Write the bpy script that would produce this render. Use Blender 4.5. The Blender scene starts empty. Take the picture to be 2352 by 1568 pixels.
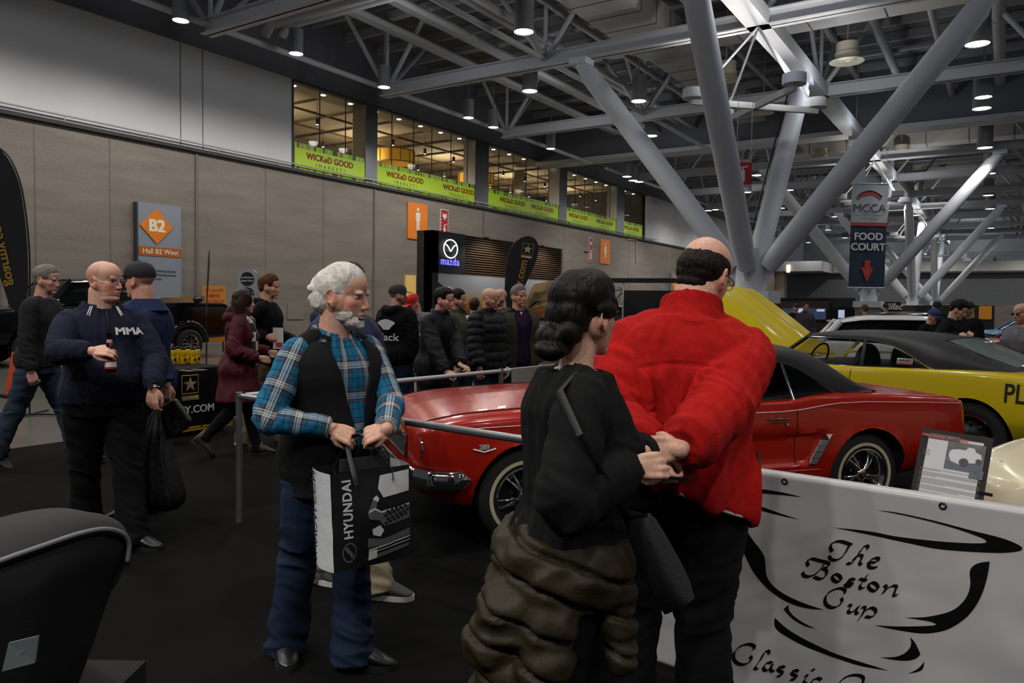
import bpy, bmesh, math, random
import numpy as np
from mathutils import Vector, Matrix, Euler, noise as mnoise

# ------------------------------------------------------------------ camera, exposure, world
S = bpy.context.scene
COL = S.collection
R = math.radians
FPX = 1740.0
CAM_H = 1.58
YAW = R(33.05)
cam_d = bpy.data.cameras.new('camera')
cam = bpy.data.objects.new('camera', cam_d)
COL.objects.link(cam)
cam_d.sensor_width = 36.0
cam_d.lens = FPX / 2352 * 36.0
cam_d.clip_end = 400
CAMROT = Matrix.Rotation(YAW, 3, 'Z') @ Matrix.Rotation(R(90 - 2.73), 3, 'X') @ Matrix.Rotation(R(0.86), 3, 'Z')
cam.matrix_world = Matrix.Translation((0, 0, CAM_H)) @ CAMROT.to_4x4()
S.camera = cam
S.view_settings.view_transform = 'Standard'
S.view_settings.look = 'None'
S.view_settings.exposure = -0.22
S.view_settings.gamma = 1.0
S.view_settings.use_curve_mapping = False
W = bpy.data.worlds.new('world')
S.world = W
W.use_nodes = True
W.node_tree.nodes['Background'].inputs[0].default_value = (0.62, 0.66, 0.74, 1)
W.node_tree.nodes['Background'].inputs[1].default_value = 0.085
cy = S.cycles
cy.use_denoising = True
cy.use_adaptive_sampling = True
cy.adaptive_threshold = 0.025
cy.max_bounces = 5
cy.diffuse_bounces = 3
cy.glossy_bounces = 3
cy.transmission_bounces = 4
cy.transparent_max_bounces = 8
cy.caustics_reflective = False
cy.caustics_refractive = False
cy.sample_clamp_indirect = 4.0
LAMP_W = 900.0          # power of one hall downlight

# ------------------------------------------------------------------ pixel -> place helpers (2352 x 1568)
FWD = Vector((-math.sin(YAW), math.cos(YAW), 0))
RGT = Vector((math.cos(YAW), math.sin(YAW), 0))
CAMP = Vector((0, 0, CAM_H))

def ray(px, py):
    return CAMROT @ Vector(((px - 1176) / FPX, -(py - 784) / FPX, -1.0))

def at(px, py, D):
    d = ray(px, py)
    return CAMP + d * (D / d.dot(FWD))

def on_z(px, py, z):
    d = ray(px, py)
    return CAMP + d * ((z - CAM_H) / d.z)

def on_x(px, py, x):
    d = ray(px, py)
    return CAMP + d * (x / d.x)

def on_y(px, py, y):
    d = ray(px, py)
    return CAMP + d * (y / d.y)

def on_plane(px, py, p, n):
    d = ray(px, py)
    return CAMP + d * ((p - CAMP).dot(n) / d.dot(n))

def floor_at(px, D):
    "floor point seen in column px (at the horizon) at forward distance D"
    p = at(px, 701 + (px - 1176) * 0.015, D)
    return Vector((p.x, p.y, 0))

# ------------------------------------------------------------------ materials
MATS = {}
def srgb(h):
    h = h.lstrip('#')
    c = [int(h[i:i + 2], 16) / 255 for i in (0, 2, 4)]
    return tuple(x / 12.92 if x <= .04045 else ((x + .055) / 1.055) ** 2.4 for x in c)

class NT:
    def __init__(s, m):
        s.t = m.node_tree; s.n = s.t.nodes; s.l = s.t.links
        s.b = s.n['Principled BSDF']
    def new(s, typ, **kw):
        n = s.n.new(typ)
        for k, v in kw.items():
            if k.startswith('i_'):
                n.inputs[k[2:].replace('_', ' ')].default_value = v
            else:
                setattr(n, k, v)
        return n
    def link(s, a, b): s.l.new(a, b)
    def math(s, op, a, b=None):
        n = s.n.new('ShaderNodeMath'); n.operation = op
        for i, v in enumerate((a, b)):
            if v is None: continue
            if isinstance(v, (int, float)): n.inputs[i].default_value = v
            else: s.l.new(v, n.inputs[i])
        return n.outputs[0]
    def mix(s, fac, a, b):
        n = s.n.new('ShaderNodeMix'); n.data_type = 'RGBA'
        for sock, v in ((n.inputs[0], fac), (n.inputs[6], a), (n.inputs[7], b)):
            if isinstance(v, (int, float)): sock.default_value = v
            elif isinstance(v, tuple): sock.default_value = (*v[:3], 1)
            else: s.l.new(v, sock)
        return n.outputs[2]

def mat(name, col=(.5, .5, .5), rough=.6, metal=0, var=0, vscale=3, bump=0, bscale=60, stretch=None,
        coat=0, emit=0, ecol=None, sheen=0, spec=.5, alpha=1, trans=0, detail=4, sub=0):
    if name in MATS: return MATS[name]
    if isinstance(col, str): col = srgb(col)
    m = bpy.data.materials.new(name); m.use_nodes = True
    MATS[name] = m
    t = NT(m); b = t.b
    b.inputs['Base Color'].default_value = (*col, 1)
    b.inputs['Roughness'].default_value = rough
    b.inputs['Metallic'].default_value = metal
    b.inputs['Specular IOR Level'].default_value = spec
    if coat: b.inputs['Coat Weight'].default_value = coat; b.inputs['Coat Roughness'].default_value = .03
    if sheen:
        b.inputs['Sheen Weight'].default_value = sheen; b.inputs['Sheen Roughness'].default_value = .6
        b.inputs['Sheen Tint'].default_value = (*[min(1, c * 2 + .05) for c in col], 1)
    if sub:
        b.inputs['Subsurface Weight'].default_value = sub
        b.inputs['Subsurface Radius'].default_value = (1, .35, .2); b.inputs['Subsurface Scale'].default_value = .006
    if trans: b.inputs['Transmission Weight'].default_value = trans
    if alpha < 1: b.inputs['Alpha'].default_value = alpha
    if emit:
        b.inputs['Emission Color'].default_value = (*(ecol or col), 1); b.inputs['Emission Strength'].default_value = emit
    vec = None
    if var or bump:
        tc = t.new('ShaderNodeTexCoord'); vec = tc.outputs['Object']
        if stretch:
            mp = t.new('ShaderNodeMapping'); mp.inputs['Scale'].default_value = stretch
            t.link(vec, mp.inputs[0]); vec = mp.outputs[0]
    if var:
        n = t.new('ShaderNodeTexNoise', i_Scale=vscale, i_Detail=detail); t.link(vec, n.inputs['Vector'])
        lo = tuple(max(0, c * (1 - var)) for c in col); hi = tuple(min(1, c * (1 + var)) for c in col)
        r = t.new('ShaderNodeMapRange', i_From_Min=.3, i_From_Max=.7); t.link(n.outputs[0], r.inputs[0])
        t.link(t.mix(r.outputs[0], lo, hi), b.inputs['Base Color'])
    if bump:
        n = t.new('ShaderNodeTexNoise', i_Scale=bscale, i_Detail=3); t.link(vec, n.inputs['Vector'])
        bp = t.new('ShaderNodeBump', i_Strength=bump, i_Distance=.01); t.link(n.outputs[0], bp.inputs['Height'])
        t.link(bp.outputs[0], b.inputs['Normal'])
    return m

# ------------------------------------------------------------------ mesh collector
def frame(d):
    d = d.normalized()
    a = Vector((0, 0, 1)) if abs(d.z) < .95 else Vector((1, 0, 0))
    u = d.cross(a).normalized(); w = u.cross(d).normalized()
    return u, w

TXT = {}
def text_geo(s, size=1, align='CENTER', shear=0, space=1, bold=0, ext=0):
    key = (s, size, align, shear, space, bold, ext)
    if key in TXT: return TXT[key]
    c = bpy.data.curves.new('lettering', 'FONT'); c.body = s; c.size = size; c.align_x = align; c.align_y = 'CENTER'
    c.shear = shear; c.space_character = space; c.extrude = ext; c.resolution_u = 3
    o = bpy.data.objects.new('lettering', c); COL.objects.link(o)
    dg = bpy.context.evaluated_depsgraph_get(); dg.update()
    me = bpy.data.meshes.new_from_object(o.evaluated_get(dg))
    v = [tuple(p.co) for p in me.vertices]; f = [tuple(p.vertices) for p in me.polygons]
    bpy.data.meshes.remove(me); bpy.data.objects.remove(o); bpy.data.curves.remove(c)
    if bold:
        n = len(v); v0 = v; f0 = f; v = []; f = []
        for i, (dx, dy) in enumerate(((-bold, -bold * .6), (bold, -bold * .6), (0, 0), (-bold, bold * .6), (bold, bold * .6))):
            v = v + [(q[0] + dx, q[1] + dy, q[2] + i * .0006) for q in v0]; f = f + [tuple(k + i * n for k in q) for q in f0]
    TXT[key] = (v, f)
    return v, f

class MB:
    def __init__(s): s.v = []; s.f = []; s.m = []; s.mi = 0
    def add(s, vs, fs, M=None):
        k = len(s.v)
        for p in vs:
            p = Vector(p)
            s.v.append(tuple(M @ p) if M is not None else tuple(p))
        for f in fs:
            s.f.append(tuple(i + k for i in f)); s.m.append(s.mi)
        return s
    def mat(s, i): s.mi = i; return s
    def box(s, lo, hi, M=None):
        x0, y0, z0 = lo; x1, y1, z1 = hi
        vs = [(x0, y0, z0), (x1, y0, z0), (x1, y1, z0), (x0, y1, z0), (x0, y0, z1), (x1, y0, z1), (x1, y1, z1), (x0, y1, z1)]
        return s.add(vs, [(0, 3, 2, 1), (4, 5, 6, 7), (0, 1, 5, 4), (1, 2, 6, 5), (2, 3, 7, 6), (3, 0, 4, 7)], M)
    def bar(s, p0, p1, w, h, up=(0, 0, 1)):
        p0 = Vector(p0); p1 = Vector(p1); d = (p1 - p0).normalized(); u = d.cross(Vector(up))
        if u.length < 1e-4: u = d.cross(Vector((1, 0, 0)))
        u.normalize(); q = u.cross(d)
        vs = [p + u * a * w / 2 + q * b * h / 2 for p in (p0, p1) for a, b in ((-1, -1), (1, -1), (1, 1), (-1, 1))]
        return s.add(vs, [(3, 2, 1, 0), (4, 5, 6, 7), (0, 1, 5, 4), (1, 2, 6, 5), (2, 3, 7, 6), (3, 0, 4, 7)])
    def tube(s, pts, r, n=10, caps=True, closed=False, M=None, ell=None):
        pts = [Vector(p) for p in pts]; N = len(pts)
        rs = r if isinstance(r, (list, tuple)) else [r] * N
        vs = []; u = None
        for i, p in enumerate(pts):
            a = pts[(i - 1) % N] if (closed or i > 0) else p; b = pts[(i + 1) % N] if (closed or i < N - 1) else p
            d = (b - a)
            d = d.normalized() if d.length > 1e-9 else Vector((0, 0, 1))
            if u is None: u, w = frame(d)
            else:
                u = (u - d * u.dot(d))
                u = u.normalized() if u.length > 1e-6 else frame(d)[0]
                w = u.cross(d)
            for k in range(n):
                t = 2 * math.pi * k / n
                e = ell if ell else 1
                vs.append(p + (u * math.cos(t) + w * math.sin(t) * e) * rs[i])
        fs = []
        for i in range(N if closed else N - 1):
            j = (i + 1) % N
            for k in range(n):
                l = (k + 1) % n
                fs.append((i * n + k, j * n + k, j * n + l, i * n + l))
        if caps and not closed:
            fs.append(tuple(range(n))); fs.append(tuple((N - 1) * n + k for k in reversed(range(n))))
        return s.add(vs, fs, M)
    def cyl(s, p0, p1, r0, r1=None, n=16): return s.tube([p0, p1], [r0, r0 if r1 is None else r1], n)
    def lathe(s, prof, n=24, M=None, closed=False):
        "prof: (radius, height) list round local Z"
        vs = []; N = len(prof)
        for r_, z in prof:
            for k in range(n):
                t = 2 * math.pi * k / n; vs.append((r_ * math.cos(t), r_ * math.sin(t), z))
        fs = []
        for i in range(N if closed else N - 1):
            j = (i + 1) % N
            for k in range(n):
                l = (k + 1) % n; fs.append((i * n + k, i * n + l, j * n + l, j * n + k))
        if not closed:
            fs.append(tuple(reversed(range(n)))); fs.append(tuple((N - 1) * n + k for k in range(n)))
        return s.add(vs, fs, M)
    def prism(s, poly, z0, z1, M=None):
        n = len(poly)
        vs = [(x, y, z0) for x, y in poly] + [(x, y, z1) for x, y in poly]
        fs = [tuple(reversed(range(n))), tuple(range(n, 2 * n))] + [(i, (i + 1) % n, n + (i + 1) % n, n + i) for i in range(n)]
        return s.add(vs, fs, M)
    def ell(s, c, r, M=None, nu=20, nv=12):
        vs = []; fs = []
        for j in range(nv + 1):
            ph = math.pi * j / nv
            for k in range(nu):
                t = 2 * math.pi * k / nu
                vs.append((c[0] + r[0] * math.sin(ph) * math.cos(t), c[1] + r[1] * math.sin(ph) * math.sin(t), c[2] - r[2] * math.cos(ph)))
        for j in range(nv):
            for k in range(nu):
                l = (k + 1) % nu; fs.append((j * nu + k, j * nu + l, (j + 1) * nu + l, (j + 1) * nu + k))
        return s.add(vs, fs, M)
    def grid(s, P, closed_u=False, closed_v=False, M=None):
        "P[i][j] points"
        n = len(P); m = len(P[0]); vs = [p for row in P for p in row]; fs = []
        for i in range(n if closed_u else n - 1):
            for j in range(m if closed_v else m - 1):
                a = i * m + j; b = ((i + 1) % n) * m + j; c = ((i + 1) % n) * m + (j + 1) % m; d = i * m + (j + 1) % m
                fs.append((a, b, c, d))
        return s.add(vs, fs, M)
    def text(s, body, M, size=1, **kw):
        v, f = text_geo(body, size, **kw)
        return s.add(v, f, M)
    def obj(s, name, mats, parent=None, smooth=35, loc=None):
        me = bpy.data.meshes.new(name)
        me.from_pydata(s.v, [], s.f)
        if not isinstance(mats, (list, tuple)): mats = [mats]
        for m_ in mats: me.materials.append(m_)
        if len(mats) > 1: me.polygons.foreach_set('material_index', s.m)
        me.validate(); me.update()
        if smooth: soft(me, smooth)
        return link(name, me, parent, loc)

def soft(me, ang=35):
    me.polygons.foreach_set('use_smooth', [True] * len(me.polygons))
    if ang < 180: me.set_sharp_from_angle(angle=R(ang))

def link(name, me, parent=None, loc=None):
    o = bpy.data.objects.new(name, me); COL.objects.link(o)
    if parent is not None:
        o.parent = parent
        o.matrix_parent_inverse = PINV.get(parent.name, Matrix())
    if loc is not None: o.location = loc
    return o

PINV = {}
def tag(o, label, cat, group=None, kind=None):
    if label: o['label'] = label
    if cat: o['category'] = cat
    if group: o['group'] = group
    if kind: o['kind'] = kind
    return o
def thing(name, label, cat, loc=(0, 0, 0), rz=0, group=None):
    o = bpy.data.objects.new(name, None); COL.objects.link(o)
    o.location = loc; o.rotation_euler = (0, 0, rz); o.empty_display_size = .1
    return tag(o, label, cat, group)
def wthing(name, label, cat, loc, group=None):
    "thing at loc whose parts are given in world coordinates"
    o = thing(name, label, cat, loc, 0, group)
    PINV[o.name] = Matrix.Translation(loc).inverted()
    return o
def struct(name, mb, m, smooth=35, parent=None, label=None, cat=None):
    o = mb.obj(name, m, parent, smooth)
    if parent is None: o['kind'] = 'structure'
    if label: o['label'] = label; o['category'] = cat
    return o
def boolean(o, cutter_mb, op='DIFFERENCE'):
    c = cutter_mb.obj('cutter', mat('tmp'), smooth=0)
    bm = bmesh.new(); bm.from_mesh(c.data); bmesh.ops.recalc_face_normals(bm, faces=bm.faces); bm.to_mesh(c.data); bm.free()
    c.parent = o.parent
    md = o.modifiers.new('b', 'BOOLEAN'); md.object = c; md.operation = op; md.solver = 'EXACT'
    bake(o); bpy.data.objects.remove(c)
def bake(o):
    dg = bpy.context.evaluated_depsgraph_get(); dg.update()
    me = bpy.data.meshes.new_from_object(o.evaluated_get(dg))
    old = o.data; o.modifiers.clear(); o.data = me; bpy.data.meshes.remove(old)
def MT(origin, ux, uy, uz=None):
    "matrix from axes: local x->ux, y->uy"
    ux = Vector(ux).normalized(); uy = Vector(uy); uy = (uy - ux * uy.dot(ux)).normalized(); uz = ux.cross(uy)
    M = Matrix.Identity(4)
    for i in range(3): M[i][0] = ux[i]; M[i][1] = uy[i]; M[i][2] = uz[i]; M[i][3] = Vector(origin)[i]
    return M
ORD = ['first', 'second', 'third', 'fourth', 'fifth', 'sixth', 'seventh', 'eighth', 'ninth', 'tenth', 'eleventh', 'twelfth', 'thirteenth', 'fourteenth']

V3 = Vector
def crm(pts, sub=8, closed=False):
    "Catmull-Rom through 2D/3D points"
    P = [V3(q) if len(q) == 3 else V3((q[0], q[1], 0)) for q in pts]; n = len(P); out = []
    for i in range(n if closed else n - 1):
        if closed: a, b, c, d = P[(i - 1) % n], P[i], P[(i + 1) % n], P[(i + 2) % n]
        else: a, b, c, d = P[max(0, i - 1)], P[i], P[i + 1], P[min(n - 1, i + 2)]
        for k in range(sub):
            t = k / sub; out.append(((b * 2) + (c - a) * t + (a * 2 - b * 5 + c * 4 - d) * t * t + (b * 3 - a - c * 3 + d) * t ** 3) * .5)
    if not closed: out.append(P[-1])
    return out
# ================================================================== HALL
XW = -24.0            # left wall plane
ZL, ZS, ZT = 6.9, 10.4, 13.0   # ledge, soffit, deck
YB = 104.0

def m_concrete():
    m = mat('board_marked_concrete', '#9a9186', .85)
    t = NT(m); tc = t.new('ShaderNodeTexCoord')
    mp = t.new('ShaderNodeMapping'); mp.inputs['Scale'].default_value = (1, .35, 2.2); t.link(tc.outputs['Object'], mp.inputs[0])
    n = t.new('ShaderNodeTexNoise', i_Scale=1.3, i_Detail=6); t.link(mp.outputs[0], n.inputs['Vector'])
    n2 = t.new('ShaderNodeTexNoise', i_Scale=14, i_Detail=5); t.link(tc.outputs['Object'], n2.inputs['Vector'])
    sx = t.new('ShaderNodeSeparateXYZ'); t.link(tc.outputs['Object'], sx.inputs[0])
    # tie-block rows of a precast wall: faint joints
    br = t.new('ShaderNodeTexBrick', i_Scale=1.0)
    br.inputs['Mortar Size'].default_value = .006; br.inputs['Brick Width'].default_value = 1.2; br.inputs['Row Height'].default_value = .42
    cb = t.new('ShaderNodeCombineXYZ'); t.link(sx.outputs[1], cb.inputs[0]); t.link(sx.outputs[2], cb.inputs[1]); t.link(cb.outputs[0], br.inputs['Vector'])
    a = t.math('ADD', t.math('MULTIPLY', n.outputs[0], .6), t.math('MULTIPLY', n2.outputs[0], .4))
    r = t.new('ShaderNodeMapRange', i_From_Min=.35, i_From_Max=.65); t.link(a, r.inputs[0])
    c = t.mix(r.outputs[0], srgb('#6d675e'), srgb('#827b72'))
    c = t.mix(t.math('MULTIPLY', br.outputs[1], .22), c, srgb('#6d665d'))
    t.link(c, t.b.inputs['Base Color'])
    return m
def m_carpet():
    m = mat('black_carpet', '#0b0b0b', .95, spec=.04)
    t = NT(m); tc = t.new('ShaderNodeTexCoord')
    n = t.new('ShaderNodeTexNoise', i_Scale=420, i_Detail=3); t.link(tc.outputs['Object'], n.inputs['Vector'])
    n2 = t.new('ShaderNodeTexNoise', i_Scale=1.6, i_Detail=4); t.link(tc.outputs['Object'], n2.inputs['Vector'])
    a = t.math('ADD', t.math('MULTIPLY', n.outputs[0], .75), t.math('MULTIPLY', n2.outputs[0], .45))
    r = t.new('ShaderNodeMapRange', i_From_Min=.35, i_From_Max=.85); t.link(a, r.inputs[0])
    t.link(t.mix(r.outputs[0], (.003, .003, .003), (.010, .0098, .0098)), t.b.inputs['Base Color'])
    bp = t.new('ShaderNodeBump', i_Strength=.5, i_Distance=.006); t.link(n.outputs[0], bp.inputs['Height']); t.link(bp.outputs[0], t.b.inputs['Normal'])
    return m
def m_deck():
    m = mat('corrugated_roof_deck', '#8e8e90', .7)
    t = NT(m); tc = t.new('ShaderNodeTexCoord')
    w = t.new('ShaderNodeTexWave', i_Scale=5.5); w.bands_direction = 'Y'; t.link(tc.outputs['Object'], w.inputs['Vector'])
    bp = t.new('ShaderNodeBump', i_Strength=1, i_Distance=.06); t.link(w.outputs[1], bp.inputs['Height']); t.link(bp.outputs[0], t.b.inputs['Normal'])
    return m
M_CONC = m_concrete(); M_CARPET = m_carpet(); M_DECK = m_deck()
M_FLOORC = mat('polished_concrete_floor', '#4d4a44', .28, var=.16, vscale=.7, detail=6)
M_WHITEW = mat('white_painted_wall', '#cfcfd0', .8, var=.04, vscale=.5)
M_BULK = mat('slate_painted_bulkhead', '#6c6e76', .8, var=.06, vscale=.4)
M_STEEL = mat('grey_painted_steel', '#bdc0c5', .55)
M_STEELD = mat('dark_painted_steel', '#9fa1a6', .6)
M_TREE = mat('pale_grey_painted_pipe', '#c9cdd6', .62, var=.03, vscale=1)
M_DUCT = mat('white_duct_wrap', '#b4b2ae', .6, var=.05, vscale=1.2)
M_DUCTB = mat('duct_seam_band', '#4b4b4c', .6)
M_PIPE = mat('pale_service_pipe', '#a8a8a9', .6)
M_BLACK = mat('black_paint', '#0d0d0e', .5)
M_RAILW = mat('pale_ledge_rail', '#a9a9a6', .5)
M_LENS = mat('lit_lamp_lens', '#ffffff', .4, emit=14, ecol=(1, .96, .9))
M_CAN = mat('grey_lamp_can', '#7c7e83', .45)
M_CREAM = mat('cream_diffuser', '#cfc9b4', .5)

# floor
struct('floor', MB().box((XW, -6, -.3), (34, YB, -.012)), M_FLOORC, 0)
struct('floor_carpet', MB().box((-8.7, -6, -.02), (34, 40, 0)), M_CARPET, 0)

# left wall : concrete base, white upper, window band, bulkhead above the soffit
Y0, Y1, Y2 = 20.7, 56.0, 96.5
wl = MB().box((XW - .4, -6, -.3), (XW, Y2, ZL))
struct('wall_left', wl, M_CONC, 0)
struct('wall_left_upper', MB().box((XW - .4, -6, ZL), (XW - .02, Y0, ZS)).box((XW - .4, Y1, ZL), (XW - .02, Y2, ZS)), M_WHITEW, 0)
struct('wall_left_bulkhead', MB().box((XW - .5, -6, ZS), (XW + .1, Y2, ZT)), M_BULK, 0)
# vertical joints, ledge, rail
mb = MB()
for px in (3, 84, 255, 452, 610, 742, 858, 1108, 1292, 1442, 1528, 1640):
    y = on_x(px, 690, XW).y
    w_ = .03 if px not in (452, 858, 1108) else .10
    mb.box((XW - .01, y - w_ / 2, 0), (XW + .012 if w_ < .05 else XW + .05, y + w_ / 2, ZL - .05))
struct('trim_1', mb, mat('joint_sealant', '#6b655d', .8), 0)
struct('trim_2', MB().box((XW, -6, ZL - .14), (XW + .16, Y2, ZL - .02)), mat('dark_ledge', '#2e2d2c', .7), 0)
mb = MB().cyl((XW + .14, -6, ZL + .16), (XW + .14, 58, ZL + .16), .03, n=8)
for k in range(24):
    mb.cyl((XW + .14, -4 + k * 2.65, ZL - .05), (XW + .14, -4 + k * 2.65, ZL + .16), .02, n=6)
struct('trim_3', mb, M_RAILW)
mb = MB()
for px in (415, 466):
    y = on_x(px, 200, XW).y; mb.box((XW - .03, y - .015, ZL), (XW - .005, y + .015, ZS))
struct('trim_4', mb, mat('panel_joint', '#77777a', .8), 0)
# far (back) wall with gallery
struct('wall_back', MB().box((XW - .4, YB, -.3), (34, YB + .4, 6.3)), mat('dark_grey_back_wall', '#63666a', .8, var=.05), 0)
struct('wall_back_base', MB().box((XW, YB - .1, 0), (34, YB, 2.5)), M_CONC, 0)
struct('wall_back_upper', MB().box((XW - .4, YB + 9, 6), (34, YB + 9.4, ZT)), mat('gallery_grey', '#6e7276', .8), 0)
struct('trim_5', MB().box((XW + 2.3, YB - 1.2, 6.35), (34, YB, 7.5)), mat('white_gallery_fascia', '#b9b9b5', .6), 0)
struct('floor_gallery', MB().box((XW - .4, YB - 1, 6.2), (34, YB + 9, 6.35)), M_STEELD, 0)
glass = mat('clear_tinted_glass', '#8fa7a2', .03, alpha=.22, spec=.6)
gl = struct('window_1', MB().box((XW + 2.3, YB - 1.1, 7.5), (34, YB - 1.06, 8.55)), glass, 0)
mb = MB()
for k in range(22): mb.box((XW + 2.3 + k * 2.6, YB - 1.14, 7.4), (XW + 2.36 + k * 2.6, YB - 1.0, 8.6))
struct('trim_6', mb, M_STEEL, 0)
# end pier of the left wall and the little bridge landing with its lamp
struct('wall_left_end', MB().box((XW - .4, Y2, 0), (XW + 1.0, Y2 + 1.5, 6.3)), mat('beige_pier', '#8f857b', .8), 0)
struct('trim_7', MB().box((XW + .2, Y2 - 1, 6.2), (XW + 5.5, YB, 7.4)), mat('grey_landing', '#888b8c', .7), 0)
lp = on_y(1811, 617, Y2 - 1.05)
tag(MB().box((lp.x - .18, lp.y - .15, lp.z - .45), (lp.x + .18, lp.y + .0, lp.z + .45)).obj('wall_lamp', mat('warm_wall_lamp', '#ffe6b0', .5, emit=5), smooth=0),
    'small warm lit wall lamp on the grey landing at the far end of the wall', 'lamp')

# ------------------------------------------------------------------ ceiling
struct('ceiling', MB().box((XW, -6, ZT), (34, YB + 9, ZT + .3)), M_DECK, 0)
# cross bulkhead at Y=40
mb = MB().box((XW, 39.6, 10.15), (34, 40.0, ZT))
struct('wall_partition_header', mb, M_BULK, 0)
struct('beam_header_flange', MB().box((XW, 39.2, 9.95), (34, 40.4, 10.17)), M_STEEL, 0)

BEAMY = [6.4, 14.3, 22.0, 30.3, 44.4, 52.0, 59.5, 66.8, 75, 83, 89.2, 97]
def truss_x(y, x0, x1, k):
    mb = MB()
    zb = 9.5
    mb.box((x0, y - .21, zb), (x1, y + .21, zb + .035)).box((x0, y - .03, zb), (x1, y + .03, zb + .42)).box((x0, y - .21, zb + .40), (x1, y + .21, zb + .435))
    mb.box((x0, y - .15, 12.35), (x1, y + .15, 12.6))
    n = int((x1 - x0) / 3.5); st = 7.03
    xs = [-20.2 + 3.515 * i for i in range(-1, 30)]
    for i, x in enumerate(xs):
        if x < x0 - .01 or x > x1: continue
        if i % 2 == 1:
            mb.cyl((x, y, zb + .3), (x, y, 12.4), .07, n=8)
            if x + 2.2 < x1: mb.cyl((x + .1, y, zb + .35), (x + 2.0, y, 12.4), .085, n=8)
            if x - 2.2 > x0: mb.cyl((x - .1, y, zb + .35), (x - 2.0, y, 12.4), .085, n=8)
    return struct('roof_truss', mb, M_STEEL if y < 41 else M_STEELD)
for k, y in enumerate(BEAMY): truss_x(y, -20.4, 33, k)
# beams running with the wall
def beam_y(x, y0, y1, w, h, z=9.5, m=M_STEEL, name='roof_beam'):
    return struct(name, MB().box((x - w / 2, y0, z), (x + w / 2, y1, z + h)), m, 0)
for x in (-6.15, 16.25):
    beam_y(x, -6, 39, .62, .45); beam_y(x, 41, 103, .62, .45, m=M_STEEL)
for x in (-20.2, -13.2, .9, 7.9):
    struct('roof_tie', MB().cyl((x, -6, 9.78), (x, 39, 9.78), .095, n=10).cyl((x, 41, 9.78), (x, 103, 9.78), .095, n=8), M_STEEL)
# open-web diagonals under the deck running with the wall
for x in (-20.2, -13.2, -6.15, .9, 7.9):
    mb = MB(); ys = BEAMY[:4]
    mb.box((x - .1, -6, 12.2), (x + .1, 39, 12.4))
    for y in ys:
        mb.cyl((x, y + .2, 9.9), (x, y + 2.6, 12.3), .08, n=8); mb.cyl((x, y - .2, 9.9), (x, y - 2.6, 12.3), .08, n=8)
    for y in BEAMY[4:]:
        mb.cyl((x, y + .2, 9.9), (x, y + 2.6, 12.3), .08, n=6)
        mb.cyl((x, y - .2, 9.9), (x, y - 2.6, 12.3), .08, n=6)
    struct('roof_truss_web', mb, M_STEELD)
# purlins across under the deck
mb = MB()
y = -5
while y < 103:
    mb.box((XW, y - .07, 12.62), (33, y + .07, 12.98)); y += 1.9
struct('ceiling_joists', mb, M_STEELD, 0)

# column trees
def column_tree(y, x=-6.15, label='', s=1.0):
    t = thing('tree_column', label, 'column', (x, y, 0))
    t['kind'] = 'structure'
    mb = MB().box((-.55, -.55, 0), (.55, .55, 1.75)); mb.obj('pedestal', M_CONC, t, 0)
    MB().box((-.68, -.68, 1.75), (.68, .68, 2.08)).obj('cap_plate', M_TREE, t, 0)
    mb = MB().tube([(0, 0, 2.0), (0, 0, 2.7), (0, 0, 3.3)], [.42, .42, .3], 16)
    for dx, dy in ((1, 0), (-1, 0), (0, 1), (0, -1)):
        mb.bar((0, 0, 2.3), (dx * 1.25, dy * 1.25, 3.75), .07, .55)
    mb.obj('node_casting', M_TREE, t)
    for dx, dy in ((1, 0), (-1, 0), (0, 1), (0, -1)):
        a = Vector((dx * .45, dy * .45, 2.75)); b = Vector((dx * 5.6, dy * 5.6, 9.35))
        d = (b - a)
        mb = MB().tube([a, a + d * .07, a + d * .1, a + d * .5, a + d * .94, a + d * .955, b], [.25, .28, .30, .31, .30, .24, .21], 20)
        mb.obj('strut', M_TREE, t)
        pl = MB().box((dx * 5.6 - .3, dy * 5.6 - .3, 9.3), (dx * 5.6 + .3, dy * 5.6 + .3, 9.5)); pl.obj('top_plate', M_TREE, t, 0)
    # hanger rods below the crossing, with the crossed arms they carry
    mb = MB()
    c = Vector((0, 0, 9.5))
    for a_ in (45, 135, 225, 315):
        q = Vector((1.9 * math.cos(R(a_)), 1.9 * math.sin(R(a_)), 7.35))
        mb.cyl(c, q, .035, n=8)
    mb.obj('hanger_rods', M_TREE, t)
    mb = MB()
    for a_ in (45, 135):
        q = Vector((1.95 * math.cos(R(a_)), 1.95 * math.sin(R(a_)), 7.3)); mb.bar(q, Vector((-q.x, -q.y, 7.3)), .12, .17)
    mb.obj('cross_arms', M_STEEL, t, 0)
    for a_ in (45, 135, 225, 315):
        q = Vector((1.9 * math.cos(R(a_)), 1.9 * math.sin(R(a_)), 7.38))
        MB().lathe([(.30, 0), (.30, .26)], 20, Matrix.Translation(q)).obj('uplight_drum', M_TREE, t)
    return t
for i, y in enumerate((21.9, 44.3, 66.7, 89.1)):
    column_tree(y, label=('nearest four-armed pale pipe column tree, behind the man in red', 'second four-armed pipe column tree, behind the hanging food court banner',
                          'third four-armed pipe column tree, beyond the banner', 'farthest four-armed pipe column tree, by the back wall')[i])
# cables and conduit on the near column
p0 = Vector((-6.15, 22.35, 2.75)); p1 = Vector((-6.15, 27.5, 9.35)); off = Vector((-.40, -.02, .02))
mb = MB()
for k in range(3):
    o_ = off + Vector((0.03 * k, -.06 * k, .03 * k)); mb.tube([p0 + o_ + (p1 - p0) * t_ for t_ in (.18, .4, .7, .95)], .022, 6)
tag(mb.obj('power_cable', M_BLACK), 'bundle of black cables running up an arm of the nearest column tree', 'cable')

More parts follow.
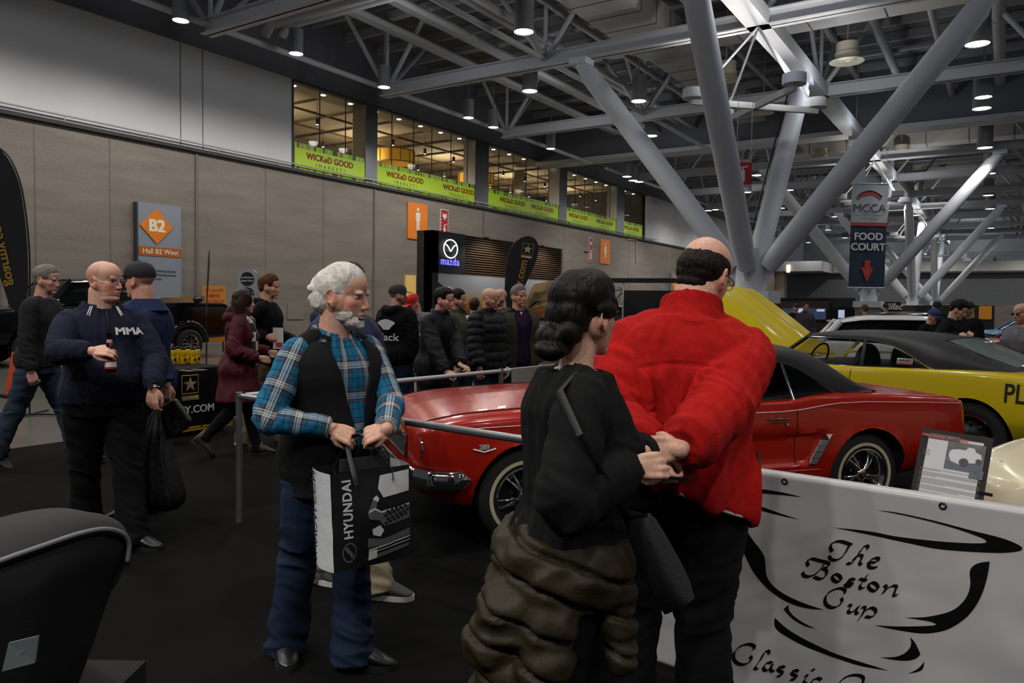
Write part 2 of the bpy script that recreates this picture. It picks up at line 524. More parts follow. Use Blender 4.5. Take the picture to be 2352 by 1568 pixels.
# ducts
def duct(name, lo, hi, axis, step, label):
    t = wthing(name, label, 'duct', ((lo[0] + hi[0]) / 2, (lo[1] + hi[1]) / 2, lo[2]))
    mb = MB().box(lo, hi).mat(1); a = lo[axis] + step
    while a < hi[axis]:
        l = [c - .012 for c in lo]; h = [c + .012 for c in hi]; l[axis] = a - .018; h[axis] = a + .018
        mb.box(l, h); a += step
    mb.obj('sleeve', [M_DUCT, M_DUCTB], t, 0)
    return t
duct('air_duct', (-12.0, -6, 11.0), (-10.1, 27.5, 11.9), 1, 1.25, 'big square white air duct over the middle of the hall, running with the wall')
duct('air_duct', (-11.6, 27.6, 10.85), (-10.3, 38.5, 11.6), 1, 1.25, 'narrower white air duct continuing beyond the big square one')
duct('air_duct', (-10.0, 25.3, 10.62), (3.4, 26.2, 11.2), 0, 2.2, 'white branch duct across the ceiling carrying round diffusers')
duct('air_duct', (3.6, 2, 10.4), (5.2, 36, 11.2), 1, 1.25, 'white air duct above the right-hand pipe column arm')
duct('air_duct', (-12, 47, 10.7), (3, 48.2, 11.5), 0, 2.0, 'white branch duct beyond the dark bulkhead')
duct('air_duct', (3.6, 43, 10.4), (5.2, 80, 11.2), 1, 1.6, 'long white duct beyond the dark bulkhead')
dl = ['cream drum diffuser under the branch duct, beside the leaning pipe', 'cream drum diffuser at the end of the branch duct', 'cream drum diffuser far under the bulkhead side of the duct']
def diffuser(p, lab, s=1.0, grp='cream drum air diffusers'):
    o = thing('air_diffuser', lab, 'air vent', p, 0, grp)
    MB().lathe([(.36 * s, .62 * s), (.36 * s, .30 * s), (.40 * s, .28 * s), (.40 * s, .22 * s), (.36 * s, .2 * s), (.38 * s, .1 * s), (.56 * s, .0), (.50 * s, .0), (.30 * s, .12 * s)], 24).obj('drum', M_CREAM, o, 50)
    MB().lathe([(.30 * s, .10 * s), (.26 * s, .03 * s), (.12 * s, .02 * s), (.1 * s, .1 * s)], 20).obj('core', M_CREAM, o, 50)
    MB().cyl((0, 0, .6 * s), (0, 0, 13.02 - p.z), .02, n=6).obj('hanger', M_CREAM, o)
    return o
diffuser(on_z(1667, 183, 10.0), dl[0]); diffuser(on_z(1945, 142, 10.0), dl[1]); diffuser(on_z(1753, 260, 10.0), dl[2], .8)
for i, (px, py) in enumerate(((1883, 367), (2108, 405), (1945, 415), (2070, 360))):
    diffuser(on_z(px, py, 10.0), ['cream drum diffuser beyond the bulkhead, behind the long leaning pipe', 'cream drum diffuser beyond the bulkhead, right of the banner', 'cream drum diffuser just left of the banner top', 'cream drum diffuser above the banner'][i], 1)

# service pipes running with the wall
PX = [(-18.9, 11.4, .15), (-18.1, 11.1, .11), (-17.2, 11.5, .17), (-16.3, 11.1, .12), (-15.2, 11.6, .17), (-14.3, 11.2, .13), (-13.0, 11.5, .12), (-9.2, 11.6, .1), (-4.2, 11.5, .16), (-2.4, 11.3, .12), (-.6, 11.6, .2), (6.0, 11.6, .2), (7.1, 11.2, .14)]
for i, (x, z, r_) in enumerate(PX):
    mb = MB().tube([(x, -6, z), (x, 39.5, z)], r_, 12)
    for y in range(-4, 39, 5): mb.lathe([(r_ * 1.12, -.06), (r_ * 1.12, .06)], 12, Matrix.Translation((x, y, z)) @ Matrix.Rotation(R(90), 4, 'X'))
    tag(mb.obj('service_pipe', M_PIPE), 'pale service pipe under the roof, %s of the row counted from the left wall' % ORD[i], 'pipe', 'service pipes under the roof')
# paired pipes across the bay, with red tags
for i, (y, z) in enumerate(((16.6, 10.55), (17.3, 10.75))):
    t = wthing('sprinkler_main', ('lower', 'upper')[i] + ' of the two pipes crossing above the wall lamps, red band on it', 'pipe', (-12, y, z))
    MB().tube([(-20.6, y, z - .3), (-20.3, y, z), (2.6, y, z)], .16, 14).obj('pipe_run', M_PIPE, t)
    MB().cyl((-13.6 + i * .3, y, z), (-12.9 + i * .3, y, z), .167, n=14).obj('red_band', mat('red_band', '#7a1c20', .6), t)
mb = MB()
for y in (10, 25.2, 33.8): mb.tube([(-19.5, y, 11.9), (8, y, 11.9)], .09, 8)
struct('trim_8', mb, M_STEELD)

# ------------------------------------------------------------------ lamps
LAMP_POS = []
def lamp(p, label, s=1.0, grp='grey cylinder downlights', power=None, detail=True, tilt=None, size=120):
    if p.y > 102: return
    o = thing('downlight', label, 'ceiling light', p, 0, grp)
    n = 20 if detail else 12
    MB().lathe([(.27 * s, .04 * s), (.29 * s, .0), (.295 * s, .02 * s), (.285 * s, .06 * s), (.285 * s, .98 * s), (.2 * s, 1.0 * s)], n).obj('can', M_CAN, o, 40)
    MB().lathe([(.265 * s, .02 * s), (.12 * s, .015 * s)], n).obj('lens', M_LENS, o, 60)
    MB().cyl((0, 0, 1.0 * s), (0, 0, 13.02 - p.z), .018, n=6).obj('stem', M_CAN, o)
    if power is None: power = LAMP_W
    if power:
        d = bpy.data.lights.new('downlight_beam', 'SPOT'); d.energy = power; d.spot_size = R(size); d.spot_blend = .55; d.shadow_soft_size = .22
        d.color = (1, .955, .90)
        l = bpy.data.objects.new('downlight_beam', d); COL.objects.link(l); l.parent = o; l.location = (0, 0, -.02)
    LAMP_POS.append(p)
    return o
ZLAMP = 9.45
for i, (px, py) in enumerate(((415, 48), (680, 124), (882, 201), (1076, 271), (1133, 293), (1265, 342))):
    p = on_z(px, py, ZLAMP)
    lamp(p, 'downlight, %s from the camera end of the row along the left wall' % ORD[i], .78, 'downlights along the left wall', LAMP_W * 1.1, size=168)
for i, (px, py) in enumerate(((1203, 74), (1467, 233))):
    lamp(on_z(px, py, ZLAMP), ('large grey downlight at the top of the hall beside the square duct', 'large grey downlight between the duct and the leaning pipe arms')[i])
for i, (px, py) in enumerate(((2245, 102), (2255, 250), (2262, 340), (2272, 399), (2270, 449), (2274, 480), (2276, 524))):
    lamp(on_z(px, py, ZLAMP), 'downlight, %s going away in the row above the right side' % ORD[i], 1.15, 'downlights above the right side', LAMP_W if i < 5 else 0, detail=i < 4)
for i, (px, py) in enumerate(((1738, 403), (1813, 437), (1918, 498), (1952, 521), (1440, 406), (1468, 418), (1584, 461), (1627, 484), (1990, 545), (2052, 578))):
    lamp(on_z(px, py, ZLAMP), ('downlight just right of the hanging fire extinguisher sign', 'downlight between the two leaning pipes, beyond the extinguisher sign', 'distant downlight left of the banner, upper', 'distant downlight left of the banner, lower',
        'distant downlight under the bulkhead, left of a pair', 'distant downlight under the bulkhead, right of a pair', 'distant downlight left of the column arm, upper', 'distant downlight left of the column arm, lower', 'distant downlight low behind the banner', 'distant downlight low right of the banner')[i],
        1, 'distant downlights beyond the bulkhead', LAMP_W * 1.6 if i in (0, 1, 4, 6) else 0, detail=i < 2)
# rest of the hall's downlights; those behind the camera added to brighten the foreground
for x, y in ((-19.8, 44), (-19.8, 52), (-19.8, 60), (-19.8, 68), (-19.8, 77), (-19.8, 86), (-19.8, 94), (-19.8, 9), (-19.8, 5), (-19.8, 1), (-19.8, -3), (-13, 3), (-7, 1.5), (-1.5, 4.5), (7, 3), (11, 8), (-9, 9), (-3, 12), (7, 15), (11, 20), (-14, 10), (-15, 24), (18, 14), (-14, 33), (-1, 33), (-8, -4.5), (-2.5, -4.5), (3, -4.5), (8.5, -2), (-5, -5.5), (.5, -5.5)):
    lamp(Vector((x, y, ZLAMP)), 'downlight hanging above the hall outside the picture', 1, 'downlights overhead outside the picture', LAMP_W * (1.7 if y < -1.9 and x > -19 else 1), detail=False, size=168 if x < -19 else 125)
# uplights on the column tree heads
def spot(loc, target, e, ang, col=(1, .95, .88), rad=.1, name='uplight_beam'):
    d = bpy.data.lights.new(name, 'SPOT'); d.energy = e; d.spot_size = R(ang); d.spot_blend = .6; d.shadow_soft_size = rad; d.color = col
    l = bpy.data.objects.new(name, d); COL.objects.link(l); l.location = loc
    l.rotation_euler = (Vector(target) - Vector(loc)).to_track_quat('-Z', 'Y').to_euler()
    return l
for i in range(5):
    for j in range(6):
        lamp(Vector((-15 + 8.5 * i, 52 + 9.3 * j, ZLAMP)), 'small lit cylinder downlight far off beyond the dark bulkhead', 1, 'far downlights beyond the bulkhead', LAMP_W * 1.3, detail=False, size=150)
for x in (-15.5, -5, 6, 17):  # added fill lights without fixtures, lifting the ceiling and column arms
    for y in (-1, 8, 18, 27, 35, 50, 64, 78, 92):
        d = bpy.data.lights.new('ceiling_fill', 'POINT'); d.energy = 85; d.shadow_soft_size = .5; d.color = (.93, .96, 1)
        l = bpy.data.objects.new('ceiling_fill', d); COL.objects.link(l); l.location = (x, y, 9.0)
for x in (-16, -4, 8, 20):  # fixtureless fill added so the far gallery does not go black
    d = bpy.data.lights.new('gallery_fill', 'POINT'); d.energy = 500; d.shadow_soft_size = .4; l = bpy.data.objects.new('gallery_fill', d); COL.objects.link(l); l.location = (x, YB + 4.5, 10.5)
for y, e in ((21.9, 330), (44.3, 330), (66.7, 330)):
    spot((-6.15 + 1.35, y - 1.35, 7.75), (-6.15, y, 9.7), e, 155)
    spot((-6.15 - 1.35, y + 1.35, 7.75), (-6.15, y + .4, 9.7), e, 155)
# ================================================================== PEOPLE LIBRARY
V3 = Vector
def lerp(a, b, t): return a + (b - a) * t
def sstep(a, b, x):
    t = np.clip((x - a) / (b - a), 0, 1); return t * t * (3 - 2 * t)
def gauss(P, c, s):
    d = (P - np.array(c)) / np.array(s); return np.exp(-.5 * (d * d).sum(1))

def remesh(mb, voxel, smooth=3, fac=.5):
    "one continuous surface round everything collected in mb"
    o = mb.obj('tmp', mat('tmp'), smooth=0)
    md = o.modifiers.new('r', 'REMESH'); md.mode = 'VOXEL'; md.voxel_size = voxel; md.adaptivity = 0
    if smooth:
        sm = o.modifiers.new('s', 'SMOOTH'); sm.iterations = smooth; sm.factor = fac
    bake(o)
    me = o.data
    bpy.data.objects.remove(o)
    return me
def coords(me):
    a = np.empty(len(me.vertices) * 3, np.float32); me.vertices.foreach_get('co', a); return a.reshape(-1, 3)
def normals(me):
    a = np.empty(len(me.vertices) * 3, np.float32); me.vertex_normals.foreach_get('vector', a); return a.reshape(-1, 3)
def setco(me, P): me.vertices.foreach_set('co', np.ascontiguousarray(P, np.float32).ravel()); me.update()
def vnoise(P, sc=(1, 1, 1), off=0):
    Q = P * np.array(sc)
    n = mnoise.noise
    return np.array([n((q[0] + off, q[1] + off * .7, q[2] + off * 1.3)) for q in Q.tolist()], np.float32)
def col_attr(me, name, C):
    a = me.color_attributes.new(name, 'FLOAT_COLOR', 'POINT')
    a.data.foreach_set('color', np.ascontiguousarray(np.c_[C, np.ones(len(C))], np.float32).ravel())

def m_skin():
    m = mat('skin', (.5, .3, .2), .5, spec=.4)
    t = NT(m)
    a = t.new('ShaderNodeVertexColor'); a.layer_name = 'tone'
    tc = t.new('ShaderNodeTexCoord'); n = t.new('ShaderNodeTexNoise', i_Scale=90, i_Detail=3); t.link(tc.outputs['Object'], n.inputs['Vector'])
    r = t.new('ShaderNodeMapRange', i_From_Min=.3, i_From_Max=.7, i_To_Min=.86, i_To_Max=1.1); t.link(n.outputs[0], r.inputs[0])
    mx = t.new('ShaderNodeVectorMath'); mx.operation = 'SCALE'; t.link(a.outputs[0], mx.inputs[0]); t.link(r.outputs[0], mx.inputs['Scale'])
    t.link(mx.outputs[0], t.b.inputs['Base Color'])
    bp = t.new('ShaderNodeBump', i_Strength=.25, i_Distance=.002); t.link(n.outputs[0], bp.inputs['Height']); t.link(bp.outputs[0], t.b.inputs['Normal'])
    t.b.inputs['Subsurface Weight'].default_value = .12; t.b.inputs['Subsurface Radius'].default_value = (1, .35, .2); t.b.inputs['Subsurface Scale'].default_value = .008
    return m
M_SKIN = m_skin()
def m_eye(iris='#4a3a2a'):
    nm = 'eye_' + iris[1:]
    if nm in MATS: return MATS[nm]
    m = mat(nm, '#8d857d', .2)
    t = NT(m); tc = t.new('ShaderNodeTexCoord'); sx = t.new('ShaderNodeSeparateXYZ'); t.link(tc.outputs['Object'], sx.inputs[0])
    i1 = t.math('GREATER_THAN', sx.outputs[0], .0112); i2 = t.math('GREATER_THAN', sx.outputs[0], .0122)
    c = t.mix(i1, srgb('#958c84'), srgb(iris)); c = t.mix(i2, c, (.005, .005, .005))
    t.link(c, t.b.inputs['Base Color']); return m
def hair_mat(name, col, var=.35, sc=(140, 140, 26), rough=.5):
    return mat(name, col, rough, var=var, vscale=1, stretch=sc, bump=.9, bscale=1, spec=.18)
def cloth(name, col, rough=.9, var=.12, bump=.3, bscale=450, sheen=0.0, vscale=9, stretch=None):
    return mat(name, col, rough, var=var, vscale=vscale, bump=bump, bscale=bscale, sheen=sheen, spec=.2, stretch=stretch)

TORSO = [(.84, .150, .098, .000), (.90, .170, .112, -.008), (.96, .174, .118, -.012), (1.02, .168, .112, -.006), (1.10, .154, .102, .000), (1.20, .163, .108, .002),
         (1.30, .178, .118, .000), (1.37, .182, .112, -.008), (1.42, .160, .092, -.014), (1.455, .110, .075, -.018), (1.485, .075, .066, -.018)]
def prof(z):
    Z = [t[0] for t in TORSO]
    return [float(np.interp(z, Z, [t[i] for t in TORSO])) for i in (1, 2, 3)]

class Person:
    def __init__(p, label, at_=None, loc=None, face=0, H=1.75, lean=0, side=0, twist=0, belly=0, girth=1, shw=1, head=(0, 0, 0), skin='#c08a6a', hairc='#3a2a20',
                 vox=.007, shz=0, L=None, Rr=None, fl=None, fr=None, group=None, female=False, fat=0, brow=True, eye='#4a3a2a', stubble=0, scalp=0, nofeet=False, jaw=1, hs=1, red=.5):
        p.k = H / 1.75; p.H = H; k = p.k
        p.fz = R(face) + YAW
        if loc is None: loc = floor_at(*at_)
        p.root = Matrix.Translation(loc) @ Matrix.Rotation(p.fz, 4, 'Z')
        p.lean, p.side, p.twist = R(lean), R(side), R(twist)
        p.belly, p.girth, p.shw = belly, girth, shw
        p.skin = np.array(srgb(skin)) * .45 + np.array(srgb('#dcae9a')) * .60; p.hairc = np.array(srgb(hairc)); p.vox = vox; p.fem = female; p.fat = fat
        p.hr = [R(a) for a in head]; p.stub = stubble; p.scalp = scalp; p.brow = brow; p.eyec = eye; p.jaw = jaw; p.hs = hs; p.redness = red
        p.P = V3((0, 0, .94 * k))
        p.TB = Matrix.Translation(p.P) @ Matrix.Rotation(p.twist, 4, 'Z') @ Matrix.Rotation(p.lean, 4, 'Y') @ Matrix.Rotation(p.side, 4, 'X') @ Matrix.Translation(-p.P)
        sy = .178 * shw * (.9 if female else 1)
        p.sh = {s: p.TB @ V3((-.012, s * sy, 1.415)) .xyz if False else p.TB @ (V3((-.012, s * sy, 1.415 - shz)) * k) for s in (1, -1)}
        p.neck = p.TB @ (V3((-.02, 0, 1.47)) * k)
        p.HM = Matrix.Translation(p.TB @ (V3((-.012, 0, 1.535)) * k)) @ Matrix.Rotation(p.twist, 4, 'Z') @ Matrix.Rotation(p.hr[0], 4, 'Z') @ Matrix.Rotation(p.hr[1] + p.lean * .3, 4, 'Y') @ Matrix.Rotation(p.hr[2], 4, 'X') @ Matrix.Scale(k * hs, 4) @ Matrix.Translation((.022, 0, .108))
        # legs
        p.hip = {s: V3((-.01, s * .088 * girth ** .5, .90)) * k for s in (1, -1)}
        p.foot = {}
        for s, f in ((1, fl), (-1, fr)):
            f = f or {}
            a = V3(f.get('at', (0.0, s * .11, 0))); p.foot[s] = dict(ank=V3((a.x, a.y, a.z + .085 * k)), yaw=R(f.get('yaw', s * 8)), pitch=R(f.get('pitch', 0)))
            p.foot[s]['knee'] = p.ik(p.hip[s], p.foot[s]['ank'], .412 * k, .408 * k, V3(f.get('hint', (1, s * .1, 0))))
        # arms
        p.arm = {}
        for s, a in ((1, L), (-1, Rr)):
            a = a or {}
            if 'px' in a: w = p.root.inverted() @ at(*a['px'])
            else: w = V3(a.get('wrist', (.04, s * (.25 * girth ** .5 + .01), .80))) * (k if 'wrist' not in a else 1)
            sh = p.sh[s]
            L1, L2 = .30 * k, .26 * k
            d = w - sh
            if d.length > (L1 + L2) * .995: w = sh + d.normalized() * (L1 + L2) * .995
            e = p.ik(sh, w, L1, L2, V3(a.get('hint', (-1, s * .5, -.2))))
            fd = V3(a.get('fdir', tuple((w - e).normalized()))).normalized(); bk = V3(a.get('back', (.2, s, 0)))
            bk = (bk - fd * bk.dot(fd)).normalized()
            p.arm[s] = dict(el=e, wr=w, fd=fd, bk=bk, curl=a.get('curl', .55), thumb=a.get('thumb', .35), spread=a.get('spread', 1))
        p.o = None; p.label = label; p.group = group
    @staticmethod
    def ik(a, b, l1, l2, hint):
        d = b - a; L = max(1e-4, min(d.length, (l1 + l2) * .9995)); dn = d.normalized()
        x = (l1 * l1 - l2 * l2 + L * L) / (2 * L); h = math.sqrt(max(0, l1 * l1 - x * x))
        q = hint - dn * hint.dot(dn)
        if q.length < 1e-5: q = V3((1, 0, 0))
        return a + dn * x + q.normalized() * h
    def bend(p, q):
        "upper-body transform, easing in above the pelvis"
        w = float(sstep(.86 * p.k, 1.12 * p.k, q.z))
        return q.lerp(p.TB @ q, w)
    def ring(p, z, inf=0, flare=0, n=28, chest=0):
        w, d, cx = prof(z); g = p.girth
        w = w * (g if z < 1.33 else g ** .5) * (1 if z < 1.25 else lerp(1, p.shw, min(1, (z - 1.25) / .1))); d *= g
        if p.fem:
            w *= float(np.interp(z, [.84, .94, 1.1, 1.2, 1.45], [1.0, 1.04, .88, .88, .9])); 
        bl = p.belly * math.exp(-((z - 1.07) / .13) ** 2) if p.belly else 0
        bst = (.045 * math.exp(-((z - 1.27) / .055) ** 2)) if p.fem else 0
        out = []
        for i in range(n):
            t = 2 * math.pi * i / n; c, s = math.cos(t), math.sin(t)
            e = 2.5; rr = (abs(c) ** e + abs(s) ** e) ** (-1 / e)
            x = (d + inf + flare) * c * rr; y = (w + inf + flare) * s * rr
            if c > 0: x += (bl + bst) * c
            if bl: y *= 1 + .5 * bl * (1)
            out.append(p.bend(V3(((x + cx), y, z)) * p.k))
        return out
    def stack(p, mb, zs, inf=0, flare=None, n=28):
        rows = [p.ring(z, inf(z) if callable(inf) else inf, flare(z) if flare else 0, n) for z in zs]
        c0 = sum(rows[0], V3()) / n; c1 = sum(rows[-1], V3()) / n
        mb.grid(rows, closed_v=True)
        k = len(mb.v); N = len(rows)
        base = k - N * n
        mb.v += [tuple(c0), tuple(c1)]
        for i in range(n):
            j = (i + 1) % n
            mb.f += [(k, base + i, base + j), (k + 1, base + (N - 1) * n + j, base + (N - 1) * n + i)]; mb.m += [0, 0]
    @staticmethod
    def limb(mb, pts, rs, n=16, sub=5):
        "smooth chain of points with radii (Catmull-Rom)"
        P = [V3(q) for q in pts]; out = []; ro = []
        for i in range(len(P) - 1):
            a = P[max(0, i - 1)]; b = P[i]; c = P[i + 1]; d = P[min(len(P) - 1, i + 2)]
            for j in range(sub):
                t = j / sub
                out.append(((b * 2) + (c - a) * t + (a * 2 - b * 5 + c * 4 - d) * t * t + (b * 3 - a - c * 3 + d) * t ** 3) * .5)
                ro.append(lerp(rs[i], rs[i + 1], t * t * (3 - 2 * t)))
        out.append(P[-1]); ro.append(rs[-1])
        mb.tube(out, ro, n)
    def handgeo(p, mb, s):
        a = p.arm[s]; k = p.k * (.92 if p.fem else 1.0); fd, bk = a['fd'], a['bk']
        lat = bk.cross(fd) * (1 if s > 0 else -1)      # thumb side
        lat = -lat if False else lat
        o = a['wr']
        def Q(x, y, z): return o + (fd * x + lat * y + bk * z) * k
        cu = a['curl']; cu = cu if isinstance(cu, (list, tuple)) else [cu * .9, cu, cu * 1.05, cu * 1.1]
        kn = [(.090, .033), (.094, .011), (.089, -.011), (.080, -.031)]; ln = [.074, .082, .076, .060]
        for (x, y), l_, c in zip(kn, ln, cu):
            mb.tube([Q(0, y * .45, 0), Q(x * .5, y * .85, .002), Q(x, y, .002)], [.0125 * k, .0125 * k, .0105 * k], 10)
            ang = -.05; q = [(x, y, .001)]; yy = y
            for f, b in ((.46, .75), (.30, 1.0), (.24, .7)):
                ang += c * b * 1.25
                px_, py_, pz_ = q[-1]
                q.append((px_ + math.cos(ang) * l_ * f, py_ + y * .10 * a['spread'] * f * math.cos(ang), pz_ - math.sin(ang) * l_ * f))
            mb.tube([Q(*v) for v in q], [.0100 * k, .0090 * k, .0082 * k, .0062 * k], 10)
            mb.ell(Q(*q[-1]), (.0064 * k,) * 3, nu=8, nv=6)
        mb.tube([Q(-.02, 0, 0), Q(.01, 0, -.002), Q(.05, 0, -.006), Q(.082, 0, -.004)], [.024 * k, .027 * k, .031 * k, .027 * k], 14, ell=.62) if False else None
        rows = []
        for x, hw, th in ((-.015, .027, .021), (.012, .031, .021), (.045, .040, .020), (.078, .042, .0155), (.092, .036, .011)):
            rows.append([Q(x, hw * math.cos(t), -.004 + th * math.sin(t)) for t in [2 * math.pi * i / 14 for i in range(14)]])
        kk = len(mb.v); mb.grid(rows, closed_v=True); mb.f += [tuple(kk + i for i in reversed(range(14))), tuple(kk + 56 + i for i in range(14))]; mb.m += [0, 0]
        th = a['thumb']
        t0 = (.018, .026, -.008); t1 = (.048, .050 - .012 * th, -.016 - .018 * th); t2 = (.080, .055 - .03 * th, -.024 - .030 * th); t3 = (.104, .050 - .045 * th, -.030 - .036 * th)
        mb.tube([Q(*t0), Q(*t1), Q(*t2), Q(*t3)], [.0165 * k, .0125 * k, .0105 * k, .0075 * k], 10); mb.ell(Q(*t3), (.0078 * k,) * 3, nu=8, nv=6)
    # ---------------------------------------------------------------- body
    def body(p):
        k = p.k; g = p.girth; mb = MB(); fm = .88 if p.fem else 1
        p.stack(mb, [.82] + [t[0] for t in TORSO], -.012)
        HM = p.HM; hk = k * p.hs
        nb = p.TB @ (V3((-.022, 0, 1.43)) * k)
        nf = (.050 if p.fem else .062) * (1 + .25 * p.fat)
        p.limb(mb, [nb, nb.lerp(HM @ V3((-.020, 0, -.075)), .55), HM @ V3((-.022, 0, -.06)), HM @ V3((-.02, 0, -.02))], [nf * 1.2 * k, nf * k, nf * .98 * k, .055 * k])
        # head
        E = lambda c, r_, rot=None: mb.ell((0, 0, 0), r_, HM @ Matrix.Translation(c) @ (rot or Matrix()), 20, 14)
        f = p.fat; j = p.jaw
        E((-.014, 0, .036), (.099, .077, .084)); E((.012, 0, .045), (.080, .068, .070))
        E((.020, 0, -.030), (.070, .063 + .006 * f, .085))
        E((.030, 0, -.074), (.048, (.050 + .012 * f) * j, .040)); E((.069, 0, -.098), (.022, .024 * j, .018))
        if f: E((.03, 0, -.098), (.05, .05 * f + .01, .03 * f + .006))
        for s in (1, -1):
            E((.040, s * .036, -.022), (.036, .027, .034)); E((-.004, s * .050, -.02), (.045, .028, .05))
            E((.074, s * .026, .018), (.018, .026, .011), Matrix.Rotation(s * -.28, 4, 'Z'))
            E((.040, s * .026, -.064), (.034, .024 + .006 * f, .034))
            er = Matrix.Rotation(s * .38, 4, 'Z') @ Matrix.Rotation(-.2, 4, 'Y')
            E((-.016, s * .081, -.010), (.019, .0065, .033), er)
            E((.000, s * .074, -.012), (.012, .008, .024), er)
            ec = V3((-.014, s * .0855, -.010)); rim = []
            for i in range(13):
                t = R(-60 + 25 * i) ; rim.append(HM @ (ec + V3((.0175 * math.cos(t) - .10 * .03 * math.sin(t), s * .006 * (-math.cos(t)), .031 * math.sin(t) * (1 if math.sin(t) > 0 else .85)))))
            mb.tube(rim, .0046 * k * p.hs, 8)
            E((-.004, s * .080, -.038), (.009, .0055, .011))
        Tn = lambda pts, rs: mb.tube([HM @ V3(q) for q in pts], [r_ * hk for r_ in rs], 10)
        nl = .86 if p.fem else 1
        Tn([(.076, 0, .016), (.086, 0, .0), (.097, 0, -.020), (.1025 * (1 if nl == 1 else .98), 0, -.033)], [.0105, .0085 * nl, .0100 * nl, .0108 * nl])
        E((.1005 * (1 if nl == 1 else .985), 0, -.035), (.0125, .0115 * nl, .0098)); 
        for s in (1, -1): E((.090, s * .0120 * nl, -.039), (.012, .0078, .0078))
        Tn([(.074, .024, -.067), (.088, .012, -.0635), (.0915, 0, -.0635), (.088, -.012, -.0635), (.074, -.024, -.067)], [.0045, .0075, .0075, .0075, .0045])
        Tn([(.074, .022, -.069), (.086, .011, -.076), (.0895, 0, -.077), (.086, -.011, -.076), (.074, -.022, -.069)], [.004, .0075, .0085, .0075, .004])
        for s in (1, -1):
            sh = p.sh[s]; a = p.arm[s]; e, w = a['el'], a['wr']
            p.limb(mb, [p.TB @ (V3((-.02, s * .04, 1.44)) * k), p.TB @ (V3((-.018, s * .11, 1.43)) * k), sh], [.042 * k, .042 * k, .044 * k])
            p.limb(mb, [sh.lerp(p.neck, .15), sh.lerp(e, .05), sh.lerp(e, .45), e, e.lerp(w, .3), e.lerp(w, .75), w, w + a['fd'] * .012 * k],
                   [q * k * fm for q in (.034, .046, .048 * g ** .5, .040, .042, .033, .0265, .026)])
            p.handgeo(mb, s)
            h = p.hip[s]; q = p.foot[s]; kn, an = q['knee'], q['ank']
            p.limb(mb, [h + V3((0, -s * .02, .03)) * k, h.lerp(kn, .25), h.lerp(kn, .6), kn, kn.lerp(an, .3), kn.lerp(an, .75), an],
                   [r_ * k for r_ in (.085 * g ** .5, .088 * g ** .5, .070 * g ** .5, .053, .055, .040, .036)])
            fd = V3((math.cos(q['yaw']) * math.cos(q['pitch']), math.sin(q['yaw']), -math.sin(q['pitch'])))
            up = V3((math.sin(q['pitch']) * math.cos(q['yaw']), math.sin(q['pitch']) * math.sin(q['yaw']), math.cos(q['pitch'])))
            p.limb(mb, [an, an + fd * .03 * k - up * .030 * k, an + fd * .11 * k - up * .052 * k], [.033 * k, .027 * k, .016 * k])
        me = remesh(mb, p.vox * k, 6 if p.vox < .005 else 1, .5)
        P = coords(me); N = normals(me)
        Hn = np.array(HM.inverted()); Q = P @ Hn[:3, :3].T + Hn[:3, 3]
        fr = Q[:, 0] > .0
        disp = np.zeros(len(P))
        for s in (1, -1):
            disp -= .0085 * gauss(Q, (.080, s * .032, .0005), (.016, .0120, .0050))
            disp -= .0035 * gauss(Q, (.076, s * .030, -.045), (.02, .010, .012))           # beside the nose
            disp -= .006 * gauss(Q, (-.012, s * .092, -.006), (.010, .012, .014))           # ear bowl
            disp -= .003 * gauss(Q, (.010, s * .078, .028), (.03, .014, .02))               # temples
        disp -= .0045 * gauss(Q, (.092, 0, -.0695), (.02, .022, .0022))                       # mouth line
        disp -= .003 * gauss(Q, (.090, 0, -.052), (.012, .004, .006))
        disp -= .004 * gauss(Q, (.080, 0, -.0875), (.012, .02, .005))
        P = P + N * (disp * hk)[:, None]
        setco(me, P)
        # skin tone (lips, cheeks, brows, stubble)
        C = np.tile(p.skin, (len(P), 1))
        def blend(c, w): 
            nonlocal C
            w = np.clip(w, 0, 1)[:, None]; C = C * (1 - w) + np.array(c) * w
        redc = p.skin * np.array((1.12, .72, .70))
        for s in (1, -1):
            blend(redc, p.redness * gauss(Q, (.06, s * .045, -.028), (.03, .022, .022))); blend(redc, .5 * gauss(Q, (-.015, s * .085, -.01), (.03, .02, .035)))
        blend(redc, p.redness * gauss(Q, (.108, 0, -.034), (.016, .014, .014)))
        lip = p.skin * np.array((.95, .55, .55)) * .85
        blend(lip, 1.0 * gauss(Q, (.090, 0, -.070), (.012, .017, .0075)))
        if p.stub:
            w = (sstep(-.040, -.058, Q[:, 2]) * sstep(-.135, -.115, Q[:, 2]) * sstep(-.03, .01, Q[:, 0])) * (1 - gauss(Q, (.095, 0, -.071), (.012, .018, .007)))
            blend(p.hairc * .6 + p.skin * .25, p.stub * w)
        if p.scalp:
            w = sstep(.02, .0, Q[:, 0] - .02 * 0) * sstep(-.055, -.03, Q[:, 2]) * sstep(.115, .07, Q[:, 2]) * (np.abs(Q[:, 1]) < .0795) 
            w = w * (1 - gauss(Q, (.0, 0, .12), (.06, .06, .03)))
            blend(p.hairc * .5 + p.skin * .4, p.scalp * w)
        if p.brow:
            for s in (1, -1):
                arch = .021 + .004 * np.clip(1 - np.abs(np.abs(Q[:, 1]) - .034) / .02, 0, 1)
                w = np.exp(-((Q[:, 2] - arch) / .0042) ** 2) * sstep(.010, .016, Q[:, 1] * s) * sstep(.056, .046, Q[:, 1] * s) * (Q[:, 0] > .04)
                blend(p.hairc * .8, .85 * w)
        # lashes line
        for s in (1, -1):
            w = np.exp(-((Q[:, 2] - .0065) / .0022) ** 2) * np.exp(-((Q[:, 1] * s - .032) / .014) ** 2) * (Q[:, 0] > .05); blend(p.hairc * .4 + p.skin * .2, .6 * w)
        col_attr(me, 'tone', np.clip(C, 0, 1))
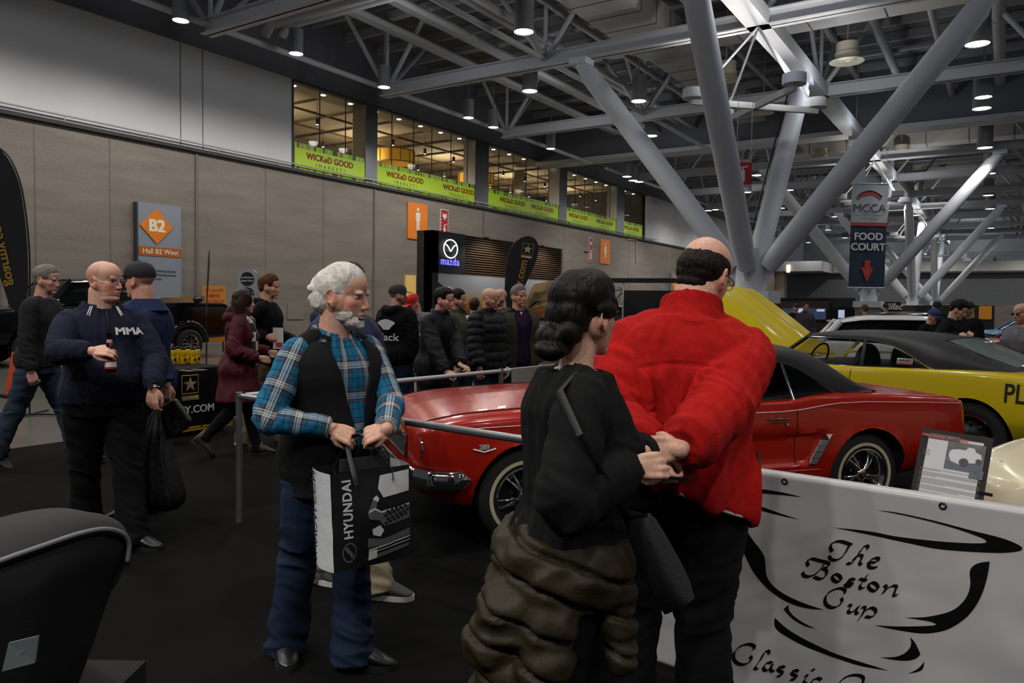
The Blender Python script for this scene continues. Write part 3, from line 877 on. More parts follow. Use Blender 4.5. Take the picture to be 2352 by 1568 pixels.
        me.materials.clear(); me.materials.append(M_SKIN); soft(me, 180)
        p.o = link('person', me); p.o.matrix_world = p.root
        tag(p.o, p.label, 'person', p.group)
        for s in (1, -1):
            eb = eye_mesh(p.eyec)
            e = link('eye', eb, p.o); e.matrix_basis = HM @ Matrix.Translation((.0655, s * .032, .0005)) @ Matrix.Rotation(s * .06, 4, 'Z')
        return p.o
    def place(p, me, name, mats, smooth=180, parent=None):
        me.materials.clear()
        for m in (mats if isinstance(mats, (list, tuple)) else [mats]): me.materials.append(m)
        soft(me, smooth)
        return link(name, me, parent or p.o)
    def add(p, mb, name, m, smooth=40, parent=None): return mb.obj(name, m, parent or p.o, smooth)
    # ---------------------------------------------------------------- clothes
    def chains(p):
        ch = []
        for s in (1, -1):
            a = p.arm[s]; ch.append((p.sh[s], a['el'], a['wr'], s))
        return ch
    def cloth_uv(p, P):
        "cloth coordinates: (across, along, zone) from the nearest limb"
        k = p.k; spine = [p.bend(V3((0, 0, z)) * k) for z in (.3, .9, 1.05, 1.2, 1.38)]
        best = np.full(len(P), 1e9); U = np.zeros((len(P), 3), np.float32)
        def seg(a, b, rad, s0, ref, zone):
            nonlocal best
            a = np.array(a); b = np.array(b); d = b - a; L = np.linalg.norm(d); d = d / L
            t = np.clip((P - a) @ d, 0, L); c = a + t[:, None] * d; v = P - c; dist = np.linalg.norm(v, axis=1) - rad
            r1 = np.array(ref) - d * np.dot(ref, d); r1 /= np.linalg.norm(r1); r2 = np.cross(d, r1)
            th = np.arctan2(v @ r2, v @ r1); m_ = dist < best; best = np.where(m_, dist, best)
            U[m_] = np.c_[th * rad, s0 + (P - a) @ d, np.full(len(P), zone)][m_]
        z0 = 0
        for a, b in zip(spine[:-1], spine[1:]):
            seg(a, b, .15 * k * p.girth, z0, (1, 0, 0), 0); z0 += (b - a).length
        for sh, e, w, s in p.chains():
            ref = V3((0, 0, 1)) if abs((e - sh).normalized().z) < .7 else V3((0, s, 0))
            seg(sh, e, .055 * k, 2.0, ref, s); seg(e, w, .045 * k, 2.0 + (e - sh).length, ref if abs((w - e).normalized().dot(ref)) < .9 else V3((1, 0, 0)), s)
        return U
    def top(p, name, m, hem=.86, inf=.016, sleeve=1.0, collar=None, flare=0, sl=.014, cuff=None, wrk=.008, vox=None, puff=0, neckz=1.475, parent=None, drape=1, uv=False, seed=0, smooth=3, hood=False, armfat=1, extra=None, post=None):
        k = p.k; mb = MB(); vox = vox or max(p.vox * 1.5, .006)
        zs = [hem] + [z for z in np.arange(math.floor(hem * 20 + 1.2) / 20, 1.44, .04)] + [1.45, neckz]
        fl = (lambda z: flare * max(0, (1.1 - z) / .3)) if flare else None
        p.stack(mb, [z for z in zs if z >= hem], (lambda z: inf + .012 * float(sstep(1.10, .98, z))), fl)
        fm = .9 if p.fem else 1
        for sh, e, w, s in p.chains():
            p.limb(mb, [p.TB @ (V3((-.02, s * .04, 1.43)) * k), p.TB @ (V3((-.018, s * .11, 1.425)) * k), sh], [(q + inf * .8) * k for q in (.052, .052, .050)])
            if sleeve:
                r_ = [(q * fm * armfat + sl) * k for q in (.040, .054, .054 * p.girth ** .5, .048, .046, .040, .034)]
                if cuff: r_[-1] = cuff * k; r_[-2] = max(r_[-2], cuff * k * 1.15)
                if sleeve >= 1: p.limb(mb, [sh.lerp(p.neck, .2), sh.lerp(e, .04), sh.lerp(e, .45), e, e.lerp(w, .3), e.lerp(w, .7), e.lerp(w, .97 if sleeve == 1 else sleeve - 1)], r_)
                else: p.limb(mb, [sh.lerp(p.neck, .2), sh, sh.lerp(e, .5), sh.lerp(e, sleeve)], r_[:4])
        if collar == 'stand':
            nk = [p.TB @ (V3((-.024, 0, z)) * k) for z in (1.43, 1.47, 1.505, 1.53)]
            p.limb(mb, nk, [(q + inf * .6 + p.fat * .012) * k for q in (.088, .080, .076, .076)])
        if collar == 'crew':
            nk = [p.TB @ (V3((-.022, 0, z)) * k) for z in (1.42, 1.455, 1.48)]
            p.limb(mb, nk, [(q + inf * .4 + p.fat * .01) * k for q in (.095, .082, .073)])
        if hood:
            c = [p.TB @ (V3(q) * k) for q in ((.03, .10, 1.455), (-.05, .105, 1.475), (-.115, .07, 1.47), (-.135, 0, 1.455), (-.115, -.07, 1.47), (-.05, -.105, 1.475), (.03, -.10, 1.455))]
            p.limb(mb, c, [q * k for q in (.028, .042, .055, .062, .055, .042, .028)], 12)
        if extra: extra(p, mb)
        me = remesh(mb, vox, smooth, .5)
        P = coords(me); N = normals(me); U = p.cloth_uv(P)
        z = U[:, 2]; arm = np.abs(z) > .5
        if wrk or puff:
            L = P.copy()
            A = np.where(arm, 0, 1.0)
            Ua = np.c_[U[:, 0] * 9, U[:, 1] * 17 + U[:, 0] * 10, z * 3]; nA = 1 - 2 * np.abs(vnoise(Ua, off=seed + 3)); nA2 = vnoise(Ua * np.array((2.1, 1.7, 1)), off=seed + 9)
            eb = np.exp(-((U[:, 1] - 2.30 * 1) / .085) ** 2) + .8 * np.exp(-((U[:, 1] - 2.52) / .07) ** 2); nA = nA * (.35 + .75 * eb)
            th = np.arctan2(P[:, 1], P[:, 0])
            Ut = np.c_[np.cos(th) * 2.6 + P[:, 2] * .8, np.sin(th) * 2.6, P[:, 2] * 3.2]; nT = 1 - 2 * np.abs(vnoise(Ut * 1.3, off=seed + 17)); nT2 = vnoise(np.c_[P[:, 0] * 9, P[:, 1] * 9, P[:, 2] * 5 + P[:, 1] * 4], off=seed + 29)
            d = np.where(arm, (nA - .35) * .9 + nA2 * .35, ((nT - .35) * .9 + nT2 * .5) * drape)
            edge = sstep(hem * k, (hem + .04) * k, P[:, 2])
            if puff:
                q = np.where(arm, U[:, 1] / .085, P[:, 2] / k / .105)
                d2 = np.abs(np.sin(q * math.pi)) ** .6 - .55
                P = P + N * (puff * d2)[:, None]
            P = P + N * (wrk * d * (.4 + .6 * edge))[:, None]
        if post: P = post(p, P, N, U)
        setco(me, P)
        if uv:
            a = me.attributes.new('weave', 'FLOAT_VECTOR', 'POINT'); a.data.foreach_set('vector', U.ravel())
        return p.place(me, name, m, parent=parent)
    def shell(p, name, m, z0, z1, inf, opening, thick=.008, n=64, nz=40, flare=0, parent=None, wrk=.004, seed=0):
        "open-fronted garment: opening(z) = half-angle left open at the chest"
        mb = MB(); rows_o = []; k = p.k
        for i in range(nz):
            z = z0 + (z1 - z0) * i / (nz - 1); row = []
            full = p.ring(z, inf, flare * max(0, (1.1 - z) / .3), 96)
            a = opening(z)
            for j in range(n):
                th = a + (2 * math.pi - 2 * a) * j / (n - 1); q = th / (2 * math.pi) * 96; i0 = int(q) % 96; f = q - int(q)
                v = full[i0].lerp(full[(i0 + 1) % 96], f)
                c = p.bend(V3((0, 0, z)) * k); o_ = (v - c).normalized()
                v = v + o_ * (wrk * (mnoise.noise((math.cos(th) * 2.4, math.sin(th) * 2.4, z * 3 + seed)) * 1.6))
                row.append((v, o_))
            rows_o.append(row)
        outer = [[v + o_ * thick / 2 for v, o_ in r_] for r_ in rows_o]; inner = [[v - o_ * thick / 2 for v, o_ in r_] for r_ in rows_o]
        loop = [outer[i] + list(reversed(inner[i])) for i in range(nz)]
        mb.grid(loop, closed_v=True)
        for idx in (0, nz - 1):
            b = idx * 2 * n
            for j in range(n - 1): mb.f.append((b + j, b + j + 1, b + 2 * n - 2 - j, b + 2 * n - 1 - j)); mb.m.append(0)
        return p.add(mb, name, m, 60, parent)
    def legs(p, name, m, waist=1.02, inf=.012, wide=1.0, hemr=.085, hem=.028, wrk=.008, vox=None, seed=5, short=None):
        k = p.k; g = p.girth; mb = MB(); vox = vox or max(p.vox * 1.7, .007)
        zs = [z for z in np.arange(.82, waist, .04)] + [waist]
        p.stack(mb, zs, inf)
        for s in (1, -1):
            h = p.hip[s]; q = p.foot[s]; kn, an = q['knee'], q['ank']; end = kn.lerp(an, 1.0) + V3((0, 0, hem - .085)) * k if q['pitch'] < .3 else an
            p.limb(mb, [h + V3((0, -s * .015, .04)) * k, h.lerp(kn, .22), h.lerp(kn, .6), kn, kn.lerp(end, .35), kn.lerp(end, .75), end],
                   [r_ * k * wide for r_ in ((.092 * g ** .6 + inf), (.094 * g ** .6 + inf), (.080 * g ** .5 + inf), .068 + inf, .066 + inf, hemr * .92, hemr)], 18)
        me = remesh(mb, vox, 3, .5)
        P = coords(me); N = normals(me)
        lz = P[:, 2] / k
        amp = .45 + .8 * np.exp(-((lz - .5) / .09) ** 2) + .9 * np.exp(-((lz - .12) / .09) ** 2) + .5 * np.exp(-((lz - .86) / .07) ** 2)
        n1 = 1 - 2 * np.abs(vnoise(np.c_[P[:, 0] * 6, P[:, 1] * 6, P[:, 2] * 17 + P[:, 1] * 9], off=seed)); n2 = vnoise(np.c_[P[:, 0] * 10, P[:, 1] * 10, P[:, 2] * 4], off=seed + 7)
        P = P + N * (wrk * amp * ((n1 - .35) + n2 * .6))[:, None]
        setco(me, P)
        return p.place(me, name, m)
    def shoes(p, m, msole, name='shoe', boot=0, big=1.0):
        k = p.k * big
        for s in (1, -1):
            q = p.foot[s]; an = q['ank']
            M = Matrix.Translation(V3((an.x, an.y, an.z - .085 * p.k))) @ Matrix.Rotation(q['yaw'], 4, 'Z') @ Matrix.Translation((0, 0, .085 * p.k)) @ Matrix.Rotation(q['pitch'], 4, 'Y') @ Matrix.Translation((0, 0, -.085 * p.k)) @ Matrix.Scale(k, 4)
            sec = [(-.085, .012, .03, .05), (-.08, .028, .022, .09), (-.06, .039, .018, .118 + boot * .08), (-.02, .044, .018, .128 + boot * .08), (.025, .045, .018, .125), (.07, .047, .018, .102), (.12, .050, .018, .076), (.155, .046, .018, .052), (.180, .032, .020, .042), (.190, .012, .026, .034)]
            rows = []
            for x, hw, zb, zt in sec:
                rows.append([V3((x, hw * math.cos(t) * (1 - .35 * max(0, math.sin(t)) ** 2), zb + (zt - zb) * (.5 + .5 * math.sin(t)))) for t in [2 * math.pi * i / 16 for i in range(16)]])
            mb = MB(); mb.grid(rows, closed_v=True, M=M); b = len(mb.v) - 160
            mb.f += [tuple(b + i for i in reversed(range(16))), tuple(b + 144 + i for i in range(16))]; mb.m += [0, 0]
            sh = mb.obj(name, m, p.o, 60)
            mb = MB(); out = [(x, y) for x, y in [(-.09, .0), (-.082, .027), (-.05, .039), (.03, .043), (.11, .053), (.16, .049), (.188, .030), (.198, 0)]]
            out = [(x, s * y) for x, y in out] + [(x, -s * y * .92) for x, y in reversed(out[1:-1])]
            if s < 0: out = list(reversed(out))
            mb.prism(out, 0, .026, M); mb.obj('sole', msole, sh, 40)
    # ---------------------------------------------------------------- head wear
    def hair(p, m, blobs, vox=None, amp=.004, sc=(60, 60, 22), name='hair', seed=0, smooth=2, cut=None, parent=None):
        mb = MB()
        for b in blobs:
            c, r_ = b[0], b[1]; rot = b[2] if len(b) > 2 else Matrix()
            mb.ell((0, 0, 0), r_, p.HM @ Matrix.Translation(c) @ rot, 20, 14)
        me = remesh(mb, (vox or max(p.vox, .004)) * p.k, smooth, .5)
        P = coords(me); N = normals(me); Hn = np.array(p.HM.inverted()); Q = P @ Hn[:3, :3].T + Hn[:3, 3]
        d = vnoise(Q, sc, seed) * amp + vnoise(Q, tuple(s_ * 2.3 for s_ in sc), seed + 5) * amp * .5
        P = P + N * d[:, None]
        setco(me, P)
        if cut is not None:
            Hn = np.array(p.HM.inverted()); Q = P @ Hn[:3, :3].T + Hn[:3, 3]
            kill = cut(Q)
            bm = bmesh.new(); bm.from_mesh(me); bm.verts.ensure_lookup_table()
            bmesh.ops.delete(bm, geom=[bm.verts[i] for i in np.nonzero(kill)[0]], context='VERTS'); bm.to_mesh(me); bm.free()
        return p.place(me, name, m, parent=parent)
    def cap(p, m, mb_=None, name='cap', back=False, brim_m=None, yaw=0, up=0):
        M = p.HM @ Matrix.Rotation(R(yaw + (180 if back else 0)), 4, 'Z') @ Matrix.Rotation(R(-4), 4, 'Y')
        mb = MB(); rows = []
        for i in range(11):
            ph = i / 10 * math.pi / 2; rows.append([V3((-.006 + .111 * math.cos(ph) ** .8 * math.cos(t), .090 * math.cos(ph) ** .8 * math.sin(t), .040 + up + .096 * math.sin(ph) ** .9)) for t in [2 * math.pi * j / 28 for j in range(28)]])
        rows = [[V3((q.x * .985, q.y * .985, q.z - .012)) for q in rows[0]]] + rows
        mb.grid(rows, closed_v=True, M=M); b = len(mb.v) - 28; mb.f.append(tuple(b + i for i in range(28))); mb.m.append(0)
        c = mb.obj(name, m, p.o, 60)
        MB().ell((-.006, 0, .137 + up), (.008, .008, .005), M, 10, 6).obj('button', m, c)
        mb = MB(); rows = []
        for i in range(9):
            t = R(-58 + 116 * i / 8); r0 = .100; ex = .075 * math.cos(t * 1.35) ** .6 if abs(t) < R(60) else 0
            row = []
            for j in range(5):
                q = r0 + ex * j / 4; x = -.006 + q * math.cos(t) * 1.05; y = q * math.sin(t) * .86
                row.append(V3((x, y, .040 + up - .10 * (y * y) * 12 * .2 - .012 * (j / 4))))
            rows.append(row)
        loop = [r_ + [q - V3((0, 0, .004)) for q in reversed(r_)] for r_ in rows]
        mb.grid(loop, closed_v=True, M=M); mb.f += [tuple(len(mb.v) - 10 + i for i in range(10)), tuple(len(mb.v) - 90 + i for i in reversed(range(10)))]; mb.m += [0, 0]
        mb.obj('visor', brim_m or m, c, 40)
        return c
    def glasses(p, m, half=False):
        mb = MB(); M = p.HM
        for s in (1, -1):
            ring = [(.093, s * .034 + .021 * math.cos(t), -.001 + .0125 * math.sin(t) * (1 if math.sin(t) < 0 else .85)) for t in [2 * math.pi * i / 20 for i in range(20)]]
            mb.tube([M @ V3(q) for q in ring], .0011 * p.k, 6, closed=True)
            mb.tube([M @ V3(q) for q in ((.092, s * .055, .005), (.06, s * .075, .006), (-.005, s * .084, .004), (-.03, s * .083, -.012))], .0017 * p.k, 6)
        mb.tube([M @ V3(q) for q in ((.096, .013, .004), (.100, 0, .006), (.096, -.013, .004))], .0014 * p.k, 6)
        g = p.add(mb, 'glasses', m)
        ml = mat('spectacle_lens', '#c8d0d4', .02, alpha=.13)
        for s in (1, -1):
            mb = MB(); mb.add([M @ V3((.093, s * .034 + .0205 * math.cos(t), -.001 + .012 * math.sin(t) * (1 if math.sin(t) < 0 else .85))) for t in [2 * math.pi * i / 20 for i in range(20)]], [tuple(range(20))])
            mb.obj('lens', ml, g, 0)
        return g
EYES = {}
def eye_mesh(c):
    if c not in EYES:
        o = MB().ell((0, 0, 0), (.0125, .0125, .0125), None, 16, 12).obj('eye', m_eye(c)); EYES[c] = o.data; bpy.data.objects.remove(o)
    return EYES[c]
# common hair recipes (head frame: x forward, z up, eyes at z=0)
def H_short(back=1, top=.012, front=0): return [((-.022 - .004 * back, 0, .040), (.102, .084, .085 + top * .5)), ((-.004 + front, 0, .062), (.090, .074, .068 + top)), ((-.060, 0, -.01), (.055, .070, .060))]
def H_sides(): return [((-.026, 0, .020), (.100, .0825, .066)), ((-.065, 0, -.012), (.050, .066, .05))]
# ================================================================== CARS   (car frame: x forward, y left, z up, x=0 at the front axle)
M_CHROME = mat('chrome', '#d8d8dc', .08, metal=1)
M_TYRE = mat('tyre_rubber', '#121213', .75, bump=.15, bscale=90)
M_WHITEWALL = mat('whitewall_band', '#c4b89c', .6)
M_RIMDARK = mat('dark_wheel_recess', '#101012', .4)
M_GLASS = mat('car_glass', '#0c1212', .03, alpha=.42, spec=.7)
M_DGLASS = mat('dark_car_glass', '#07090a', .05, spec=.8)
M_INT = mat('black_vinyl_interior', '#0b0b0c', .6)
M_UNDER = mat('dark_underbody', '#060606', .9)
def paint(name, col, rough=.22, coat=.6): return mat(name, col, rough, coat=coat * .75, spec=.35)

def cr1(xs, ys, t):
    "smooth monotone-ish interpolation through (xs, ys)"
    i = max(0, min(len(xs) - 2, int(np.searchsorted(xs, t)) - 1))
    h = xs[i + 1] - xs[i]; u = (t - xs[i]) / h
    def sl(j):
        if j == 0: return (ys[1] - ys[0]) / (xs[1] - xs[0])
        if j == len(xs) - 1: return (ys[-1] - ys[-2]) / (xs[-1] - xs[-2])
        a = (ys[j] - ys[j - 1]) / (xs[j] - xs[j - 1]); b = (ys[j + 1] - ys[j]) / (xs[j + 1] - xs[j])
        return 0 if a * b <= 0 else 2 * a * b / (a + b)
    m0, m1 = sl(i) * h, sl(i + 1) * h
    return ys[i] * (1 + 2 * u) * (1 - u) ** 2 + m0 * u * (1 - u) ** 2 + ys[i + 1] * u * u * (3 - 2 * u) + m1 * u * u * (u - 1)

class Loft:
    "stations: list of (x, [(y,z), ...]) from bottom centre round the side to top centre, front to rear or rear to front"
    def __init__(s, st, sec=7, tens=.5):
        st = sorted(st, key=lambda q: q[0]); s.x = [q[0] for q in st]; n = len(st[0][1])
        s.Y = [[q[1][j][0] for q in st] for j in range(n)]; s.Z = [[q[1][j][1] for q in st] for j in range(n)]; s.n = n; s.sec = sec
    def ctrl(s, x): return [(cr1(s.x, s.Y[j], x), cr1(s.x, s.Z[j], x)) for j in range(s.n)]
    def section(s, x):
        c = s.ctrl(x); out = []
        for i in range(s.n - 1):
            a = c[max(0, i - 1)]; b = c[i]; d = c[i + 1]; e = c[min(s.n - 1, i + 2)]
            for k in range(s.sec):
                t = k / s.sec; q = []
                for m in (0, 1):
                    m0 = (d[m] - a[m]) * .32; m1 = (e[m] - b[m]) * .32
                    q.append(b[m] * (1 + 2 * t) * (1 - t) ** 2 + m0 * t * (1 - t) ** 2 + d[m] * t * t * (3 - 2 * t) + m1 * t * t * (t - 1))
                out.append(tuple(q))
        out.append(c[-1]); return out
    def side_y(s, x, z, i0=1, i1=None):
        "half width of the outer side at height z"
        sec = s.section(x); best = None
        for a, b in zip(sec, sec[1:]):
            if (a[1] - z) * (b[1] - z) <= 0 and a[1] != b[1]:
                y = a[0] + (b[0] - a[0]) * (z - a[1]) / (b[1] - a[1])
                if best is None or y > best: best = y
        return best if best is not None else max(q[0] for q in sec)
    def mesh(s, dx=.05, disp=None):
        N = max(4, int((s.x[-1] - s.x[0]) / dx)); mb = MB(); rows = []
        for i in range(N + 1):
            x = s.x[0] + (s.x[-1] - s.x[0]) * i / N; sec = s.section(x)
            if disp: sec = [(y + disp(x, y, z), z) for y, z in sec]
            rows.append([V3((x, y, z)) for y, z in sec] + [V3((x, -y, z)) for y, z in reversed(sec[1:-1])])
        mb.grid(rows, closed_v=True); n = len(rows[0]); mb.f += [tuple(range(n)), tuple(len(mb.v) - n + i for i in reversed(range(n)))]; mb.m += [0, 0]
        return mb
def recalc(o):
    bm = bmesh.new(); bm.from_mesh(o.data); bmesh.ops.recalc_face_normals(bm, faces=bm.faces); bm.to_mesh(o.data); bm.free()
def set_mat_where(o, idx, fn):
    for p in o.data.polygons:
        c = p.center; 
        if fn(c, p.normal): p.material_index = idx
def wells(o, ax, r, zc, y0=.5, idx=1):
    mb = MB()
    for x in ax:
        for s in (1, -1): mb.cyl((x, s * y0, zc), (x, s * 1.2, zc), r, n=40)
    boolean(o, mb)
    set_mat_where(o, idx, lambda c, n: any(math.hypot(c.x - x, c.z - zc) < r + .004 and ((abs(n.y) < .45 and math.hypot(c.x - x, c.z - zc) > r - .02) or abs(abs(c.y) - y0) < .01) for x in ax))
def place_car(t, px, D, cam_angle, x_local=0, y_local=0):
    "put the point (x_local, y_local, 0) of the car under the pixel column at distance D, heading cam_angle (0 = image right, 90 = away)"
    rz = YAW + R(cam_angle); loc = floor_at(px, D)
    off = Matrix.Rotation(rz, 3, 'Z') @ V3((x_local, y_local, 0))
    t.location = loc - off; t.rotation_euler = (0, 0, rz)

def wheel(parent, x, y, r, w, s, style='styled', name='wheel', tread=None):
    "s=+1: outer face towards +y"
    M = Matrix.Translation((x, y, r)) @ Matrix.Rotation(R(-90) * s, 4, 'X')     # local z -> outward
    h = w / 2; rr = r * .60
    t = MB().lathe([(rr, -h * .9), (r * .85, -h), (r * .97, -h * .8), (r, -h * .45), (r, h * .45), (r * .97, h * .8), (r * .87, h), (rr * 1.12, h * .96), (rr, h * .86), (rr, -h * .9)], 48, M, closed=False)
    o = t.obj(name, M_TYRE, parent, 40)
    if style == 'styled':
        ww = MB().lathe([(r * .690, h * .93), (r * .690, h * 1.0), (r * .765, h * 1.015), (r * .765, h * .95)], 56, M, closed=True); ww.obj('whitewall', M_WHITEWALL, o, 40)
    rim = MB().lathe([(rr * 1.02, h * .90), (rr * 1.04, h * .97), (rr * .99, h * .98), (rr * .93, h * .80), (rr * .86, h * .55), (rr * .84, h * .1), (rr * .82, -h * .6)], 48, M)
    rim.f = rim.f[:-2]; rim.m = rim.m[:-2]
    rim.obj('rim', M_CHROME, o, 50)
    MB().lathe([(rr * .84, h * .05), (.01, h * .05), (.01, h * .03), (rr * .84, h * .0)], 40, M, closed=True).obj('wheel_disc', M_RIMDARK, o, 40)
    if style == 'styled':
        mb = MB()
        for k in range(5):
            a = 2 * math.pi * k / 5 + .3
            for d_ in (-.16, .16):
                p0 = V3((math.cos(a) * rr * .22, math.sin(a) * rr * .22, h * .62)); p2 = V3((math.cos(a + d_) * rr * .86, math.sin(a + d_) * rr * .86, h * .38)); p1 = (p0 + p2) / 2 + V3((0, 0, h * .10))
                mb.tube([M @ q for q in (p0, p1, p2)], [.017, .012, .010], 8)
            mb.tube([M @ V3((math.cos(a + u) * rr * .80, math.sin(a + u) * rr * .80, h * .42)) for u in (-.16, 0, .16)], .009, 8)
        mb.obj('spokes', M_CHROME, o, 60)
        MB().lathe([(rr * .24, h * .3), (rr * .25, h * .62), (rr * .20, h * .80), (rr * .10, h * .84)], 24, M).obj('hub_cap', M_CHROME, o, 50)
        MB().lathe([(rr * .09, h * .83), (rr * .09, h * .87), (rr * .03, h * .88)], 16, M).obj('hub_badge', mat('red_badge', '#7a1010', .4), o, 50)
        mb = MB()
        for k in range(5):
            a = 2 * math.pi * k / 5 + .3 + math.pi / 5; mb.cyl(M @ V3((math.cos(a) * rr * .42, math.sin(a) * rr * .42, h * .05)), M @ V3((math.cos(a) * rr * .42, math.sin(a) * rr * .42, h * .3)), .012, n=8)
        mb.obj('lug_nuts', M_CHROME, o, 40)
    elif style == 'rally':
        MB().lathe([(rr * .84, h * .15), (rr * .70, h * .55), (rr * .45, h * .62), (rr * .30, h * .8), (rr * .1, h * .85)], 32, M).obj('wheel_centre', mat('dark_rally_steel', '#2a2b2e', .3, metal=.6), o, 40)
        mb = MB()
        for k in range(8):
            a = 2 * math.pi * k / 8; mb.ell((0, 0, 0), (.035, .018, .012), M @ Matrix.Rotation(a, 4, 'Z') @ Matrix.Translation((rr * .6, 0, h * .6)), 10, 8)
        mb.obj('wheel_slots', M_RIMDARK, o, 40)
    else:
        mb = MB()
        for k in range(10 if style == 'alloy' else 8):
            a = 2 * math.pi * k / (10 if style == 'alloy' else 8); mb.bar(M @ V3((math.cos(a) * rr * .1, math.sin(a) * rr * .1, h * .6)), M @ V3((math.cos(a) * rr * .9, math.sin(a) * rr * .9, h * .55)), .03, .03, up=M.to_3x3() @ V3((0, 0, 1)))
        mb.obj('spokes', M_CHROME, o, 40)
    return o

# ---------------------------------------------------------------- red convertible
RED = paint('deep_red_car_paint', '#9e1b0d', .25)
t = thing('car', 'red vintage convertible with black soft top and whitewall tyres inside the rail', 'car')
place_car(t, 1212, 4.92, 198.1, 0, .80)
def sec(zb, yb, l, m, b, i, zc): return [(0, zb), (yb, zb), l, m, b, i, (i[0] * .5, (i[1] * .35 + zc * .65)), (0, zc)]
LF = Loft([(.83, sec(.40, .50, (.62, .46), (.66, .58), (.63, .72), (.45, .75), .76)), (.78, sec(.36, .62, (.73, .46), (.77, .60), (.74, .765), (.56, .795), .80)), (.66, sec(.32, .68, (.81, .46), (.835, .62), (.81, .80), (.64, .83), .845)),
           (.42, sec(.26, .72, (.845, .46), (.86, .64), (.83, .83), (.67, .865), .885)), (0, sec(.24, .74, (.865, .46), (.872, .66), (.845, .855), (.69, .895), .925)), (-.6, sec(.22, .76, (.865, .44), (.872, .66), (.85, .875), (.70, .915), .955)),
           (-.85, sec(.22, .77, (.865, .42), (.868, .65), (.85, .88), (.76, .91), .93)), (-1.3, sec(.22, .78, (.865, .41), (.865, .64), (.848, .878), (.79, .90), .90)), (-2.0, sec(.22, .78, (.867, .41), (.866, .64), (.852, .888), (.79, .91), .91)),
           (-2.3, sec(.22, .77, (.872, .44), (.874, .66), (.858, .925), (.78, .945), .95)), (-2.5, sec(.23, .76, (.872, .45), (.878, .68), (.856, .935), (.75, .955), .965)), (-2.743, sec(.25, .74, (.872, .46), (.880, .68), (.853, .93), (.74, .95), .965)),
           (-3.3, sec(.30, .70, (.86, .48), (.864, .68), (.832, .90), (.70, .925), .945)), (-3.66, sec(.36, .66, (.825, .50), (.835, .68), (.805, .875), (.66, .90), .915)), (-3.75, sec(.44, .60, (.79, .54), (.80, .68), (.77, .855), (.62, .875), .885))], 8)
def scallop(x, y, z):
    if abs(y) < .7 or z > .70 or z < .33: return 0
    xr = -2.35 + (.66 - z) * .62            # slanted rear edge of the side scallop
    w = float(sstep(xr, xr + .035, x) * sstep(-.15, -.9, x)) * float(sstep(.675, .648, z) * sstep(.435, .47, z))
    arch = 0
    for ax in (0, -2.743):
        d = math.hypot(x - ax, z - .325); arch += .014 * math.exp(-((d - .375) / .022) ** 2)
    return (-.030 * w + arch) * (1 if y > 0 else -1)
body = LF.mesh(.035, lambda x, y, z: scallop(x, y, z)).obj('body', [RED, M_UNDER, M_INT], t, 50)
recalc(body); wells(body, (0, -2.743), .358, .335, .52)
set_mat_where(body, 2, lambda c, n: -2.42 < c.x < -.88 and abs(c.y) < .775 and c.z > .86 and n.z > .5)
set_mat_where(body, 1, lambda c, n: c.z < .30 and n.z < -.6)
soft(body.data, 40)
for x in (0, -2.743):
    for s in (1, -1): wheel(t, x, s * .735, .325, .19, s)
def side(x, z, off=.004, s=1): return V3((x, s * (LF.side_y(x, z) + (scallop(x, 1, z)) + off), z))
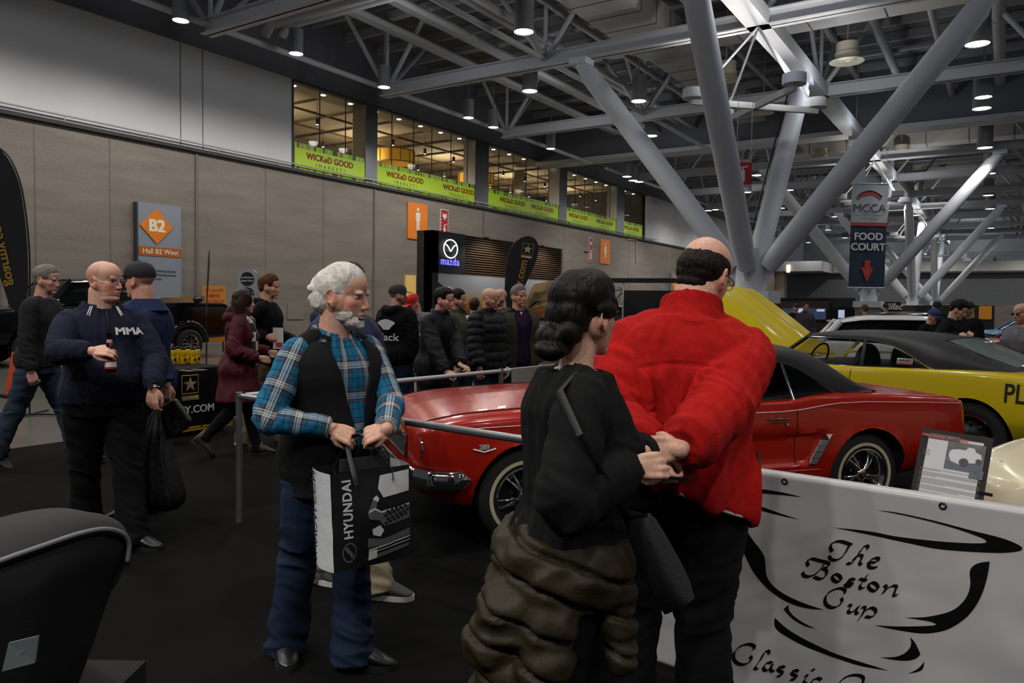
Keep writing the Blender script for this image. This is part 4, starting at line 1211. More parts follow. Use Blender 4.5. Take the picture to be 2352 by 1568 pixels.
# white pinstripe, door cuts, hood cut
zs = [(.62, .775), (.3, .80), (-.6, .828), (-1.2, .832), (-1.95, .838), (-2.12, .850), (-2.30, .876), (-2.46, .89), (-2.7, .893), (-3.3, .872), (-3.7, .85)]
for s in (1, -1):
    MB().tube([side(x_, float(np.interp(x_, [q[0] for q in reversed(zs)], [q[1] for q in reversed(zs)])), .003, s) for x_ in np.linspace(.55, -3.68, 70)], .0042, 6, ell=.6).obj('pinstripe', mat('white_pinstripe', '#d8d2cc', .5), t)
    for xx in (-.72, -2.08): MB().tube([side(xx, z, .001, s) for z in np.linspace(.26, .87, 14)], .0035, 6).obj('door_gap', M_UNDER, t)
    MB().tube([V3((x_, s * (LF.ctrl(x_)[5][0] + .0), LF.ctrl(x_)[5][1] + .003)) for x_ in np.linspace(-.80, .72, 24)], .0035, 6).obj('bonnet_gap', M_UNDER, t)
    # chrome louvre at the end of the scallop
    mb = MB()
    for k in range(5):
        z0, z1 = .665 - .044 * k, .665 - .044 * k - .040
        for_ = [side(-2.355 + (.66 - z) * .62 + dx, z, .010, s) for z, dx in ((z0, -.012), (z0, .036), (z1, .034), (z1, -.008))]
        n_ = V3((0, s * .012, 0)); mb.add([q for q in for_] + [q + n_ for q in for_], [(0, 1, 2, 3), (7, 6, 5, 4), (0, 4, 5, 1), (1, 5, 6, 2), (2, 6, 7, 3), (3, 7, 4, 0)])
    mb.obj('side_louvre', M_CHROME, t, 0)
    mb = MB().tube([side(-1.83, .790, .012, s), side(-1.85, .790, .034, s), side(-1.99, .790, .034, s), side(-2.01, .790, .012, s)], .009, 8).obj('door_handle', M_CHROME, t)
    MB().cyl(side(-1.99, .745, 0, s), side(-1.99, .745, .012, s), .013, n=14).obj('door_lock', M_CHROME, t)
    # rocker bright line
    MB().tube([side(x_, .40, .002, s) for x_ in np.linspace(-.45, -2.3, 20)], .005, 6).obj('sill_trim', RED, t)
    # fender badge
    mb = MB(); b0 = side(.30, .665, .006, s)
    mb.tube([side(.30 + q, z, .006, s) for q, z in ((.075, .668), (0, .648), (-.075, .668))], .006, 6)
    M = MT(side(.30, .678, .007, s), (-s, 0, 0), (0, 0, 1)); mb.text('289', M, .045, bold=.002, ext=.002)
    mb.obj('fender_badge', mat('satin_silver_badge', '#d4d4d6', .4, metal=.4), t)
    # headlamp in its deep pod
    MB().lathe([(.105, -.02), (.11, .03), (.095, .035), (.09, 0), (.06, .012), (.0, .018)], 28, Matrix.Translation((.765, s * .655, .655)) @ Matrix.Rotation(R(90), 4, 'Y')).obj('headlamp', M_CHROME, t, 50)
    mb = MB()
    for k in range(3): mb.box((.785, s * .50 - .03, .60 + k * .05), (.80, s * .50 + .03, .615 + k * .05))
    mb.obj('gill_slats', RED, t)
MB().box((.77, -.42, .54), (.842, .42, .70)).obj('grille', M_UNDER, t)
MB().tube([(.85, y_, z_) for y_, z_ in ((-.40, .55), (.40, .55), (.42, .69), (-.42, .69))], .008, 8, closed=True).obj('grille_surround', M_CHROME, t)
bp = [(.40, .880, .475), (.58, .885, .475), (.74, .855, .48), (.86, .74, .485), (.93, .45, .49), (.945, 0, .49)]
bp = bp + [(x, -y, z) for x, y, z in reversed(bp[:-1])]
pts = []
for i in range(len(bp) - 1):
    for k in range(6): pts.append(V3(bp[i]).lerp(V3(bp[i + 1]), k / 6))
pts.append(V3(bp[-1])); mb = MB(); rows = []
for i, q in enumerate(pts):
    d = (pts[min(i + 1, len(pts) - 1)] - pts[max(i - 1, 0)]).normalized(); o_ = d.cross(V3((0, 0, 1))) * -1; e = min(1, (min(i, len(pts) - 1 - i) + .6) / 3)
    o_ = V3((0, 0, 1)).cross(d) * -1
    rows.append([q + o_ * (.030 * math.cos(a_)) * e + V3((0, 0, .062 * math.sin(a_) * e)) for a_ in [2 * math.pi * k / 14 for k in range(14)]])
mb.grid(rows, closed_v=True); n_ = 14; mb.f += [tuple(range(n_)), tuple(len(mb.v) - n_ + i for i in reversed(range(n_)))]; mb.m += [0, 0]
o = mb.obj('front_bumper', M_CHROME, t, 60); recalc(o)
for s in (1, -1): MB().tube([(.90, s * .32, .36), (.96, s * .32, .45), (.955, s * .32, .55)], [.03, .035, .025], 10).obj('bumper_guard', M_CHROME, t, 60)
MB().tube([(-3.45, .875, .50), (-3.70, .86, .50), (-3.84, .70, .50), (-3.87, 0, .50), (-3.84, -.70, .50), (-3.70, -.86, .50), (-3.45, -.875, .50)], .05, 12).obj('rear_bumper', M_CHROME, t, 60)
for s in (1, -1):
    mb = MB()
    for k in range(3): mb.box((-3.785, s * (.44 + .075 * k) - .028, .62), (-3.745, s * (.44 + .075 * k) + .028, .80))
    mb.obj('tail_lamp', mat('red_lamp_glass', '#7a0a0a', .15), t, 0)
# soft top
def topz(x): return cr1([-2.92, -2.80, -2.62, -2.46, -2.28, -1.8, -1.05], [.962, 1.03, 1.16, 1.262, 1.305, 1.32, 1.285], x)
def edgez(x): return cr1([-2.92, -2.54, -2.46, -2.34, -2.2, -2.05, -1.05], [.958, .950, .968, 1.07, 1.15, 1.185, 1.195], x)
rows = []
for i in range(46):
    x = -1.05 - 1.87 * i / 45; zt, ze = topz(x), min(edgez(x), topz(x) - .004); row = []
    ye = cr1([0.9, 1.0, 1.1, 1.19], [.775, .72, .655, .60], max(.9, min(1.19, ze))); ye = lerp(ye, .70, max(0, (-2.6 - x) / .32) * .5) if x < -2.6 else ye
    for j in range(33):
        a_ = j / 32 * math.pi; c_ = math.cos(a_); s_ = math.sin(a_)
        row.append(V3((x, ye * math.copysign(abs(c_) ** .75, c_), ze + (zt - ze) * s_ ** .55)))
    rows.append(row)
inner = [[q - V3((0, 0, .012)) for q in r_] for r_ in rows]
mb = MB(); loop = [r_ + list(reversed(i_)) for r_, i_ in zip(rows, inner)]; mb.grid(loop, closed_v=True)
for idx in (0, 45):
    b = idx * 66
    for j in range(32): mb.f.append((b + j, b + j + 1, b + 64 - j, b + 65 - j)); mb.m.append(0)
o = mb.obj('soft_top', mat('black_vinyl_top', '#16171a', .62, bump=.25, bscale=260), t, 50); recalc(o)
MB().tube([V3((x, s_ * y, z)) for x, y, z, s_ in [(-2.50, .80, .952, 1), (-2.82, .77, .960, 1), (-2.93, .55, .97, 1), (-2.95, 0, .975, 1), (-2.93, .55, .97, -1), (-2.82, .77, .960, -1), (-2.50, .80, .952, -1)]], .011, 8).obj('top_moulding', M_CHROME, t)
for s in (1, -1):
    MB().tube([V3((x, s * (cr1([0.9, 1.0, 1.1, 1.19], [.80, .725, .665, .610], max(.9, min(1.19, edgez(x))))), edgez(x) - .004)) for x in np.linspace(-1.08, -2.48, 26)], .012, 8).obj('top_rail', M_INT, t)
    a0 = V3((-.66, s * .74, .925)); a1 = V3((-1.10, s * .585, 1.27)); MB().tube([a0, a1], .022, 10).obj('windscreen_pillar', M_CHROME, t)
    MB().tube([V3((-2.10, s * .80, .90)), V3((-2.08, s * .665, 1.17))], [.016, .012], 8, ell=.6).obj('window_post', M_CHROME, t)
    mb = MB(); mb.add([(-2.12, s * .798, .91), (-2.46, s * .79, .945), (-2.40, s * .735, 1.03), (-2.28, s * .69, 1.10), (-2.10, s * .662, 1.165)], [(0, 1, 2, 3, 4)]); mb.obj('quarter_glass', M_GLASS, t, 0)
    MB().tube([(-2.12, s * .80, .905), (-2.32, s * .797, .925), (-2.46, s * .79, .948)], .007, 8).obj('belt_moulding', M_CHROME, t)
mb = MB(); mb.add([(-.68, .71, .93), (-.62, 0, .95), (-.68, -.71, .93), (-1.10, -.56, 1.265), (-1.06, 0, 1.285), (-1.10, .56, 1.265)], [(0, 1, 4, 5), (1, 2, 3, 4)]); mb.obj('windscreen', M_GLASS, t, 60)
for y in (.38, -.38):
    MB().ell((-1.62, y, .93), (.09, .24, .20), None).ell((-1.35, y, .86), (.28, .24, .08)).obj('seat', M_INT, t, 60)
MB().tube([(-1.02 - .05 * math.sin(a_), .38 + .19 * math.cos(a_), .99 + .17 * math.sin(a_)) for a_ in [2 * math.pi * k / 28 for k in range(28)]], .011, 8, closed=True).obj('steering_wheel', M_INT, t)
for ch in t.children:
    if not ch.name.startswith('wheel'):
        P_ = coords(ch.data); m_ = P_[:, 0] > .36; P_[m_, 0] = .36 + (P_[m_, 0] - .36) * .74; setco(ch.data, P_)
MUSTANG = t

# ---------------------------------------------------------------- yellow coupe with vinyl roof
YEL = paint('lemon_yellow_car_paint', '#d2ba1c', .22)
t = thing('car', 'yellow vintage muscle coupe with black vinyl roof and raised bonnet', 'car')
place_car(t, 2244, 7.55, 127, -2.946, .86)
def sec2(zb, yb, l, m, b, i, zc): return [(0, zb), (yb, zb), l, m, b, i, (i[0] * .5, (i[1] * .3 + zc * .7)), (0, zc)]
L2 = Loft([(1.02, sec2(.38, .6, (.74, .48), (.78, .60), (.74, .72), (.5, .75), .76)), (.9, sec2(.32, .74, (.88, .48), (.90, .62), (.86, .78), (.7, .82), .83)), (.4, sec2(.26, .80, (.94, .48), (.955, .66), (.92, .86), (.76, .90), .92)), (-.4, sec2(.24, .82, (.955, .46), (.965, .66), (.935, .90), (.78, .945), .96)),
           (-.75, sec2(.22, .84, (.96, .44), (.97, .66), (.94, .915), (.80, .95), .96)), (-1.5, sec2(.22, .84, (.96, .44), (.97, .66), (.93, .925), (.84, .95), .95)), (-2.2, sec2(.22, .84, (.965, .46), (.975, .68), (.94, .945), (.84, .97), .97)), (-2.946, sec2(.26, .82, (.965, .48), (.975, .70), (.94, .965), (.80, .995), 1.0)),
           (-3.6, sec2(.32, .78, (.94, .50), (.95, .70), (.90, .95), (.72, .985), .995)), (-4.05, sec2(.40, .72, (.87, .52), (.89, .70), (.85, .92), (.66, .95), .96)), (-4.14, sec2(.48, .66, (.83, .56), (.85, .70), (.81, .89), (.62, .92), .92))], 7)
body = L2.mesh(.06).obj('body', [YEL, M_UNDER, M_INT], t, 50); recalc(body); wells(body, (0, -2.946), .385, .345, .58)
set_mat_where(body, 2, lambda c, n: -2.35 < c.x < -.80 and abs(c.y) < .80 and c.z > .9 and n.z > .5); soft(body.data, 40)
set_mat_where(body, 1, lambda c, n: -.55 < c.x < .55 and abs(c.y) < .70 and c.z > .8 and n.z > .5)
for x in (0, -2.946):
    for s in (1, -1): wheel(t, x, s * .82, .345, .22, s, 'rally')
def rz(x): return cr1([-3.25, -2.95, -2.6, -2.3, -1.8, -1.3, -1.02], [1.0, 1.12, 1.25, 1.315, 1.35, 1.345, 1.31], x)
def re(x): return cr1([-3.3, -2.62, -2.52, -2.25, -1.95, -1.6, -1.0], [.985, .975, 1.00, 1.13, 1.225, 1.255, 1.255], x)
rows = []
for i in range(50):
    x = -1.02 - 2.24 * i / 49; zt, ze = rz(x), min(re(x), rz(x) - .004); ye = cr1([.97, 1.1, 1.26], [.86, .78, .69], max(.97, min(1.26, ze))); ye = lerp(ye, .70, max(0, (-2.6 - x) / .66)) if x < -2.6 else ye; row = []
    for j in range(33):
        a_ = j / 32 * math.pi; c_ = math.cos(a_); row.append(V3((x, ye * math.copysign(abs(c_) ** .7, c_), ze + (zt - ze) * math.sin(a_) ** .5)))
    rows.append(row)
mb = MB(); mb.grid([r_ + [q - V3((0, 0, .014)) for q in reversed(r_)] for r_ in rows], closed_v=True)
for idx in (0, 49):
    b = idx * 66
    for j in range(32): mb.f.append((b + j, b + j + 1, b + 64 - j, b + 65 - j)); mb.m.append(0)
o = mb.obj('vinyl_roof', mat('charcoal_vinyl_roof', '#1b1c20', .55, bump=.2, bscale=220), t, 50); recalc(o)
# rear window
mb = MB(); P = []
for i in range(9):
    x = -2.50 - .68 * i / 8; row = []
    for j in range(13):
        y = (-.48 - .10 * i / 8) + (.96 + .20 * i / 8) * j / 12; row.append(V3((x, y, rz(x) + .014 - .05 * (abs(y) / .6) ** 3)))
    P.append(row)
mb.grid(P); mb.obj('rear_window', mat('pale_rear_glass', '#7d8a87', .08, spec=.7, alpha=.75), t, 60)
edge = P[0] + [r_[-1] for r_ in P[1:]] + list(reversed(P[-1][:-1])) + [r_[0] for r_ in reversed(P[1:-1])]
MB().tube(edge, .012, 8, closed=True).obj('rear_window_trim', M_CHROME, t)
for s in (1, -1):
    MB().tube([V3((-.62, s * .82, .94)), V3((-1.04, s * .66, 1.29))], .024, 10).obj('windscreen_pillar', M_CHROME, t)
    MB().tube([V3((x, s * (cr1([.97, 1.1, 1.26], [.885, .80, .705], max(.97, min(1.26, re(x))))), re(x) - .003)) for x in np.linspace(-1.04, -2.56, 30)], .010, 8).obj('roof_drip_rail', M_CHROME, t)
    mb = MB(); mb.add([(-.80, s * .87, .94), (-2.5, s * .875, .985), (-2.25, s * .79, 1.12), (-1.95, s * .735, 1.215), (-1.6, s * .70, 1.245), (-1.06, s * .69, 1.245)], [(0, 1, 2, 3, 4, 5)]); mb.obj('side_glass', mat('faint_side_glass', '#0e1514', .03, alpha=.30, spec=.6), t, 0)
    MB().bar((-1.78, s * .86, .95), (-1.74, s * .715, 1.24), .035, .02).obj('window_post', M_INT, t)
    mb = MB().tube([V3((-1.70, s * (L2.side_y(-1.7, z) + .001), z)) for z in np.linspace(.3, .92, 12)], .004, 6); mb.obj('door_gap', M_UNDER, t)
    y_ = L2.side_y(-1.5, .80); MB().tube([(-1.44, s * (y_ + .003), .80), (-1.45, s * (y_ + .028), .80), (-1.58, s * (y_ + .028), .80), (-1.59, s * (y_ + .003), .80)], .011, 8).obj('door_handle', M_CHROME, t)
    mb = MB(); v, f = text_geo('PLYMOUTH', .26, align='CENTER', space=1.0, bold=.004)
    mb.add([(-3.74 - s * q[0] * .72, s * (L2.side_y(-3.74 - s * q[0] * .72, .80 + q[1]) + .004), .80 + q[1]) for q in v], f); mb.obj('quarter_lettering', M_BLACK, t, 0)
    mb = MB(); mb.add([(-2.16, s * .845, 1.005), (-2.33, s * .845, 1.008), (-2.33, s * .82, 1.075), (-2.16, s * .82, 1.075)], [(0, 1, 2, 3)])
    if s > 0:
        sg = mb.obj('sale_card', mat('white_card', '#c6c2be', .6), t, 0)
        Ms = MT((-2.245, .834, 1.052), (-1, 0, 0), (0, -.36, 1)); MB().text('FOR SALE', Ms, .03, bold=.001).obj('card_lettering', M_BLACK, sg, 0)
        mb = MB(); mb.add([(-2.16, .849, 1.006), (-2.33, .849, 1.009), (-2.33, .842, 1.026), (-2.16, .842, 1.024)], [(0, 1, 2, 3)]); mb.obj('card_stripe', mat('red_ink', '#b03038', .7), sg, 0)
mb = MB(); mb.add([(-.66, .80, .95), (-.58, 0, .97), (-.66, -.80, .95), (-1.04, -.64, 1.29), (-1.0, 0, 1.31), (-1.04, .64, 1.29)], [(0, 1, 4, 5), (1, 2, 3, 4)]); mb.obj('windscreen', M_GLASS, t, 60)
for y in (.42, -.42): MB().ell((-1.62, y, .98), (.09, .25, .22)).obj('seat', M_INT, t, 60)
MB().tube([(-1.0 - .06 * math.sin(a_), .42 + .19 * math.cos(a_), 1.0 + .17 * math.sin(a_)) for a_ in [2 * math.pi * k / 24 for k in range(24)]], .012, 8, closed=True).obj('steering_wheel', M_INT, t)
# raised bonnet, hinged at the cowl
hp = []
hin = V3((-.52, 0, .985)); ang = R(36)
for i in range(13):
    u_ = 1.58 * i / 12; row = []
    for j in range(17):
        y = (-.80 + 1.6 * j / 16) * (1 - .10 * i / 12); bul = .035 * (1 - (y / .8) ** 2) - .05 * (i / 12) ** 3 + (.022 if abs(abs(y) - .28) < .06 else 0)
        row.append(hin + V3((math.cos(ang) * u_ - math.sin(ang) * bul, y, math.sin(ang) * u_ + math.cos(ang) * bul)))
    hp.append(row)
mb = MB(); nn = V3((-math.sin(ang), 0, math.cos(ang))) * -.03
mb.grid([r_ + [q + nn for q in reversed(r_)] for r_ in hp], closed_v=True); n_ = 34
for idx in (0, 12):
    b = idx * n_
    for j in range(16): mb.f.append((b + j, b + j + 1, b + n_ - 2 - j, b + n_ - 1 - j)); mb.m.append(0)
o = mb.obj('raised_bonnet', YEL, t, 40); recalc(o)

# ---------------------------------------------------------------- cream roadster at the right edge
CREAM = paint('cream_white_car_paint', '#c9bfa4', .25)
t = thing('car', 'cream white vintage roadster with swelling front wing at the right edge', 'car')
place_car(t, 2538, 3.5, 202, .66, 0)
def sec3(zb, yb, l, m, b, i, v, zc): return [(0, zb), (yb, zb), l, m, b, i, v, (0, zc)]
L3 = Loft([(.72, sec3(.40, .3, (.42, .46), (.46, .56), (.42, .66), (.3, .70), (.16, .70), .70)), (.62, sec3(.30, .5, (.64, .44), (.70, .58), (.64, .72), (.46, .76), (.25, .75), .75)), (.40, sec3(.22, .62, (.74, .44), (.80, .62), (.74, .79), (.56, .83), (.32, .79), .79)), (0, sec3(.2, .66, (.79, .44), (.83, .66), (.76, .84), (.58, .885), (.34, .83), .84)),
           (-.5, sec3(.2, .66, (.76, .44), (.78, .62), (.74, .80), (.60, .855), (.36, .86), .87)), (-1.2, sec3(.2, .64, (.74, .44), (.75, .60), (.73, .76), (.62, .83), (.4, .83), .83)), (-1.9, sec3(.2, .66, (.80, .46), (.83, .64), (.78, .82), (.62, .88), (.36, .87), .87)), (-2.286, sec3(.22, .66, (.83, .46), (.86, .66), (.80, .85), (.62, .90), (.34, .88), .88)), (-2.75, sec3(.3, .6, (.74, .48), (.78, .62), (.72, .78), (.56, .82), (.3, .82), .82)), (-3.0, sec3(.42, .4, (.5, .5), (.54, .58), (.5, .68), (.4, .7), (.2, .71), .71))], 7)
body = L3.mesh(.05).obj('body', [CREAM, M_UNDER, M_INT], t, 60); recalc(body); wells(body, (0, -2.286), .345, .32, .45)
set_mat_where(body, 2, lambda c, n: -1.75 < c.x < -.85 and abs(c.y) < .55 and c.z > .7 and n.z > .5); soft(body.data, 50)
for x in (0, -2.286):
    for s in (1, -1): wheel(t, x, s * .68, .32, .19, s, 'rally')
for s in (1, -1):
    MB().lathe([(.10, -.05), (.105, .02), (.09, .03), (.05, .045), (0, .05)], 24, Matrix.Translation((.55, s * .52, .68)) @ Matrix.Rotation(R(80), 4, 'Y')).obj('headlamp', M_CHROME, t, 50)
    MB().ell((0, 0, 0), (.13, .20, .22), Matrix.Translation((-1.55, s * .28, .86))).obj('seat', mat('red_leather', '#5a1410', .5), t, 60)
mb = MB(); mb.add([(-.72, .55, .86), (-.72, -.55, .86), (-.86, -.50, 1.14), (-.86, .50, 1.14)], [(0, 1, 2, 3)]); mb.obj('windscreen', M_GLASS, t, 0)
MB().tube([(-.72, .55, .86), (-.72, -.55, .86), (-.86, -.50, 1.14), (-.86, .50, 1.14)], .012, 8, closed=True).obj('windscreen_frame', M_CHROME, t)
MB().ell((0, 0, 0), (.04, .30, .14), Matrix.Translation((.69, 0, .57))).obj('grille_mouth', M_UNDER, t, 60)

# ---------------------------------------------------------------- modern cars, distant
def suv(label, px, D, ang, col, xl=-1.3, yl=.9, H=1.66, L=4.45, name='car', truck=False):
    t = thing('car', label, 'car'); place_car(t, px, D, ang, xl, yl); pm = col; w = .92
    k = H / 1.66
    def s4(zb, l, m, b, zc, ww=w): return [(0, zb), (ww * .9, zb), (ww, l), (ww, m), (ww * .96, b), (ww * .78, zc - .01), (0, zc)]
    lf = Loft([(.86, s4(.35, .5, .62, .70, .74, .66)), (.72, s4(.28, .5, .66, .82, .88, .84)), (.2, s4(.24, .5, .72, .93, .99)), (-.6, s4(.24, .5, .76, 1.0, 1.05)), (-1.6, s4(.24, .5, .78, 1.02, 1.05)), (-2.6, s4(.26, .5, .80, 1.05, 1.08)), (-3.25, s4(.32, .5, .82, 1.06, 1.10, .9)), (-3.5, s4(.42, .56, .82, 1.02, 1.06, .84))], 6)
    b = lf.mesh(.1).obj('body', [pm, M_UNDER], t, 50); recalc(b); wells(b, (0, -2.7), .38, .35, .6); soft(b.data, 40)
    for x in (0, -2.7):
        for s in (1, -1): wheel(t, x, s * .8, .35, .22, s, 'alloy')
    def g(xs, zb, zt, yb, yt): return [(0, zb), (yb, zb), (lerp(yb, yt, .5) + .01, lerp(zb, zt, .5)), (yt, zt - .06), (yt * .75, zt - .005), (0, zt)]
    gh = Loft([(-.55, g(0, 1.0, 1.06, .80, .76)), (-.85, g(0, 1.0, 1.25, .82, .70)), (-1.25, g(0, 1.0, 1.50, .84, .66)), (-1.7, g(0, 1.0, 1.58, .85, .66)), (-2.6, g(0, 1.0, 1.57, .85, .66)), (-3.05, g(0, 1.0, 1.46, .83, .64)), (-3.42, g(0, 1.0, 1.12, .80, .64))], 5)
    gl = gh.mesh(.1).obj('window_glass', M_DGLASS, t, 50); recalc(gl)
    rf = Loft([(-1.22, g(0, 1.44, 1.50, .67, .66)), (-1.7, g(0, 1.50, 1.60, .685, .67)), (-2.6, g(0, 1.49, 1.59, .685, .67)), (-3.12, g(0, 1.42, 1.49, .67, .65))], 5)
    r_ = rf.mesh(.12).obj('roof', pm, t, 50); recalc(r_)
    MB().box((-3.28, -.62, 1.44), (-2.98, .62, 1.475)).obj('roof_spoiler', pm, t, 0)
    for s in (1, -1):
        MB().tube([(-.55, s * .81, 1.03), (-.9, s * .73, 1.27), (-1.28, s * .675, 1.50)], .03, 8).obj('windscreen_pillar', pm, t)
        MB().tube([(-3.10, s * .68, 1.46), (-3.42, s * .80, 1.06)], .07, 8).obj('rear_pillar', pm, t)
        MB().ell((-.95, s * 1.0, 1.06), (.07, .11, .08)).obj('mirror', pm, t, 60)
        MB().ell((-3.42, s * .74, .92), (.06, .17, .07)).obj('tail_lamp', mat('red_lamp_glass', '#7a0a0a', .15), t, 60)
        MB().ell((.74, s * .70, .74), (.10, .14, .06)).obj('headlamp', mat('clear_lamp', '#9aa0a4', .1), t, 60)
    mb = MB()
    for s in (1, -1):
        for z in (.62, .9): mb.box((-3.0, s * (w + .0) - .004, z - .003), (-.5, s * (w) + .004, z + .003))
    mb.obj('side_crease', M_UNDER, t, 0)
    if k != 1: t.scale = (1, 1, k)
    return t
PEARL = paint('pearl_white_car_paint', '#e4e5e6'); GRAPH = paint('graphite_car_paint', '#1d2024'); CRED = paint('bright_red_car_paint', '#a80d12'); TEAL = paint('teal_blue_car_paint', '#123a52'); SKYB = paint('sky_blue_car_paint', '#3f7fae')
suv('white crossover standing behind the yellow coupe, tail to the left', 1905, 14.0, -20, PEARL, -3.3, -.85, 1.56)
suv('dark grey car just beyond the white crossover', 2010, 22.0, -16, GRAPH, -3.0, -.85, 1.62)
suv('red car behind the man in grey sweatshirt', 2228, 18.0, 172, CRED, .8, .9, 1.5)
suv('blue car beyond the red car at the right edge', 2258, 24, 176, SKYB, .8, .9, 1.62)
suv('white car partly hidden behind the raised yellow bonnet', 1835, 17.5, -25, paint('plain_white_car_paint', '#a8a8aa'), -.5, -.85, 1.40)
bs = suv('black sport utility car with a bicycle on its roof, behind the woman in black', 1418, 40, -12, paint('black_car_paint', '#08090b'), -2.0, -.8, 1.72)

# bicycle on the roof of the black car
def bicycle(label, M):
    t = thing('bicycle', label, 'bicycle'); t.matrix_world = M
    mk = mat('black_bicycle_paint', '#0b0b0c', .4)
    for x in (-.52, .52):
        MB().tube([(x + .335 * math.cos(a), 0, .34 + .335 * math.sin(a)) for a in [2 * math.pi * i / 32 for i in range(32)]], .018, 8, closed=True).obj('wheel', M_TYRE, t)
        mb = MB()
        for i in range(12): mb.cyl((x, 0, .34), (x + .32 * math.cos(i * .5236), 0, .34 + .32 * math.sin(i * .5236)), .003, n=4)
        mb.obj('wheel_spokes', M_CHROME, t)
    bb, st, hd, rr, fr = V3((-.08, 0, .30)), V3((-.22, 0, .80)), V3((.36, 0, .80)), V3((-.52, 0, .34)), V3((.52, 0, .34))
    mb = MB()
    for a, b in ((bb, st), (st, hd), (bb, V3((.39, 0, .70))), (bb, rr), (st, rr), (hd + V3((.02, 0, -.08)), fr), (hd, V3((.33, 0, .90)))): mb.cyl(a, b, .024, n=8)
    mb.obj('frame', mk, t)
    MB().cyl(st, st + V3((-.04, 0, .16)), .014, n=8).obj('seat_post', mk, t)
    MB().ell(tuple(st + V3((-.05, 0, .18))), (.13, .06, .03)).obj('saddle', mk, t, 60)
    MB().tube([(.33, -.26, .92), (.36, 0, .91), (.33, .26, .92)], .014, 8).obj('handlebar', mk, t)
    MB().cyl((-.08, -.02, .30), (-.08, .02, .30), .09, n=20).obj('chainring', mk, t)
    return t
bq = at(1416, 703, 40.0)
bicycle('black bicycle carried upright on the roof of the black car', Matrix.Translation((bq.x, bq.y, 1.655)) @ Matrix.Rotation(YAW + R(-52), 4, 'Z'))

# ---------------------------------------------------------------- black crew cab pickup by the wall
BLK = paint('gloss_black_truck_paint', '#060607', .15)
t = thing('pickup_truck', 'black four-door pickup truck with dual rear wheels by the concrete wall', 'pickup truck')
q = floor_at(430, 20.8); t.location = (q.x - .95, q.y, 0); t.rotation_euler = (0, 0, R(-90))
# local: x forward = -Y world (towards the left of the picture); rear axle at x=0
def pk(zb, l, m, b, zc, w): return [(0, zb), (w * .92, zb), (w, l), (w, m), (w * .98, b), (w * .9, zc), (0, zc)]
lf = Loft([(5.0, pk(.55, .7, .95, 1.15, 1.2, .86)), (4.8, pk(.5, .7, 1.0, 1.25, 1.30, .98)), (3.3, pk(.5, .7, 1.05, 1.36, 1.40, 1.0)), (1.2, pk(.5, .7, 1.08, 1.42, 1.46, 1.0)), (.9, pk(.5, .7, 1.1, 1.46, 1.50, 1.0)), (-1.2, pk(.55, .75, 1.1, 1.46, 1.50, 1.0)), (-1.28, pk(.6, .75, 1.1, 1.42, 1.46, .98))], 6)
b = lf.mesh(.1).obj('body', [BLK, M_UNDER], t, 40); recalc(b); wells(b, (0, 4.0), .5, .42, .55); soft(b.data, 40)
MB().box((-1.22, -.82, 1.44), (.88, .82, 1.515)).obj('bed_cover', M_UNDER, t, 0)
for s in (1, -1):
    MB().tube([(.53 * math.cos(a), s * 1.0, .42 + .53 * math.sin(a)) for a in [math.pi * i / 18 for i in range(19)]], .075, 10, ell=1.4).obj('rear_wing', BLK, t, 60)
    wheel(t, 0, s * .98, .40, .25, s, 'alloy'); wheel(t, 4.0, s * .82, .40, .25, s, 'alloy')
    MB().box((-1.31, s * .86 - .06, 1.0), (-1.24, s * .86 + .08, 1.42)).obj('tail_lamp', mat('red_lamp_glass', '#7a0a0a', .15), t, 0)
    MB().bar((1.3, s * 1.08, .55), (3.2, s * 1.08, .55), .16, .05).obj('running_board', M_CHROME, t, 0)
    MB().box((1.2, s * .985 - .01, 1.36), (3.2, s * .985 + .02, 1.39)).obj('window_sill_trim', mat('dull_chrome', '#6d6f72', .3, metal=1), t, 0)
def gc(zb, zt, yb, yt): return [(0, zb), (yb, zb), (lerp(yb, yt, .5) + .01, lerp(zb, zt, .5)), (yt, zt - .05), (yt * .8, zt), (0, zt + .01)]
gl = Loft([(3.65, gc(1.4, 1.44, .88, .86)), (3.0, gc(1.4, 2.02, .92, .76)), (2.0, gc(1.4, 2.06, .93, .77)), (1.2, gc(1.4, 2.04, .92, .77)), (1.0, gc(1.4, 1.98, .90, .75))], 5).mesh(.1).obj('cab_glass', M_DGLASS, t, 40); recalc(gl)
rf = Loft([(3.02, gc(1.96, 2.05, .79, .77)), (2.0, gc(2.0, 2.10, .80, .78)), (1.15, gc(1.98, 2.08, .80, .78)), (.98, gc(1.92, 2.0, .78, .76))], 5).mesh(.1).obj('cab_roof', BLK, t, 40); recalc(rf)
for s in (1, -1):
    for x0, x1 in ((3.62, 3.0), (2.12, 2.10), (1.02, 1.05)): MB().bar((x0, s * .92, 1.4), (x1, s * .78, 2.02), .12, .05, up=(0, 1, 0)).obj('cab_pillar', BLK, t, 0)
MB().box((-1.45, -.95, .62), (-1.25, .95, .80)).obj('step_bumper', M_CHROME, t, 0)
PICKUP = t
